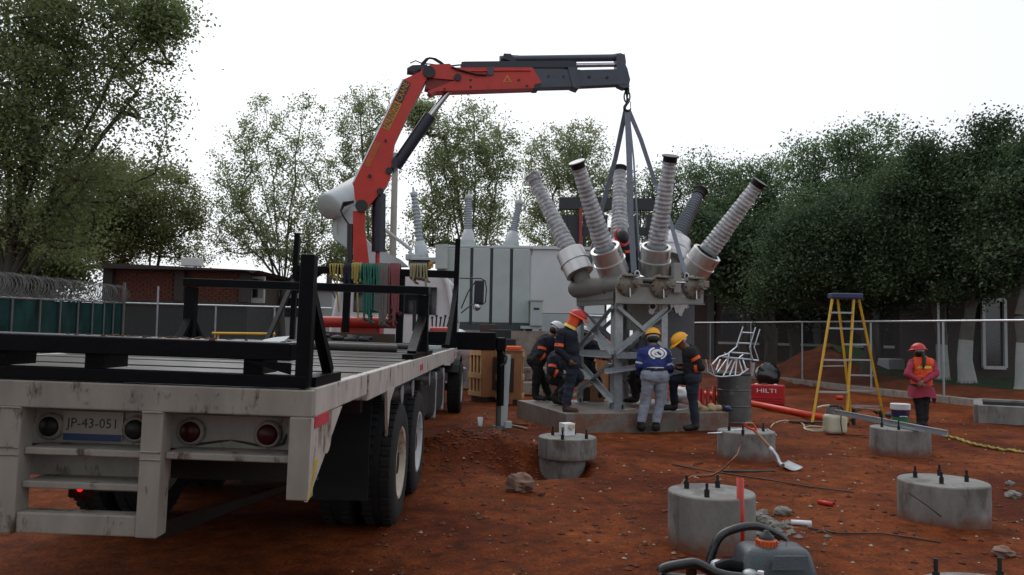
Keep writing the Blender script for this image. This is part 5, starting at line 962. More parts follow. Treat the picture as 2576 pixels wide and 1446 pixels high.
p, q_ = at(1335, 756, YT-.4), at(1364, 820, YT-.4); b = MB(); b.box(((p.x+q_.x)/2, YT-.25, (p.z+q_.z)/2), (q_.x-p.x, .35, p.z-q_.z)); kx = b.build('control_box', 'trafo', tf, bevel=.012); b = MB(); b.box(((p.x+q_.x)/2, YT-.25, p.z+.015), (q_.x-p.x+.09, .42, .03)); b.build('box_lid', 'trafo_light', kx)
b = MB(); b.box(((p.x+q_.x)/2, YT-.43, p.z-.22), (.16, .006, .06)); b.build('nameplate', 'blue_lbl', kx)
b = MB(); x = (p.x+q_.x)/2
for dx in (-.32, .12): b.box((x+dx, YT-.2, q_.z/2), (.07, .07, q_.z))
b.box((x-.1, YT-.2, q_.z-.04), (.65, .3, .08)); b.build('box_stand', 'trafo', tf)
b = MB(); b.box((x-.38, YT+.3, .75), (.55, .5, 1.5)); b.build('pale_panel', 'white_wall', tf)
for ux, vt, vb, tu in ((1040, 478, 655, 14), (1180, 486, 612, -2), (1308, 500, 616, -14)):
    tp, bs = at(ux, vt, YT+.7), at(ux+tu*1.6, vb, YT+.5); ax = (tp-bs); H = ax.length; ax.normalize(); k0 = .40 if vb < 650 else .56; prof = [(0, .20), (k0*.72, .175), (k0*.74, .15), (k0, .125)]; n_ = 12
    for i in range(n_):
        t = k0+(H-k0-.22)*i/n_; dt = (H-k0-.22)/n_; r = .115-.025*i/n_; prof += [(t, r*.75), (t+dt*.35, r*.75), (t+dt*.5, r*1.05), (t+dt*.7, r*1.02), (t+dt*.9, r*.75)]
    prof += [(H-.21, .06), (H-.2, .10), (H-.08, .11), (H-.06, .05), (H, .03), (H+.09, .025)]; b = MB(); b.lathe(bs, ax, prof, 20); bo = b.build('bushing', 'trafo_light', tf)
    b = MB(); b.lathe(bs, ax, [(k0+.02, .118), (k0+.04, .118)]+[x for i in range(n_) for x in ((k0+(H-k0-.22)*(i+.2)/n_, .09-.02*i/n_), (k0+(H-k0-.22)*(i+.45)/n_, .122-.026*i/n_), (k0+(H-k0-.22)*(i+.65)/n_, .122-.026*i/n_), (k0+(H-k0-.22)*(i+.9)/n_, .09-.02*i/n_))], 20, cap=False); b.build('porcelain_sheds', 'porcelain_pale', bo)
    b = MB(); b.cyl(bs-ax*.25, bs+ax*.04, .23, n=18); b.build('turret', 'trafo', bo)
# conservator with its gusset support, carried on the tank's left end
c0, c1 = zt_(150, 430, YT+.2), zt_(470, 240, YT+1.7); ax = (c1-c0).normalized(); b = MB(); b.lathe(c0, ax, [(0, .30), (.03, .36), (.10, .385), (1.75, .385), (1.8, .36)], 28); cv = b.build('conservator', 'trafo_light', tf)
b = MB(); b.lathe(c0-ax*.02, -ax, [(-.02, .36), (.03, .28), (.05, .001)], 28); b.build('conservator_cap', 'trafo', cv)
b = MB(); b.prism([zt_(x, y, YT+.6) for x, y in ((190, 440), (430, 420), (430, 640), (560, 790), (840, 930), (920, 1000), (520, 1010), (350, 850), (195, 730))], (0, .35, 0)); b.build('conservator_bracket', 'trafo_light', tf, bevel=.01)
b = MB(); b.prism([zt_(x, y, YT+.58) for x, y in ((196, 470), (238, 470), (238, 690), (330, 740), (355, 840), (200, 725))], (0, -.05, 0)); b.build('bracket_web', 'trafo', tf)
b = MB(); b.tube([zt_(690, 640, YT+.3), zt_(945, 835, YT+.3), zt_(945, 900, YT+.3)], .05, 8); b.build('oil_pipe', 'trafo_light', tf)
b = MB(); b.box(zt_(975, 915, YT+.3), (.42, .35, .16)); b.box(zt_(1080, 945, YT+.3), (.7, .6, .14)); b.build('relay_box', 'trafo_light', tf, bevel=.015)
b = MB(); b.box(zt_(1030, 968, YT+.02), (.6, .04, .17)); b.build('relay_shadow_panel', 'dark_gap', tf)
b = MB(); b.box(zt_(1142, 985, YT-.05), (.13, .02, .17)); ws = b.build('warning_sign', 'sticker_y', tf); b = MB(); c = zt_(1142, 985, YT-.063); b.beam(c+V((-.05, 0, -.05)), c+V((.05, 0, .05)), .004, .03, up=V((0, 1, 0))); b.build('warning_stripe', 'cap_dark', ws)
p, q_ = zq(1430, 60, YT-.1), zq(1535, 270, YT-.1); b = MB(); b.prism([zq(1430, 100, YT-.2), zq(1450, 60, YT-.2), zq(1535, 55, YT-.2), zq(1535, 275, YT-.2), zq(1425, 275, YT-.2)], (0, .5, 0)); b.build('end_radiator', 'trafo', tf, bevel=.03)
# dark boxes stacked in front of the transformer plinth
for (x0, y0, x1, y1, yy, lb) in ((440, 50, 665, 140, 20.6, 'brown box standing just above the stabiliser beam'), (560, 115, 830, 320, 20.2, 'dark grey box between the stabiliser and transformer plinth'), (765, 235, 890, 330, 19.8, 'smaller dark box right of the stabiliser head')):
    p, q_ = zs(x0, y0, yy), zs(x1, y1, yy); b = MB(); b.box(((p.x+q_.x)/2, yy+.4, p.z/2), (q_.x-p.x, .8, p.z)); tag(b.build('equipment_box', 'rebar' if y0 == 50 else 'gantry', bevel=.02), lb, 'box', 'dark boxes before the transformer')
# ================================================================== people
def capsule(mb, p0, p1, r0, r1, n=14):
    p0, p1 = V(p0), V(p1); L = (p1-p0).length
    if L < 1e-5: p1 = p0+V((0, 0, .001)); L = .001
    prof = [(-r0*math.cos(a), max(1e-4, r0*math.sin(a))) for a in np.linspace(0.02, math.pi/2, 6)]+[(L+r1*math.sin(a), max(1e-4, r1*math.cos(a))) for a in np.linspace(0, math.pi/2-.02, 6)]
    mb.lathe(p0, p1-p0, prof, n)
def person(label, J, wear, offs=None, group='site workers', sc_=1.0, bands=(), helmet='helmet_y', brim='short', face=None, up=None, boots='boot_k', hold=None, hairstyle=None, brim_m=None):
    lat = V(J['lat']).normalized(); pel, che, hd = V(J['pel']), V(J['che']), V(J['hd']); face = V(face or V((0, 1, 0))).normalized(); up = V(up or V((0, 0, 1)))
    up = (up-face*up.dot(face)).normalized(); ft = (V(J['aL'])+V(J['aR']))/2; t = thing('person', label, 'person', V((pel.x, pel.y, min(V(J['aL']).z, V(J['aR']).z)-.08)), group)
    k = sc_; spine = (che-pel).normalized(); shL, shR = V(J.get('sL', che-lat*.185*k)), V(J.get('sR', che+lat*.185*k)); hL, hR = pel-lat*.092*k, pel+lat*.092*k; C = []
    A = lambda p, q, a, b, g: C.append((V(p), V(q), a*k, b*k, g))
    A(pel-lat*.065*k+spine*.06, che-lat*.085*k-spine*.05, .108, .112, 'top'); A(pel+lat*.065*k+spine*.06, che+lat*.085*k-spine*.05, .108, .112, 'top'); A(pel+spine*.1, che-spine*.02, .11, .12, 'top')
    A(hL, hR, .118, .118, 'bottom'); A(shL-spine*.03, shR-spine*.03, .066, .066, 'top'); A(che+spine*.02, hd-up*.06*k, .062, .056, 'skin')
    for s in 'LR':
        sh, el, wr = (shL if s == 'L' else shR), V(J['e'+s]), V(J['w'+s]); kn, an = V(J['k'+s]), V(J['a'+s]); hp = hL if s == 'L' else hR; td = V(J['t'+s]).normalized()
        A(sh, el, .060, .049, 'sleeve'); A(el, wr, .047, .037, 'sleeve'); hd_ = (wr-el).normalized(); A(wr+hd_*.02, wr+hd_*.075*k, .031, .028, 'skin')
        A(hp, kn, .094, .066, 'bottom'); A(kn, an+V((0, 0, .06)), .064, .052, 'bottom'); A(an+V((0, 0, .05)), an-V((0, 0, .015)), .052, .050, 'boot'+s); A(an-V((0, 0, .035*k)), an+td*.155*k-V((0, 0, .045*k)), .046, .036, 'boot'+s)
    A(hd-up*.035*k+face*.012, hd+up*.035*k, .082, .092, 'skin'); A(hd-up*.085*k+face*.045, hd-up*.06*k+face*.03, .045, .05, 'skin')
    mb = MB()
    for p, q, a, b, g in C: capsule(mb, p, q, a, b)
    o = mb.build('tmp', 'skin', None, keep_origin=True); r = o.modifiers.new('r', 'REMESH'); r.mode = 'VOXEL'; r.voxel_size = .017; r.use_smooth_shade = True
    s_ = o.modifiers.new('s', 'SMOOTH'); s_.factor = .5; s_.iterations = 4
    bpy.context.view_layer.update(); me = bpy.data.meshes.new_from_object(o.evaluated_get(bpy.context.evaluated_depsgraph_get())); bpy.data.objects.remove(o)
    n = len(me.vertices); co = np.empty(n*3); me.vertices.foreach_get('co', co); co = co.reshape(-1, 3); no = np.empty(n*3); me.vertices.foreach_get('normal', no); no = no.reshape(-1, 3); pol = [tuple(p.vertices) for p in me.polygons]; bpy.data.meshes.remove(me)
    D = np.empty((len(C), n))
    for i, (p, q, a, b, g) in enumerate(C):
        p_, d = np.array(p), np.array(q-p); tt = np.clip(((co-p_)@d)/max(1e-9, d@d), 0, 1); D[i] = np.linalg.norm(co-p_-tt[:, None]*d, axis=1)-(a+(b-a)*tt)
    reg = np.array([c[4] for c in C])[D.argmin(0)]
    bd = MB(); bd.add([V(c) for c in co], pol, True)
    for s in 'LR':          # hands: five curled fingers; facial features
        el, wr = V(J['e'+s]), V(J['w'+s]); d = (wr-el).normalized(); pn = d.cross(lat); pn = pn.normalized() if pn.length > .1 else V((0, 0, 1)); sd = d.cross(pn).normalized()
        for i, (f, L) in enumerate(((-.030, .060), (-.010, .075), (.011, .070), (.030, .055))):
            b0 = wr+d*.085*k+sd*f*k; bd.tube([b0-d*.02, b0+d*L*.4*k, b0+d*L*.75*k-pn*.02*k, b0+d*L*.85*k-pn*.042*k], [.010, .0095, .0085, .006], 6)
        tb_ = wr+d*.03*k+sd*.032*k; bd.tube([tb_-sd*.01, tb_+sd*.022*k+d*.02*k-pn*.01, tb_+sd*.026*k+d*.045*k-pn*.025*k], [.012, .011, .008], 6)
    rt = face.cross(up); fc = hd-up*.015*k
    bd.tube([fc+face*.085*k+up*.02*k, fc+face*.108*k-up*.022*k, fc+face*.088*k-up*.034*k], [.008, .015, .008], 6)
    for s in (-1, 1): bd.ball(fc+rt*s*.090*k-face*.005-up*.01, (.012, .03*k, .034*k), 8, 6, X=rt, Y=face, Z=up)
    bd.tube([fc+face*.088*k-up*.058*k-rt*.024, fc+face*.094*k-up*.058*k, fc+face*.088*k-up*.058*k+rt*.024], .006, 5)
    body = bd.build('body', 'skin', t); hm = MB()
    for s in (-1, 1): hm.ball(fc+face*.080*k+rt*s*.032*k+up*.016*k, .013*k, 8, 6)
    hm.build('eyes', 'cap_dark', t)
    polc = np.array([[*co[list(p)].mean(0)] for p in pol]); pr = [max(set(reg[list(p)]), key=list(reg[list(p)]).count) for p in pol]; trees = {}
    wear = dict(wear); bt_ = wear.pop('boot', None)
    if bt_: wear['bootL'] = wear['bootR'] = ('boot', bt_[1])
    for g, (nm, m) in wear.items():
        regs = g.split('+'); fs = [p for p, x in zip(pol, pr) if x in regs]
        if not fs: continue
        off = (offs or {}).get(g, .012); idx = sorted({i for f in fs for i in f}); mp = {i: j for j, i in enumerate(idx)}
        vs = [V(co[i])+V(no[i])*(off+.012*noise.noise(V(co[i])*9)+.011*noise.noise(V((co[i][0]*13, co[i][1]*13, co[i][2]*26)))) for i in idx]; b = MB(); b.add(vs, [tuple(mp[i] for i in f) for f in fs], True); b.build(nm, m, t); trees[nm+g] = (vs, [tuple(mp[i] for i in f) for f in fs])
    allv, allf = [], []
    for vs, fs in trees.values(): allf += [tuple(i+len(allv) for i in f) for f in fs]; allv += vs
    bvh = BVHTree.FromPolygons([tuple(v) for v in allv], allf)
    def band(p, q, f, w, m, rdef=.07, arc=(0, 2*math.pi), nm='reflective_band'):
        p, q = V(p), V(q); ax = (q-p).normalized(); c = p.lerp(q, f); x = ax.cross(V((.1, 1, .2))).normalized(); y = ax.cross(x); vs = []; N = 26
        for j in range(N):
            a = arc[0]+(arc[1]-arc[0])*j/N; d = x*math.cos(a)+y*math.sin(a)
            for h in (-w/2, w/2):
                h_ = bvh.ray_cast(c+ax*h, d, .32); r = min(h_[3] if h_[0] else rdef, rdef*1.22)+.004; vs.append(c+ax*h+d*r)
        b = MB(); b.add(vs, [(2*j, 2*((j+1) % N), 2*((j+1) % N)+1, 2*j+1) for j in range(N)], True); b.build(nm, m, t)
    P = dict(shL=shL, shR=shR, eL=V(J['eL']), eR=V(J['eR']), wL=V(J['wL']), wR=V(J['wR']), pel=pel, che=che, hL=hL, hR=hR, kL=V(J['kL']), kR=V(J['kR']), aL=V(J['aL']), aR=V(J['aR']))
    for a, c, f, w, m in bands: band(P[a], P[c], f, w, m, .14 if 'pel' in (a, c) else .07)
    # helmet: dome with ribs and a brim
    if helmet:
        c = hd+up*.035*k; b = MB(); N = 28; vs = []; Rr, Rf, H = .124*k, .146*k, .118*k; rows = 9
        for i in range(rows):
            th = math.pi/2*i/(rows-1)
            for j in range(N):
                a = 2*math.pi*j/N; rib = 1+.018*math.cos(a*2)**8*math.sin(th); vs.append(c+(rt*math.cos(a)*Rr+face*math.sin(a)*Rf)*math.cos(th)*rib+up*(H*math.sin(th)*rib))
        b.add(vs, [(i*N+j, i*N+(j+1) % N, (i+1)*N+(j+1) % N, (i+1)*N+j) for i in range(rows-1) for j in range(N)], True); ho = b.build('helmet', helmet, t)
        b = MB(); vs = []
        for j in range(N):
            a = 2*math.pi*j/N; fr_ = max(0, math.sin(a)); e = (.010+.050*fr_**2) if brim == 'short' else (.038+.022*fr_)
            d = rt*math.cos(a)*Rr+face*math.sin(a)*Rf; vs += [c+d*.99+up*.006, c+d*(1+e/.135)-up*(.012+.016*fr_), c+d*(1+e/.135)-up*(.018+.016*fr_), c+d*.97-up*.008]
        b.add(vs, [(4*j+q, 4*j+(q+1) % 4, 4*((j+1) % N)+(q+1) % 4, 4*((j+1) % N)+q) for j in range(N) for q in range(4)], True); b.build('brim', brim_m or (helmet if hairstyle != 'shade' else 'orange_band'), ho)
        b = MB(); pts = [c+rt*math.cos(a)*.098*k+face*math.sin(a)*.108*k-up*.035*k for a in np.linspace(math.pi*1.08, math.pi*1.92, 12)]; b.ribbon(pts, .028, .006, up); b.build('headband', 'silver_band' if hairstyle != 'shade' else 'orange_cloth', ho)
    if hairstyle in ('hair', 'tail'):
        b = MB(); b.ball(hd-face*.022*k-up*.03*k, (.096*k, .088*k, .095*k), 14, 10, X=rt, Y=face, Z=up)
        if hairstyle == 'tail': b.tube([hd-face*.10*k-up*.05*k, hd-face*.14*k-up*.16*k, hd-face*.135*k-up*.27*k-rt*.02, hd-face*.13*k-up*.36*k-rt*.04], [.03, .035, .028, .008], 8)
        b.build('hair', 'hair', t)
    if hairstyle == 'shade':
        b = MB(); N = 14; vs = []; c = hd+up*.02*k
        for j in range(N+1):
            a = math.pi*(.86+1.28*j/N)
            for (h, r) in ((0, .128), (-.09, .125), (-.17, .135), (-.215, .15)): vs.append(c+(rt*math.cos(a)+face*math.sin(a))*r*k*(1+.05*math.sin(j*2.1))+up*h*k)
        b.add(vs, [(4*j+q, 4*j+q+1, 4*j+q+5, 4*j+q+4) for j in range(N) for q in range(2)], True, 0); b.add([p for p in vs], [(4*j+2, 4*j+3, 4*j+7, 4*j+6) for j in range(N)], True, 1); b.build('neck_shade', ('orange_cloth', 'yellow_band'), t)
    return t, bvh, P
wk = zoomed(2400, 1180, 2.582); wl = zoomed(2080, 1180, 2.8925); D_ = V
NAVY = {'top+sleeve': ('shirt', 'navy'), 'bottom': ('trousers', 'denim'), 'boot': ('boots', 'boot_k')}
OB = 'orange_band'
arm = lambda *fs: tuple((a, b, f, .05, OB) for a, b, f in fs)
# 1 the man in the blue jacket, seen from behind
Yq = 12.62; J = dict(lat=(1, .05, 0), pel=wk(568, 838, Yq), che=wk(553, 585, Yq+.10), hd=wk(548, 432, Yq+.19), sL=wk(435, 590, Yq+.08), sR=wk(672, 592, Yq+.08), eL=wk(405, 735, Yq+.06), eR=wk(712, 740, Yq+.08), wL=wk(415, 800, Yq+.30), wR=wk(728, 770, Yq+.32), kL=wk(472, 1090, Yq+.05), kR=wk(622, 1090, Yq+.05), aL=wk(432, 1350, Yq), aR=wk(580, 1352, Yq), tL=(-.2, 1, 0), tR=(.15, 1, 0))
t_, bv, P_ = person('person in blue jacket and pale jeans seen from behind with a yellow helmet', J, {'top+sleeve': ('jacket', 'blue_cloth'), 'bottom': ('jeans', 'denim_light'), 'boot': ('boots', 'boot_k')}, {'top+sleeve': .022, 'bottom': .020}, bands=(('shL', 'eL', .78, .03, 'silver_band'), ('shR', 'eR', .82, .03, 'silver_band'), ('pel', 'che', .26, .03, 'silver_band')), face=(.1, .93, -.30), hairstyle='hair')
def emblem(bv, c, rx, rz, parent, dirv):
    b = MB(); vs = []; fs = []; N, Rg = 36, 9
    for i in range(Rg+1):
        for j in range(N):
            a = 2*math.pi*j/N; q = c+V((math.cos(a)*rx*i/Rg, 0, math.sin(a)*rz*i/Rg)); h = bv.ray_cast(q-V(dirv)*.6, V(dirv), 1.2); vs.append((h[0] if h[0] else q)-V(dirv)*.004)
    def on(r, a):
        x, y = r*math.cos(a), r*math.sin(a)
        if r > .70: return r > .76 and abs(x) > .34
        return not (math.hypot((x-.10)/.40, (y+.02)/.30) < 1 and math.sin(x*11+y*7) > -.35)
    for i in range(Rg):
        for j in range(N):
            if on((i+.5)/Rg, 2*math.pi*(j+.5)/N): fs.append((i*N+j, (i+1)*N+j, (i+1)*N+(j+1) % N, i*N+(j+1) % N))
    b.add(vs, fs, True); b.build('back_emblem', 'letter_white', parent)
emblem(bv, wk(591, 600, Yq), .150, .098, t_, (0, 1, 0))
b = MB(); N = 24; vs = []
for j in range(N):
    a = 2*math.pi*j/N; d = V((math.cos(a), math.sin(a), 0))
    for h in (-.02, .02):
        o_ = P_['pel']+V((0, .01, .115+h)); hh = bv.ray_cast(o_, d, .3); vs.append(o_+d*((hh[3] if hh[0] else .15)+.005))
b.add(vs, [(2*j, 2*((j+1) % N), 2*((j+1) % N)+1, 2*j+1) for j in range(N)], True); b.build('belt', 'black_cloth', t_)
# 2 the man with one foot on the slab
Yq = 12.72; J = dict(lat=(.35, .94, 0), pel=wk(960, 855, Yq), che=wk(938, 590, Yq+.02), hd=wk(832, 480, Yq+.02), sL=wk(950, 590, Yq-.16), sR=wk(900, 590, Yq+.2), eL=wk(1040, 745, Yq-.2), eR=wk(900, 740, Yq+.28), wL=wk(880, 752, Yq-.05), wR=wk(805, 745, Yq+.22), kL=wk(985, 1085, Yq-.06), kR=wk(765, 855, Yq+.14), aL=wk(985, 1345, Yq-.05), aR=wk(765, 1140, 13.0), tL=(-1, .1, 0), tR=(-1, .15, 0))
J['kL'] = wk(960, 1085, Yq-.06); J['kR'] = wk(755, 880, Yq+.14)
person('person in black jacket and yellow helmet stepping up on the slab', J, {'top+sleeve': ('jacket', 'black_cloth'), 'bottom': ('jeans', 'denim'), 'boot': ('boots', 'boot_k')}, {'top+sleeve': .024, 'bottom': .016}, bands=arm(('shL', 'eL', .42), ('eL', 'wL', .22), ('eR', 'wR', .5)), face=(-.82, -.12, -.62), up=(-.5, 0, .8))
# 3 red helmet with orange neck shade, walking along the slab
Yq = 12.95; J = dict(lat=(.45, -.89, 0), pel=wl(575, 775, Yq), che=wl(545, 445, Yq), hd=wl(665, 268, Yq), sL=wl(600, 425, Yq+.18), sR=wl(470, 430, Yq-.12), eL=wl(620, 640, Yq+.25), eR=wl(447, 640, Yq-.16), wL=wl(680, 770, Yq+.15), wR=wl(560, 745, Yq-.18), kL=wl(690, 950, Yq+.13), kR=wl(580, 1030, Yq-.07), aL=wl(490, 1165, Yq+.55), aR=wl(530, 1305, Yq-.12), tL=(.8, .3, -.5), tR=(1, -.15, 0))
person('person in navy shirt with red helmet and orange neck shade walking on the slab', J, {**NAVY, 'boot': ('boots', 'boot')}, {'top+sleeve': .020, 'bottom': .020}, bands=arm(('shR', 'eR', .72), ('shL', 'eL', .72)), helmet='helmet_r', brim='full', face=(.86, -.1, -.42), hairstyle='shade')
# 4 white helmet bending at the slab's left end
Yq = 14.75; J = dict(lat=(.55, -.83, 0), pel=wl(185, 755, Yq), che=wl(320, 520, Yq), hd=wl(420, 395, Yq), sL=wl(345, 505, Yq+.18), sR=wl(270, 530, Yq-.14), eL=wl(360, 680, Yq+.2), eR=wl(235, 690, Yq-.2), wL=wl(400, 740, Yq+.1), wR=wl(300, 740, Yq-.16), kL=wl(270, 965, Yq+.1), kR=wl(190, 975, Yq-.08), aL=wl(320, 1165, Yq+.15), aR=wl(180, 1165, Yq-.05), tL=(1, -.1, 0), tR=(1, -.2, 0))
person('person in navy workwear and white helmet bending at the left end of the slab', J, {'top+sleeve': ('shirt', 'navy'), 'bottom': ('trousers', 'black_cloth'), 'boot': ('boots', 'boot_k')}, {'top+sleeve': .022, 'bottom': .018}, bands=arm(('shR', 'eR', .55), ('eR', 'wR', .35), ('shL', 'eL', .5)), helmet='helmet_w', face=(.75, .2, -.63), hairstyle='hair')
# 5 crouching between them
Yq = 14.1; J = dict(lat=(.3, -.95, 0), pel=wl(400, 960, Yq), che=wl(420, 720, Yq-.05), hd=wl(520, 640, Yq), sL=wl(470, 720, Yq+.15), sR=wl(390, 735, Yq-.15), eL=wl(560, 850, Yq+.2), eR=wl(370, 880, Yq-.2), wL=wl(620, 900, Yq+.1), wR=wl(480, 930, Yq-.2), kL=wl(560, 960, Yq+.2), kR=wl(540, 985, Yq-.15), aL=wl(450, 1180, Yq+.2), aR=wl(410, 1205, Yq-.1), tL=(1, 0, 0), tR=(1, -.1, 0))
person('person in dark overalls crouching half hidden behind the red helmeted worker', J, {'top+sleeve': ('shirt', 'navy'), 'bottom': ('trousers', 'black_cloth'), 'boot': ('boots', 'boot_k')}, {'top+sleeve': .02}, bands=arm(('eR', 'wR', .4), ('shR', 'eR', .6)), helmet=None, face=(.8, 0, -.6), hairstyle='hair')
# 6 white helmet inside the frame
Yq = 15.05; J = dict(lat=(.45, -.89, 0), pel=wl(740, 800, Yq), che=wl(820, 570, Yq), hd=wl(748, 462, Yq+.1), sL=wl(850, 560, Yq+.17), sR=wl(770, 580, Yq-.13), eL=wl(910, 690, Yq+.2), eR=wl(890, 700, Yq-.2), wL=wl(980, 730, Yq+.2), wR=wl(960, 720, Yq-.2), kL=wl(870, 960, Yq+.1), kR=wl(900, 970, Yq-.1), aL=wl(880, 1140, Yq+.1), aR=wl(925, 1145, Yq-.1), tL=(1, .3, 0), tR=(1, .2, 0))
J['che'] = wl(800, 570, Yq); J['hd'] = wl(752, 452, Yq)
person('person in navy shirt and white helmet seen through the left frame bracing', J, NAVY, {'top+sleeve': .02}, bands=arm(('eR', 'wR', .15), ('eR', 'wR', .75)), helmet='helmet_w', face=(.5, .7, -.5), hairstyle='hair')
# 7 crouching behind the man in blue
Yq = 14.2; J = dict(lat=(-.3, .95, 0), pel=wk(420, 930, Yq), che=wk(380, 690, Yq), hd=wk(330, 650, Yq+.1), sL=wk(370, 690, Yq-.16), sR=wk(380, 690, Yq+.16), eL=wk(340, 830, Yq-.2), eR=wk(360, 800, Yq+.2), wL=wk(335, 930, Yq-.15), wR=wk(300, 850, Yq+.2), kL=wk(330, 880, Yq-.15), kR=wk(340, 870, Yq+.15), aL=wk(375, 1055, Yq-.15), aR=wk(360, 1060, Yq+.15), tL=(-1, 0, 0), tR=(-1, .1, 0))
person('person in black clothes squatting behind the man in the blue jacket', J, {'top+sleeve': ('jacket', 'black_cloth'), 'bottom': ('trousers', 'black_cloth'), 'boot': ('boots', 'boot_k')}, helmet=None, face=(-.7, 0, -.7), hairstyle='hair')
# 8 kneeling on top of the frame between the bushings
Yq = 14.35; J = dict(lat=(.94, .3, 0), pel=z3(985, 1090, Yq+.1), che=z3(960, 800, Yq), hd=z3(895, 660, Yq-.05), sL=z3(895, 810, Yq), sR=z3(1010, 830, Yq+.05), eL=z3(870, 950, Yq-.1), eR=z3(1020, 980, Yq-.05), wL=z3(900, 1060, Yq-.2), wR=z3(960, 1070, Yq-.2), kL=z3(900, 1150, Yq-.2), kR=z3(1010, 1150, Yq-.15), aL=z3(900, 1180, Yq+.25), aR=z3(1020, 1180, Yq+.25), tL=(0, 1, 0), tR=(0, 1, 0))
person('person in dark blue with red helmet kneeling on top of the breaker frame', J, NAVY, {'top+sleeve': .02}, helmet='cap_dark', brim='full', brim_m='helmet_r', face=(.1, -.45, -.85), up=(.35, -.75, .35), bands=(('pel', 'che', .92, .05, OB),))
# 9 the woman in the orange vest
wz = zoomed(3400, 1150, 2.629); Yq = 14.15; J = dict(lat=(1, 0, 0), pel=wz(755, 1060, Yq), che=wz(755, 770, Yq), hd=wz(718, 665, Yq), sL=wz(655, 785, Yq), sR=wz(855, 785, Yq), eL=wz(605, 910, Yq-.10), eR=wz(905, 905, Yq-.10), wL=wz(725, 985, Yq-.20), wR=wz(775, 985, Yq-.22), kL=wz(725, 1230, Yq), kR=wz(790, 1230, Yq), aL=wz(735, 1425, Yq), aR=wz(785, 1425, Yq), tL=(-.1, 1, 0), tR=(.15, 1, 0))
t_, bv, P_ = person('person in orange vest and pink sleeves with hands clasped behind back', J, {'top': ('vest', 'orange_cloth'), 'sleeve': ('sleeves', 'pink_cloth'), 'bottom': ('trousers', 'black_cloth'), 'boot': ('shoes', 'boot_k')}, {'top': .020, 'sleeve': .012}, bands=(('pel', 'che', .78, .045, 'yellow_band'),), helmet='helmet_r', brim='full', face=(-.25, .95, -.1), hairstyle='tail', sc_=.93)
b = MB(); N = 30; vs = []
for i, (h, g) in enumerate(((.05, .004), (-.03, .014), (-.09, .026), (-.15, .03))):
    for j in range(N):
        a = 2*math.pi*j/N; q = P_['pel']+V((0, 0, max(h, -.02))); d = V((math.cos(a), math.sin(a), 0)); hh = bv.ray_cast(q, d, .3); r = min((hh[3] if hh[0] else .16), .19)+.012+g+.006*math.sin(a*5+i); vs.append(P_['pel']+d*r+V((0, 0, h+.015*math.sin(a*3)-(.12 if i == 3 and .2 > abs(a-.1) else 0))))
b.add(vs, [(i*N+j, i*N+(j+1) % N, (i+1)*N+(j+1) % N, (i+1)*N+j) for i in range(3) for j in range(N)], True); b.build('shirt_tail', 'pink_cloth', t_)
# ================================================================== round concrete piers with anchor bolts
def pier(label, c, R, H, bolts, stem=None, bolt_h=.11):
    c = V((c[0], c[1], 0)); t = thing('concrete_pier', label, 'concrete pier', c, 'round concrete piers with anchor bolts'); b = MB(); n = 48; base = -.06 if not stem else .05
    prof = [(base, R*.985), (base+.01, R), (H-.012, R), (H-.003, R-.006), (H, R-.014), (H, .001)]; b.lathe(c, (0, 0, 1), prof, n, sharp=True); b.build('pier_body', 'concrete_pier', t)
    if stem: b = MB(); b.cyl(c+V((stem[0], stem[1], -.3)), c+V((stem[0], stem[1], .055)), R*.80, n=36); b.build('pier_stem', 'concrete', t)
    for a in (.7+R*9, .7+R*9+math.pi):
        q = V((math.cos(a), math.sin(a), 0)); b = MB(); b.frame(c+q*R+V((0, 0, H*.5)), q*.003, V((-q.y, q.x, 0))*.005, V((0, 0, H*.47))); b.build('form_seam', 'concrete_pier', t)
    for x, y in bolts:
        b = MB(); p = c+V((x, y, H)); b.cyl(p-V((0, 0, .02)), p+V((0, 0, bolt_h)), .011, n=8); o = b.build('anchor_bolt', 'dark_bolt', t); b = MB(); b.cyl(p+V((0, 0, .0)), p+V((0, 0, .055)), .020, n=6); b.build('nut', 'dark_bolt', o)
def pc(ul, ur, vb, vback=None):       # pier centre and radius from its sides and front foot in the photo
    f = gnd((ul+ur)/2, vb); R = (ur-ul)/2*(f.y+.33)/2000; return (((ul+ur)/2-1288)/2000*(f.y+R), f.y+R), R
zp5 = zoomed(2600, 1600, 1.722)
def top_pts(c, H, px):    # bolt positions measured on the pier top plane
    return [(lambda g: (g.x-c[0], g.y-c[1]))(gnd((2600+x/1.722)/K, (1600+y/1.722)/K, H)) for x, y in px]
c1, R1 = pc(1360, 1505, 1172); z4_ = lambda x, y, H: gnd((1600+x/1.84)/K, (1600+y/1.84)/K, H)
H1 = .30; bl = [(g.x-c1[0], g.y-c1[1]) for g in (z4_(1124, 258, H1), z4_(1196, 290, H1), z4_(1372, 285, H1), z4_(1285, 250, H1))]
pier('pier standing in a dug hole with a small white box on top', c1, R1, H1, bl, stem=(-.06, -.02))
c2, R2 = pc(1808, 1948, 1158); pier('pier with the orange handled shovel leaning against it', c2, R2, .33, top_pts(c2, .33, ((545, 210), (640, 235), (780, 215))))
c3, R3 = pc(2192, 2332, 1146); pier('pier under the long steel channel in front of the woman', c3, R3, .33, top_pts(c3, .33, ((1597, 185), (1713, 205))), bolt_h=.13)
c4, R4 = pc(1686, 1898, 1388); pier('pier with an orange pipe standing against its right side', c4, R4, .37, top_pts(c4, .37, ((253, 608), (392, 668), (466, 603))), bolt_h=.10)
c5, R5 = pc(2264, 2472, 1330); pier('pier near the right edge with four bolts and a hanging wire', c5, R5, .33, top_pts(c5, .33, ((1827, 533), (1994, 520), (2008, 575), (2181, 562))), bolt_h=.10)
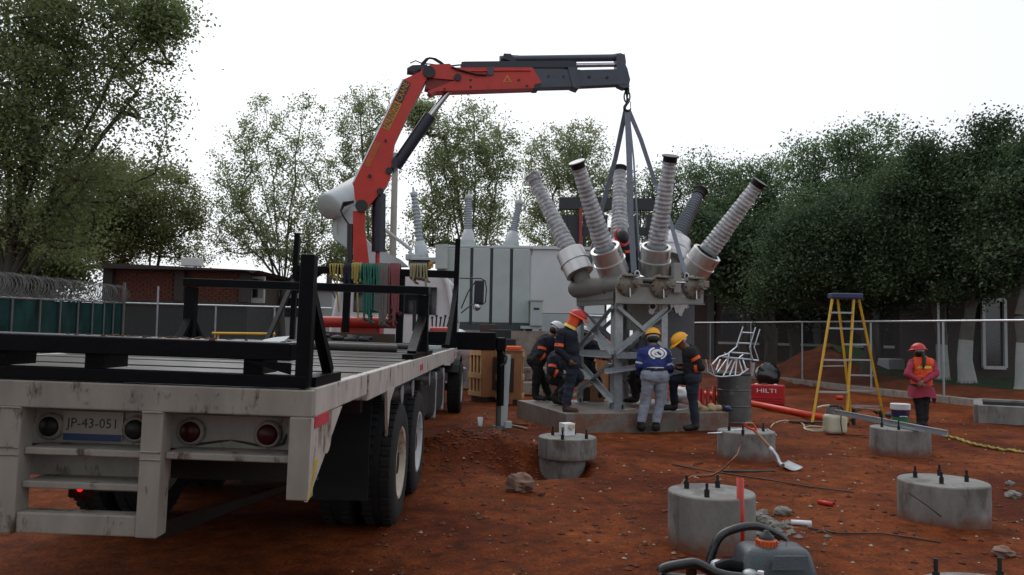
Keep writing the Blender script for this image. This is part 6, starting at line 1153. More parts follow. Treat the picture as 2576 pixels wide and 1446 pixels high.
g6 = gnd(2395, 1440, .33); pier('nearest pier cut off by the bottom edge of the view', (g6.x+.02, g6.y-.34), .36, .33, [(-.20, .16), (.145, .20)], bolt_h=.12)
# small white box on the first pier
p = z4_(1228, 258, H1); bx = thing('carton', 'small white carton with a torn brown flap on the pier', 'box', (p.x, p.y, H1)); b = MB(); b.box((p.x, p.y, H1+.075), (.15, .13, .15), yaw=.5); b.build('carton_body', 'white', bx, bevel=.004)
b = MB(); b.prism([p+V((.01, -.05, .151)), p+V((.10, .0, .151)), p+V((.085, -.03, .09)), p+V((.055, -.075, .07)), p+V((.02, -.088, .10))], V((.5, -.7, .1)).normalized()*.005); b.build('carton_flap', 'bead_sealant', bx)
b = MB(); b.box(p+V((-.042, -.078, .08)), (.07, .006, .05), yaw=.5); b.build('printed_label', 'drum', bx)
# ------------------------------------------------------------------ orange pipes
def pipe(label, p, q, r, m='orange_pipe', grp='orange plastic pipes', hollow=True):
    p, q = V(p), V(q); L = (q-p).length; b = MB(); b.lathe(p, q-p, [(.03, r*.86), (0, r*.88), (0, r), (L, r), (L, r*.88), (L-.03, r*.86)], 20, cap=False); b.lathe(p, q-p, [(.03, .0005), (.03, r*.87)], 20, cap=False); b.lathe(p, q-p, [(L-.03, r*.87), (L-.03, .0005)], 20, cap=False); tag(b.build('pipe', m), label, 'pipe', grp)
pp = G(1865, 1384); pipe('short orange pipe standing upright against the near pier', pp+V((0, 0, -.05)), pp+V((-.01, .0, .55)), .026, 'stand_red')
a_, c_ = G(1903, 1021), G(2118, 1068); pipe('long orange pipe lying from the drum towards the sprayer', a_+V((-.5, 2.5, .07)), c_+V((0, 0, .07)), .062)
a_, c_ = G(1698, 990), G(1840, 1010); pipe('orange pipe lying behind the step of the slab', a_+V((0, 0, .12)), c_+V((0, 0, .12)), .07)
for k, (x, y, h) in enumerate(((1640, 925, 120), (1672, 935, 110), (1718, 940, 110), (1770, 915, 135))):
    q = zoomed(2000, 1100, 2.066)(x, 1060, 14.4+.1*k); b = MB(); top = zoomed(2000, 1100, 2.066)(x, y, 14.4+.1*k); pipe(('shortest stub of orange pipe left in the row behind the slab', 'second stub of orange pipe standing behind the slab', 'third stub of orange pipe standing behind the slab', 'tallest orange pipe stub with a bent top beside the drum')[k], V((q.x, q.y, .0)), top, .035, 'case_red' if k < 2 else 'crane_red')
a_, c_ = zp5(1162, 700, 7.3), zp5(1265, 722, 7.2); a_, c_ = G((2600+1162/1.722)/K, (1600+700/1.722)/K), G((2600+1265/1.722)/K, (1600+722/1.722)/K); pipe('short red pipe offcut lying on open soil between the piers', a_+V((0, 0, .02)), c_+V((0, 0, .02)), .022, 'red_plastic')
a_ = G((2600+970/1.722)/K, (1600+850/1.722)/K); pipe('short white pipe offcut beside the rubble', a_+V((0, 0, .02)), a_+V((.16, -.03, .02)), .022, 'white', None)
# rocks
def rock(label, u, v, w, m='rock', sd=1, fl=.62, dz=0):
    p = G(u, v); b = MB(); b.ball(p+V((0, w*.3, w*fl*.30+dz)), (w*.5, w*.40, w*fl*.5), 14, 10, jit=.42, sd=sd); o = b.build('rock', m); 
    o.data.polygons.foreach_set('use_smooth', [False]*len(o.data.polygons)); tag(o, label, 'rock', 'stones lying on the red soil')
rock('large reddish rock in front of the dug out pier', 1308, 1236, .29, sd=2, fl=.74); rock('fist sized clod just right of the large rock', 1362, 1240, .07, 'clod', 3); rock('grey boulder near the right edge of the soil', 2533, 1394, .155, 'rock', 4, .6)
rock('upper grey stone chunk at the right edge', 2545, 1222, .10, 'rubble', 5); rock('lower grey stone chunk at the right edge', 2556, 1248, .15, 'rubble', 6); rock('grey stone at the top of the rubble beside the near pier', 1972, 1290, .14, 'rubble', 7, .7)
for k, (u, v, w) in enumerate(((1912, 1300, .12), (1930, 1315, .13), (1945, 1322, .10), (1922, 1290, .10), (1960, 1330, .11))): rock(('biggest rubble lump touching the near pier', 'rubble lump in the middle of the small heap', 'flat rubble lump at the front of the heap', 'rubble lump at the back of the heap', 'rubble lump nearest the white pipe offcut')[k], u, v, w, 'rubble', 10+k, .7)
# ------------------------------------------------------------------ oil drum and cable tray pieces lying on it
g = gnd(1858, 1064); dc = V((g.x, g.y+.29, 0)); dr = thing('oil_drum', 'grey steel drum at the right end of the slab', 'drum', dc); b = MB(); R = .30
b.lathe(dc, (0, 0, 1), [(-.05, R), (.0, R+.008), (.015, R), (.27, R), (.285, R+.012), (.30, R), (.56, R), (.575, R+.012), (.59, R), (.84, R), (.855, R+.010), (.87, R+.008), (.87, R-.012), (.55, R-.015), (.55, .001)], 40, sharp=True); b.build('drum_body', 'drum', dr)
b = MB(); b.lathe(dc, (0, 0, 1), [(.845, R+.004), (.85, R+.014), (.872, R+.014), (.876, R), (.87, R-.014)], 40, cap=False); b.build('drum_rim', 'gantry', dr)
zt2 = zoomed(2750, 1250, 2.892); Yt = 14.25
def tray(label, rails, rungs):
    t = thing('cable_tray', label, 'cable tray', zt2(rails[0][0][0], rails[0][0][1], Yt), 'bent cable tray pieces on the drum')
    for r in rails:
        b = MB(); pts = [zt2(x, y, Yt+d) for x, y, d in r]; b.ribbon(pts, .075, .008, (.2, .98, .1)); b.tube(pts, .011, 6); b.build('side_rail', 'galv_bright', t)
    for p, q_ in rungs:
        b = MB(); b.tube([zt2(p[0], p[1], Yt+p[2]), zt2(q_[0], q_[1], Yt+q_[2])], .014, 8); b.build('rung', 'galv_bright', t)
tray('upright ladder style cable tray with an offset bend above the drum', [[(640, 165, .1), (565, 395, .05), (468, 475, 0), (365, 512, 0)], [(785, 172, 0), (715, 405, -.05), (758, 550, -.05), (822, 556, -.05)], [(836, 195, .25), (770, 400, .22), (822, 552, .2)]], [((632, 230, .05), (757, 236, .0)), ((588, 352, .03), (718, 358, -.03)), ((508, 460, 0), (722, 476, -.05)), ((400, 510, 0), (810, 552, -.05))])
tray('fan shaped cable tray bend lying on the drum rim', [[(268, 594, -.15), (308, 730, -.15), (395, 742, -.15), (600, 724, -.15), (705, 648, -.15)], [(430, 462, .12), (450, 522, .12), (575, 540, .12), (645, 484, .12)], [(208, 545, .0), (225, 600, .0), (228, 680, .0), (320, 735, 0)]], [((462, 530, .12), (345, 690, -.15)), ((478, 478, .12), (440, 700, -.12)), ((380, 545, .1), (330, 665, -.1)), ((520, 535, .12), (412, 735, -.15)), ((560, 540, .12), (485, 730, -.15)), ((572, 540, .12), (550, 728, -.15)), ((595, 545, .12), (640, 700, -.15)), ((632, 520, .12), (680, 660, -.15)), ((365, 512, .1), (285, 600, -.1))])
b = MB(); b.prism([zt2(745, 580, Yt+.1), zt2(785, 580, Yt+.1), zt2(760, 735, Yt+.1), zt2(735, 735, Yt+.1)], (0, .02, 0)); tag(b.build('tray_strip', 'galv'), 'narrow galvanised strip standing in the drum', 'metal strip')
# ------------------------------------------------------------------ bag, case, sack
p = G(1940, 972); bg_ = thing('garbage_bag', 'full black garbage bag standing before the fence', 'bag', p); b = MB(); b.ball(p+V((0, .3, .36)), (.38, .34, .42), 24, 16, jit=.22, sd=3); b.build('bag_body', 'bag', bg_); b = MB(); q_ = p+V((-.33, .1, .58)); b.tube([q_+V((.12, 0, -.06)), q_, q_+V((-.05, 0, .02))], [.05, .03, .05], 8); b.build('bag_knot', 'bag', bg_)
p = G(1975, 1020); cs = thing('tool_case', 'red plastic tool case with white lettering behind the drum', 'tool case', p+V((-.4, .1, 0))); yaw = -.28; cx, sx_ = V((math.cos(yaw), math.sin(yaw), 0)), V((-math.sin(yaw), math.cos(yaw), 0)); o_ = p+cx*-.40+sx_*.12
b = MB(); b.frame(o_+V((0, 0, .235)), cx*.40, sx_*.10, V((0, 0, .235))); b.build('case_shell', 'case_red', cs, bevel=.035, seg=3)
for k in range(3): b = MB(); b.frame(o_-sx_*.105+V((0, 0, .06+.055*k)), cx*.36, sx_*.008, V((0, 0, .015))); b.build('case_rib', 'case_red', cs, bevel=.004)
for x in (-.22, .20): b = MB(); b.frame(o_+cx*x+V((0, 0, .47)), cx*.035, sx_*.07, V((0, 0, .012))); b.build('case_latch', 'white', cs, bevel=.004)
b = MB(); b.frame(o_+cx*-.05+V((0, 0, .475)), cx*.07, sx_*.05, V((0, 0, .018))); b.build('case_handle', 'cap_dark', cs, bevel=.006)
text_mesh('HILTI', .13, o_-sx_*.106+cx*.0+V((0, 0, .33)), cx, V((0, 0, 1)), 'letter_white', 'case_lettering', cs, .003, fit=.42)
p = G(1718, 1012); b = MB(); b.ball(p+V((0, .15, .15)), (.24, .2, .19), 18, 12, jit=.4, sd=8); tag(b.build('sack', 'sack'), 'crumpled white sack behind the stepping worker', 'sack')
p = zoomed(2000, 1100, 2.066)(1720, 1090, 13.35); b = MB()
for k, (dx, dz, r) in enumerate(((-.20, .10, .10), (-.08, .03, .09), (.06, .04, .10), (.18, .04, .09), (-.22, .03, .06))): b.ball(V((p.x+dx, p.y+.03*k, SZ+dz)), (r, r*.8, r*.75), 12, 8, jit=.5, sd=20+k)
tag(b.build('cloth_bundle', 'bead_sealant'), 'beige crumpled cloth bundle on the right corner of the slab', 'cloth')
b = MB(); b.ball(V((p.x+.33, p.y, SZ+.05)), (.07, .06, .05), 12, 8, jit=.3, sd=4); tag(b.build('cap', 'navy_plastic'), 'small dark blue cap lying by the cloth bundle', 'cap')
for k, (x0, y0, x1, y1) in enumerate(((1030, 1112, 1125, 1104), (1455, 1115, 1540, 1108))):
    z2f = lambda x, y: gnd((2000+x/2.066)/K, (1100+y/2.066)/K, SZ+.008); b = MB(); b.tube([z2f(x0, y0), z2f(x1, y1), z2f(x1+8, y1-8)], .012, 6); tag(b.build('spanner', 'galv_bright'), ('steel spanner lying on the slab by the front leg', 'steel bar lying on the slab by the raised foot')[k], 'tool')
# ------------------------------------------------------------------ stepladder
zl = zoomed(2700, 1100, 1.845); fl_, frr = gnd(2043, 1067), gnd(2043, 1067)+V((.60, -.03, 0)); sp = V((1.0, .68, 0)); top = at(2122, 748, (fl_.y+.34)); tc = fl_+V((.30, -.015, 0))+sp*.42; HT = top.z
sl_ = thing('stepladder', 'tall yellow stepladder with a blue top standing open', 'stepladder', tc); wv = V((.60, -.03, 0)); tw = wv.normalized()*.19
tl_ = V((tc.x, tc.y, HT)); fa, fb_ = tl_-tw-V((.06, .05, 0)), tl_+tw-V((.06, .05, 0)); ra, rb_ = tl_-tw+V((.07, .05, 0)), tl_+tw+V((.07, .05, 0))
for nm, p, q_ in (('front_rail', fl_, fa), ('front_rail', fl_+wv, fb_), ('rear_rail', fl_+sp, ra), ('rear_rail', fl_+wv+sp, rb_)):
    b = MB(); b.beam(p+V((0, 0, .02)), q_, 0.028 if nm == 'front_rail' else .026, .062, up=wv.normalized().cross(V((0, 0, 1)))); b.build(nm, 'ladder_y', sl_)
    b = MB(); b.box(p+V((0, 0, .02)), (.05, .09, .04)); b.build('foot', 'rubber', sl_)
for k in range(1, 8):
    f = k/8; a_, c_ = fl_.lerp(fa, f), (fl_+wv).lerp(fb_, f); a_ = V((a_.x, a_.y, HT*f)); c_ = V((c_.x, c_.y, HT*f))
    if k in (2, 4, 6, 7, 1, 3, 5) and k % 2 == 0 or k == 7: b = MB(); b.beam(a_, c_, .085, .03); b.build('step', 'galv', sl_)
    a_, c_ = (fl_+sp).lerp(ra, f), (fl_+wv+sp).lerp(rb_, f)
    if k != 7: b = MB(); b.beam(V((a_.x, a_.y, HT*f)), V((c_.x, c_.y, HT*f)), .03, .03); b.build('rear_bar', 'galv', sl_)
b = MB(); b.box(tl_+V((0, 0, .02)), (.56, .26, .10), yaw=-.03); b.build('ladder_top', 'navy_plastic', sl_, bevel=.02)
b = MB(); b.beam(fl_.lerp(fa, .45), (fl_+sp).lerp(ra, .45), .02, .02); b.build('spreader', 'galv', sl_)
# ------------------------------------------------------------------ sprayer, bucket, cup, channel, trestle
zw = zoomed(3200, 1560, 4.82); p = G(2108, 1090); sy = thing('sprayer', 'off white knapsack sprayer tank with dark pump on the soil', 'sprayer', p); c = p+V((0, .12, 0))
b = MB(); b.box(c+V((0, 0, .17)), (.36, .22, .33), yaw=.1); b.build('tank', 'jug', sy, bevel=.07, seg=4); b = MB(); b.lathe(c+V((-.06, 0, .32)), (0, 0, 1), [(0, .085), (.06, .08), (.11, .06), (.13, .05), (.13, .001)], 20); b.build('filler_neck', 'rope_grey', sy)
b = MB(); b.lathe(c+V((.05, -.03, .32)), (0, 0, 1), [(0, .06), (.05, .06), (.06, .035), (.14, .03), (.15, .001)], 16); b.tube([c+V((-.10, -.04, .46)), c+V((.0, -.04, .47)), c+V((.08, -.04, .45)), c+V((.13, -.03, .40))], .018, 8); b.build('pump', 'cap_dark', sy)
b = MB(); b.tube([c+V((-.30, -.03, .43)), c+V((-.22, -.03, .455)), c+V((-.10, -.03, .47))], .016, 8); b.build('pump_lever', 'jug', sy); b = MB(); b.tube([c+V((.02, -.06, .43)), c+V((.05, -.13, .36)), c+V((.04, -.14, .2)), c+V((.06, -.14, .05)), c+V((.10, -.2, .02)), c+V((.3, -.28, .02)), c+V((.5, -.2, .02)), c+V((.62, -.0, .02))], .010, 6); b.build('brown_hose', 'rebar', sy)
b = MB(); pts = [G((3200+x/4.82)/K, (1560+y/4.82)/K, .012) for x, y in ((535, 770), (420, 785), (250, 780), (100, 745), (75, 715), (200, 690), (420, 700), (530, 735), (400, 760), (200, 750), (100, 735), (85, 690), (60, 650), (0, 625))]+[G(u, v, .012) for u, v in ((1975, 1056), (1960, 1060), (1945, 1066), (1939, 1072))]; b.tube(pts, .011, 6); b.build('spray_hose', 'jug', sy)
p = G(2276, 1067); bu = thing('bucket', 'white lidded paint bucket with blue and green label beside the woman', 'bucket', p); c = p+V((0, .16, .0)); b = MB(); b.lathe(c, (0, 0, 1), [(0, .135), (.27, .155), (.275, .165), (.29, .165)], 28, sharp=True); b.build('bucket_body', 'white', bu)
b = MB(); b.lathe(c, (0, 0, 1), [(.285, .172), (.375, .172), (.38, .165), (.381, .001)], 28, sharp=True); b.build('bucket_lid', 'white', bu); b = MB(); b.lathe(c, (0, 0, 1), [(.03, .1392), (.14, .1472)], 28, cap=False); b.build('green_label', 'green_lbl', bu); b = MB(); b.lathe(c, (0, 0, 1), [(.141, .1474), (.275, .1565)], 28, cap=False); lo = b.build('blue_label', 'blue_lbl', bu)
b = MB(); b.tube([c+V((-.08, -.1375, .155)), c+V((-.02, -.158, .16)), c+V((.06, -.148, .155))], .010, 5); b.build('label_print', 'letter_white', lo); b = MB(); b.ball(c+V((.06, -.143, .22)), (.02, .008, .02), 8, 6); b.build('label_logo', 'pink_cloth', lo)
p = G(2239, 1060); b = MB(); b.lathe(p+V((0, .05, 0)), (0, 0, 1), [(0, .04), (.12, .055), (.12, .001)], 16, mi=0); b.ball(p+V((0, .05, .13)), (.075, .07, .05), 10, 8, mi=1, jit=.4); tag(b.build('cup', ('red_plastic', 'rope_grey')), 'small red pot heaped with grey stuff left of the bucket', 'pot')
tr2 = thing('saw_bench', 'low rusty bench frame with arched legs under the ladder', 'bench', G(2180, 1060)); b = MB(); a_, c_ = zw(1030, 345, 14.3), zw(1545, 390, 14.1); b.beam(a_, c_, .16, .03); b.build('bench_top', 'rock', tr2)
for q0, q1, q2 in ((zw(1040, 350, 14.3), zw(1030, 420, 14.3), zw(1035, 510, 14.3)), (zw(1530, 390, 14.1), zw(1565, 480, 14.1), zw(1580, 600, 14.1))): b = MB(); b.tube([q0, q1, V((q2.x, q2.y, .0))], .035, 8); b.build('bench_leg', 'chassis', tr2)
b = MB(); b.tube([zw(1060, 430, 14.2), zw(1120, 380, 14.2), zw(1250, 360, 14.2), zw(1400, 385, 14.2), zw(1500, 460, 14.15)], .02, 6); b.build('bench_arch', 'rebar', tr2)
a_, c_ = gnd(2100, 1041, .36), gnd(2378, 1096, .335); b = MB(); d = (c_-a_); n_ = V((d.y, -d.x, 0)).normalized(); n_ = n_ if n_.y < 0 else -n_
b.beam(a_, c_, .07, .005); b.beam(a_-n_*.035+V((0, 0, .032)), c_-n_*.035+V((0, 0, .032)), .005, .066); b.beam(a_-n_*.012+V((0, 0, .066)), c_-n_*.012+V((0, 0, .066)), .05, .005); b.beam(a_+n_*.033+V((0, 0, .014)), c_+n_*.033+V((0, 0, .014)), .005, .022)
tag(b.build('steel_channel', 'galv_bright'), 'long galvanised strut channel resting across the pier before the woman', 'channel')
b = MB(); a_ = G(1985, 1062); b.beam(a_+V((0, 0, .02)), a_+V((1.0, -.2, .03)), .14, .03); tag(b.build('dark_board', 'wood_dark'), 'dark board on the soil under the orange pipe', 'board')
p = G(2111, 1004); b = MB(); b.cyl(p+V((-.08, 0, .06)), p+V((.08, 0, .06)), .055, n=14); tag(b.build('red_fitting', 'crane_red'), 'small red pipe fitting lying beyond the ladder', 'fitting')
# ------------------------------------------------------------------ shovel
zsv = zoomed(2850, 1680, 5.152); sv = thing('shovel', 'shovel with orange grip leaning on the pier', 'shovel', G(1985, 1180)); Yh = c2[1]-R2+.05
h0, h1, h2 = zsv(900, 245, 9.62), zsv(1185, 560, 9.45), zsv(1385, 880, 9.25)
b = MB(); b.tube([h0, h1], .017, 10); b.build('shaft', 'handle_wood', sv); b = MB(); b.tube([h1+(h0-h1).normalized()*-.0, zsv(1240, 620, 9.42)], .020, 10); b.build('white_tape', 'white', sv)
b = MB(); b.tube([zsv(1240, 620, 9.42), zsv(1330, 740, 9.33), h2, zsv(1440, 940, 9.2)], [.02, .019, .021, .03], 10); b.build('socket', 'galv', sv)
b = MB(); gp = [(900, 260), (840, 200), (720, 150), (665, 95), (680, 68)]; b.tube([zsv(x, y, 9.62) for x, y in gp], .015, 8); b.tube([zsv(x, y, 9.66) for x, y in ((905, 260), (890, 170), (850, 100), (825, 75))], .015, 8); b.build('grip', 'orange_pipe', sv); b = MB(); b.tube([zsv(668, 72, 9.62), zsv(740, 62, 9.64), zsv(835, 74, 9.66)], .016, 8); b.build('grip_bar', 'handle_wood', sv)
q0 = [G((2850+x/5.152)/K, (1680+y/5.152)/K, .02) for x, y in ((1285, 915), (1560, 905), (1870, 1030), (1520, 1045))]; vs = []; fs = []; n_ = 8
for i in range(n_+1):
    for j in range(n_+1):
        u, v = i/n_, j/n_; p = q0[0].lerp(q0[1], v).lerp(q0[3].lerp(q0[2], v), u); vs.append(p+V((0, 0, .035*(2*v-1)**2-.01+.02*(1-u))))
for i in range(n_):
    for j in range(n_): fs.append((i*(n_+1)+j, i*(n_+1)+j+1, (i+1)*(n_+1)+j+1, (i+1)*(n_+1)+j))
b = MB(); b.add(vs, fs, True); o = b.build('blade', 'galv', sv); m_ = o.modifiers.new('thick', 'SOLIDIFY'); m_.thickness = .004
# drill rods and pliers on that pier
b = MB(); b.tube([zsv(-100, 270, c2[1]-.15), zsv(250, 262, c2[1]-.1), zsv(420, 245, c2[1]-.08)], [.007, .016, .02], 8); b.tube([zsv(200, 225, c2[1]+.05), zsv(600, 205, c2[1]+.1)], .02, 8); tag(b.build('steel_spike', 'galv_bright'), 'bright steel spikes laid on top of the shovel pier', 'spike')
b = MB(); b.beam(zsv(1065, 190, c2[1]+.05), zsv(1235, 370, c2[1]-.2), .02, .02); b.beam(zsv(1120, 190, c2[1]+.05), zsv(1320, 320, c2[1]-.1), .02, .02); tag(b.build('bar_clamp', 'galv'), 'grey metal clamp hanging off the right side of the shovel pier', 'clamp')
b = MB(); b.ball(zsv(1060, 265, c2[1]-.02), (.06, .05, .03), 12, 8, jit=.3); tag(b.build('dark_glove', 'cap_dark'), 'dark glove on the pier beside the shovel', 'glove')
# ------------------------------------------------------------------ bars, cables, rope on the soil
def ground_line(name, m, label, cat, px, r, zoomf=(2600, 1600, 1.722), dz=.012, grp=None):
    pts = [G((zoomf[0]+x/zoomf[2])/K, (zoomf[1]+y/zoomf[2])/K, dz) for x, y in px]; b = MB(); b.tube(pts, r, 6); tag(b.build(name, m), label, cat, grp)
ground_line('steel_bar', 'rebar', 'thin rusty bar lying across the soil behind the near pier', 'bar', ((150, 435), (400, 478), (800, 545), (1100, 588), (1405, 630)), .008)
ground_line('flat_bar', 'roller', 'dark flat bar lying left of the shovel blade', 'bar', ((500, 482), (700, 488), (860, 485)), .013)
ground_line('wire', 'rebar', 'kinked dark wire on the soil in the foreground', 'wire', ((1090, 890), (1180, 900), (1210, 920), (1275, 915), (1215, 905), (1290, 918), (1420, 908), (1600, 918), (1800, 950), (2005, 975)), .007)
pts = [G((2600+x/1.722)/K, (1600+y/1.722)/K, .012) for x, y in ((208, 590), (235, 548), (300, 525), (420, 515), (490, 480))]+[zp5(x, y, Y_) for x, y, Y_ in ((560, 420, 9.0), (600, 375, 9.25), (620, 320, c2[1]-R2-.02), (628, 280, c2[1]-R2-.015))]
b = MB(); b.tube(pts, .009, 8); tag(b.build('copper_cable', 'copper'), 'copper cable curving between two piers', 'cable')
dd = c5[1]-R5; b = MB(); b.tube([zp5(1775, 635, dd+.12), zp5(1900, 720, dd-.012), zp5(1990, 790, dd-.03), G((2600+2040/1.722)/K, (1600+825/1.722)/K, .012), G((2600+2150/1.722)/K, (1600+826/1.722)/K, .012)], .006, 6); tag(b.build('copper_wire', 'rebar'), 'thin wire hanging down the pier near the right edge', 'wire')
b = MB(); a_ = [G((2600+x/1.722)/K, (1600+y/1.722)/K, .025) for x, y in ((2040, 250), (2130, 275), (2210, 310), (2300, 325), (2430, 345), (2700, 372))]
for ph in (0, 2.1, 4.2):
    pts = []
    for i in range(len(a_)-1):
        for k in range(14): f = i+k/14; p = a_[i].lerp(a_[i+1], k/14); pts.append(p+V((math.cos(f*22+ph)*.02, math.sin(f*9+ph)*.05, .012*math.sin(f*22+ph))))
    b.tube(pts, .014, 6)
tag(b.build('rope', 'rope_y'), 'twisted yellow rope trailing off the right edge of the soil', 'rope')
zp4 = zoomed(1600, 1600, 1.84)
b = MB(); c = G(1208, 1068); b.lathe(c, (0, 0, 1), [(0, .035), (.15, .045), (.15, .040), (.02, .03)], 16); tag(b.build('plastic_cup', 'white'), 'white plastic cup on the soil left of the stabiliser foot', 'cup')
ground_line('stake', 'handle_wood', 'pale wooden stake lying just right of the stabiliser foot', 'stake', ((810, 195), (880, 205), (938, 215)), .02, (1600, 1600, 1.84), .02)
ground_line('dark_lath', 'wood_dark', 'dark lath lying behind the pale stake', 'lath', ((800, 175), (880, 185), (940, 192)), .015, (1600, 1600, 1.84), .02)
ground_line('red_offcut', 'red_plastic', 'short red offcut beside the stabiliser leg', 'offcut', ((738, 128), (785, 130)), .02, (1600, 1600, 1.84), .02)
b = MB(); p = at(1276, 1018, 13.05); b.beam(V((at(1267, 1019, 13.0).x, 13.0, 0)), at(1277, 892, 13.1)+V((0, .05, 0)), .02, .115, up=V((1, 0, .0))); o = b.build('leaning_plank', 'offwhite', bevel=.004); tag(o, 'pale grey plank leaning against the stabiliser leg', 'plank')
b = MB(); c = G(1262, 1077); b.box(c+V((.1, .1, .06)), (.11, .08, .11), yaw=.3); tag(b.build('small_carton', 'offwhite'), 'small pale carton right beside the stabiliser foot', 'box')
# ------------------------------------------------------------------ crates
def crate(label, px, yaw, sz, slats, top=None):
    t = thing('wooden_crate', label, 'crate', px, 'wooden crates by the slab'); w, d, h = sz; ca, sa = math.cos(yaw), math.sin(yaw); X, Y_ = V((ca, sa, 0)), V((-sa, ca, 0)); o = V(px)
    for s, nm in ((1, 'front_panel'), (-1, 'back_panel')): b = MB(); b.frame(o-Y_*s*d/2+V((0, 0, .12+h/2)), X*w/2, Y_*.012, V((0, 0, h/2))); b.build(nm, 'wood', t)
    for z, hh in ((.12+h-.06, .12), (.12+h*.45, .12), (.18, .10)):
        for s in (-1, 1): b = MB(); b.frame(o+X*s*(w/2+.014)+V((0, 0, z)), X*.012, Y_*(d/2), V((0, 0, hh/2))); b.build('batten', 'wood_pale', t)
    for k in range(slats):
        for s in (-1, 1): b = MB(); b.frame(o+X*s*(w/2-.012)+Y_*(-d/2+.05+(d-.1)*k/max(1, slats-1))+V((0, 0, .12+h/2)), X*.012, Y_*.038, V((0, 0, h/2-.01))); b.build('slat', 'wood_pale', t)
    b = MB(); b.frame(o-Y_*(d/2+.02)+X*(w*.05)+V((0, 0, .12+h/2)), X*.07, Y_*.006, V((0, 0, h/2-.15))); b.build('dark_cleat', 'wood_dark', t)
    b = MB(); b.frame(o+V((0, 0, .12+h+.012)), X*(w/2+.03), Y_*(d/2+.03), V((0, 0, .012))); b.build('lid', 'wood', t)
    for s in (-1, 1): b = MB(); b.frame(o+X*s*(w/2-.12)+V((0, 0, .05)), X*.06, Y_*d/2, V((0, 0, .06))); b.build('skid', 'wood_dark', t)
crate('wooden crate with open slatted end left of the stabiliser leg', (-.52, 17.9, 0), .50, (.60, .62, 1.02), 4)
crate('plain wooden crate right of the stabiliser leg with orange cloth on it', (.0, 17.3, 0), -.10, (.52, .5, 1.02), 2)
b = MB(); p = at(1293, 875, 17.2); b.box((p.x, 17.25, p.z), (.33, .3, .08)); tag(b.build('orange_cloth', 'orange_band', bevel=.02), 'folded orange cloth on top of the plain crate', 'cloth')
crate('wooden crate seen through the legs of the breaker frame', (2.12, 17.6, 0), .15, (.62, .6, .95), 2)
crate('large wooden crate behind the person in the blue jacket', (2.85, 17.8, 0), .05, (.7, .6, .95), 2)
b = MB(); p = at(1592, 890, 17.3); b.ball((p.x-.35, 17.6, 1.12), (.10, .10, .07), 14, 10, jit=.3); tag(b.build('pale_rag', 'white'), 'white rag on the crate behind the frame', 'rag')
b = MB(); b.ball((2.02, 17.5, 1.13), (.16, .12, .07), 12, 8, jit=.5, sd=3); tag(b.build('pink_rag', 'reflect_red'), 'pinkish rag on the crate seen through the frame', 'rag')
for k, (u, v, yy, w, h) in enumerate(((1330, 1000, 20, 1.0, .35), (1337, 960, 21, .9, .35))):
    p = gnd(u, 985+k*0); b = MB(); b.box((.5+.05*k, yy, .32*k+.16), (1.1, .5, .30)); tag(b.build('concrete_block', 'kerb', bevel=.015), ('pale concrete block on the soil left of the bending worker', 'second pale concrete block stacked farther back')[k], 'block')
b = MB(); b.box((1.43, 14.98, SZ+.13), (.16, .14, .26)); tag(b.build('timber_block', 'wood_dark', bevel=.008), 'short dark timber block on the slab inside the frame', 'block')
b = MB(); b.box((1.62, 15.0, SZ+.15), (.26, .2, .30)); tag(b.build('cardboard_box', 'handle_wood', bevel=.006), 'brown cardboard box on the slab inside the frame', 'box')
b = MB(); b.cyl((.70, 14.95, SZ), (.70, 14.95, SZ+.32), .10, n=16); tag(b.build('small_pail', 'kerb'), 'small grey pail between the two workers at the slab end', 'pail')
# ------------------------------------------------------------------ tamping rammer in the foreground
zf = zoomed(2560, 2000, 3.22); Yr = 2.9
rm = thing('tamping_rammer', 'tamping rammer with grey fuel tank and orange cap at the bottom edge', 'rammer', (1.02, Yr+.05, 0)); F = lambda x, y, d=0.0: zf(x, y, Yr+d)
c0 = F(1880, 800, .12); tw_ = F(2340, 960).x-F(1440, 960).x; zt0 = F(1800, 672).z; zb0 = zt0-.22; xl_, xr_ = F(1440, 960).x, F(2345, 960).x; tl2, tr2_ = F(1560, 640).x, F(2265, 650).x; yf, yb = Yr, Yr+.20
def loop(z, a, b2, y0, y1): return [V((a, y0, z)), V((b2, y0, z)), V((b2, y1, z)), V((a, y1, z))]
b = MB(); L0, L1, L2 = loop(zb0, xl_+.02, xr_-.02, yf+.01, yb), loop(zt0-.115, xl_-.035, xr_, yf-.012, yb+.01), loop(zt0, tl2-.04, tr2_, yf+.045, yb-.02)
b.add(L0+L1+L2, [(0, 3, 2, 1), (8, 9, 10, 11)]+[(i+4*r, (i+1) % 4+4*r, (i+1) % 4+4*r+4, i+4*r+4) for r in (0, 1) for i in range(4)]); tkm = b.build('fuel_tank', 'tank_plastic', rm, bevel=.030, seg=4); tkm.data.polygons.foreach_set('use_smooth', [True]*len(tkm.data.polygons))
b = MB(); p = [F(1730, 720, -.001), F(2150, 720, -.001), F(2190, 900, -.016), F(1690, 900, -.016)]; b.prism([q+V((0, -.004, 0)) for q in p], (0, .008, 0)); b.build('tank_face_panel', 'tank_plastic', tkm, bevel=.004)
cc = F(1628, 598, .10); b = MB(); N = 24; prof = [(0, .036), (.03, .036), (.034, .030)]; b.lathe(cc+V((0, 0, -.005)), (0, 0, 1), prof, 24)
for k in range(14): a = 2*math.pi*k/14; b.frame(cc+V((math.cos(a)*.0365, math.sin(a)*.0365, .011)), V((math.cos(a), math.sin(a), 0))*.003, V((-math.sin(a), math.cos(a), 0))*.004, V((0, 0, .014)))
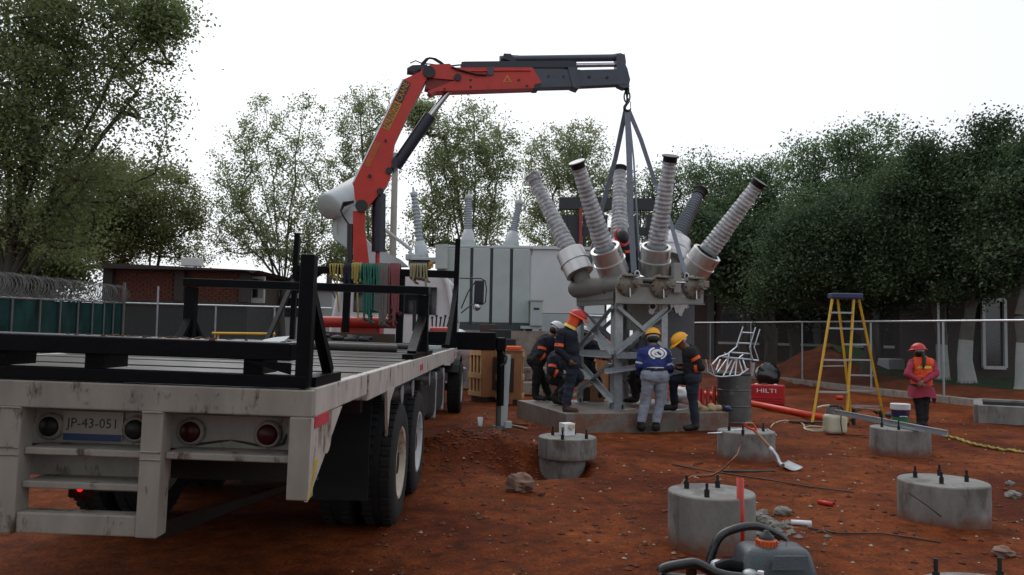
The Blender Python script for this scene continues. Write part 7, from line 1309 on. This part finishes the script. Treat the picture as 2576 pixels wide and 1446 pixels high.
cp = b.build('fuel_cap', 'cap_orange', rm); b = MB(); b.lathe(cc+V((0, 0, .029)), (0, 0, 1), [(0, .029), (.012, .027), (.016, .018), (.022, .016), (.024, .010), (.030, .009), (.031, .001)], 20); b.build('cap_valve', 'hose', cp)
b = MB(); b.tube([cc+V((.036, 0, .005)), cc+V((.055, 0, .022)), cc+V((.075, 0, .018)), cc+V((.072, 0, -.004)), cc+V((.05, 0, -.012))], .002, 5); b.build('cap_tether', 'copper', cp)
hp = [(885, 850), (915, 740), (960, 600), (1010, 500), (1080, 430), (1180, 385), (1300, 350), (1420, 334), (1520, 340), (1620, 375), (1740, 430), (1830, 490), (1880, 545), (1905, 600), (1915, 700)]
def spline(pts, n=4):
    o = []
    for i in range(len(pts)-1):
        p0, p1, p2, p3 = pts[max(i-1, 0)], pts[i], pts[i+1], pts[min(i+2, len(pts)-1)]
        for k in range(n): t = k/n; o.append(.5*((2*p1)+(p2-p0)*t+(2*p0-5*p1+4*p2-p3)*t*t+(3*p1-p0-3*p2+p3)*t**3))
    return o+[pts[-1]]
b = MB(); b.tube(spline([F(x, y, .20+.0001*(x-900)) for x, y in hp]), .0165, 12); b.build('guide_handle', 'tube_black', rm)
hp = [(275, 925), (300, 885), (420, 850), (600, 820), (700, 812), (800, 850), (900, 905), (1010, 950), (1150, 985), (1300, 1000)]
b = MB(); b.tube(spline([F(x, y, -.05) for x, y in hp]), .0185, 12); b.tube([F(660, 840, -.04), F(660, 1000, .0)], .02, 8); b.build('rear_handle', 'tube_black', rm); b = MB(); b.tube(spline([F(x, y, .18) for x, y in ((280, 925), (330, 970), (480, 1000), (800, 1010), (1100, 1010))]), .0165, 12); b.build('handle_bar', 'tube_black', rm)
b = MB(); b.tube(spline([F(x, y, .05) for x, y in ((1000, 900), (1150, 850), (1280, 880), (1400, 900))]), [.02]*13, 8, flat=1.4); b.prism([F(940, 900, .1), F(1100, 850, .1), (F(1400, 870, .1)), F(1440, 960, .1), F(1000, 990, .1)], (0, .06, 0)); b.build('frame_bracket', 'black_steel', rm)
b = MB(); b.ball(F(1000, 850, .12), (.03, .03, .025), 12, 8); b.ball(F(1420, 960, .0), (.03, .03, .02), 12, 8); b.build('carburettor', 'galv', rm)
b = MB(); b.cyl(F(1555, 950, -.03), F(1555, 915, -.03), .012, n=8); b.build('throttle_stop', 'letter_white', rm)
mx_, my_ = 1.0, Yr+.12
b = MB(); b.box((mx_+.10, my_, zb0-.14), (.26, .22, .24)); b.build('engine', 'galv', rm, bevel=.03); b = MB(); b.box((mx_-.08, my_, zb0-.06), (.20, .18, .30)); b.build('crankcase', 'chassis', rm, bevel=.03)
b = MB(); prof = [(0, .085)]
for k in range(9): prof += [(.02+.025*k, .095), (.0325+.025*k, .075)]
b.lathe((mx_-.06, my_, .10), (0, 0, 1), prof+[(.26, .085)], 20); b.build('bellows', 'rubber', rm); b = MB(); b.box((mx_-.06, my_+.03, .055), (.28, .34, .05)); b.cyl((mx_-.06, my_, .07), (mx_-.06, my_, .12), .09, n=16); b.build('ram_shoe', 'handle_wood', rm, bevel=.01)
b = MB(); b.cyl((mx_-.06, my_, .34), (mx_-.06, my_, zb0-.1), .07, n=14); b.build('ram_cylinder', 'chassis', rm)
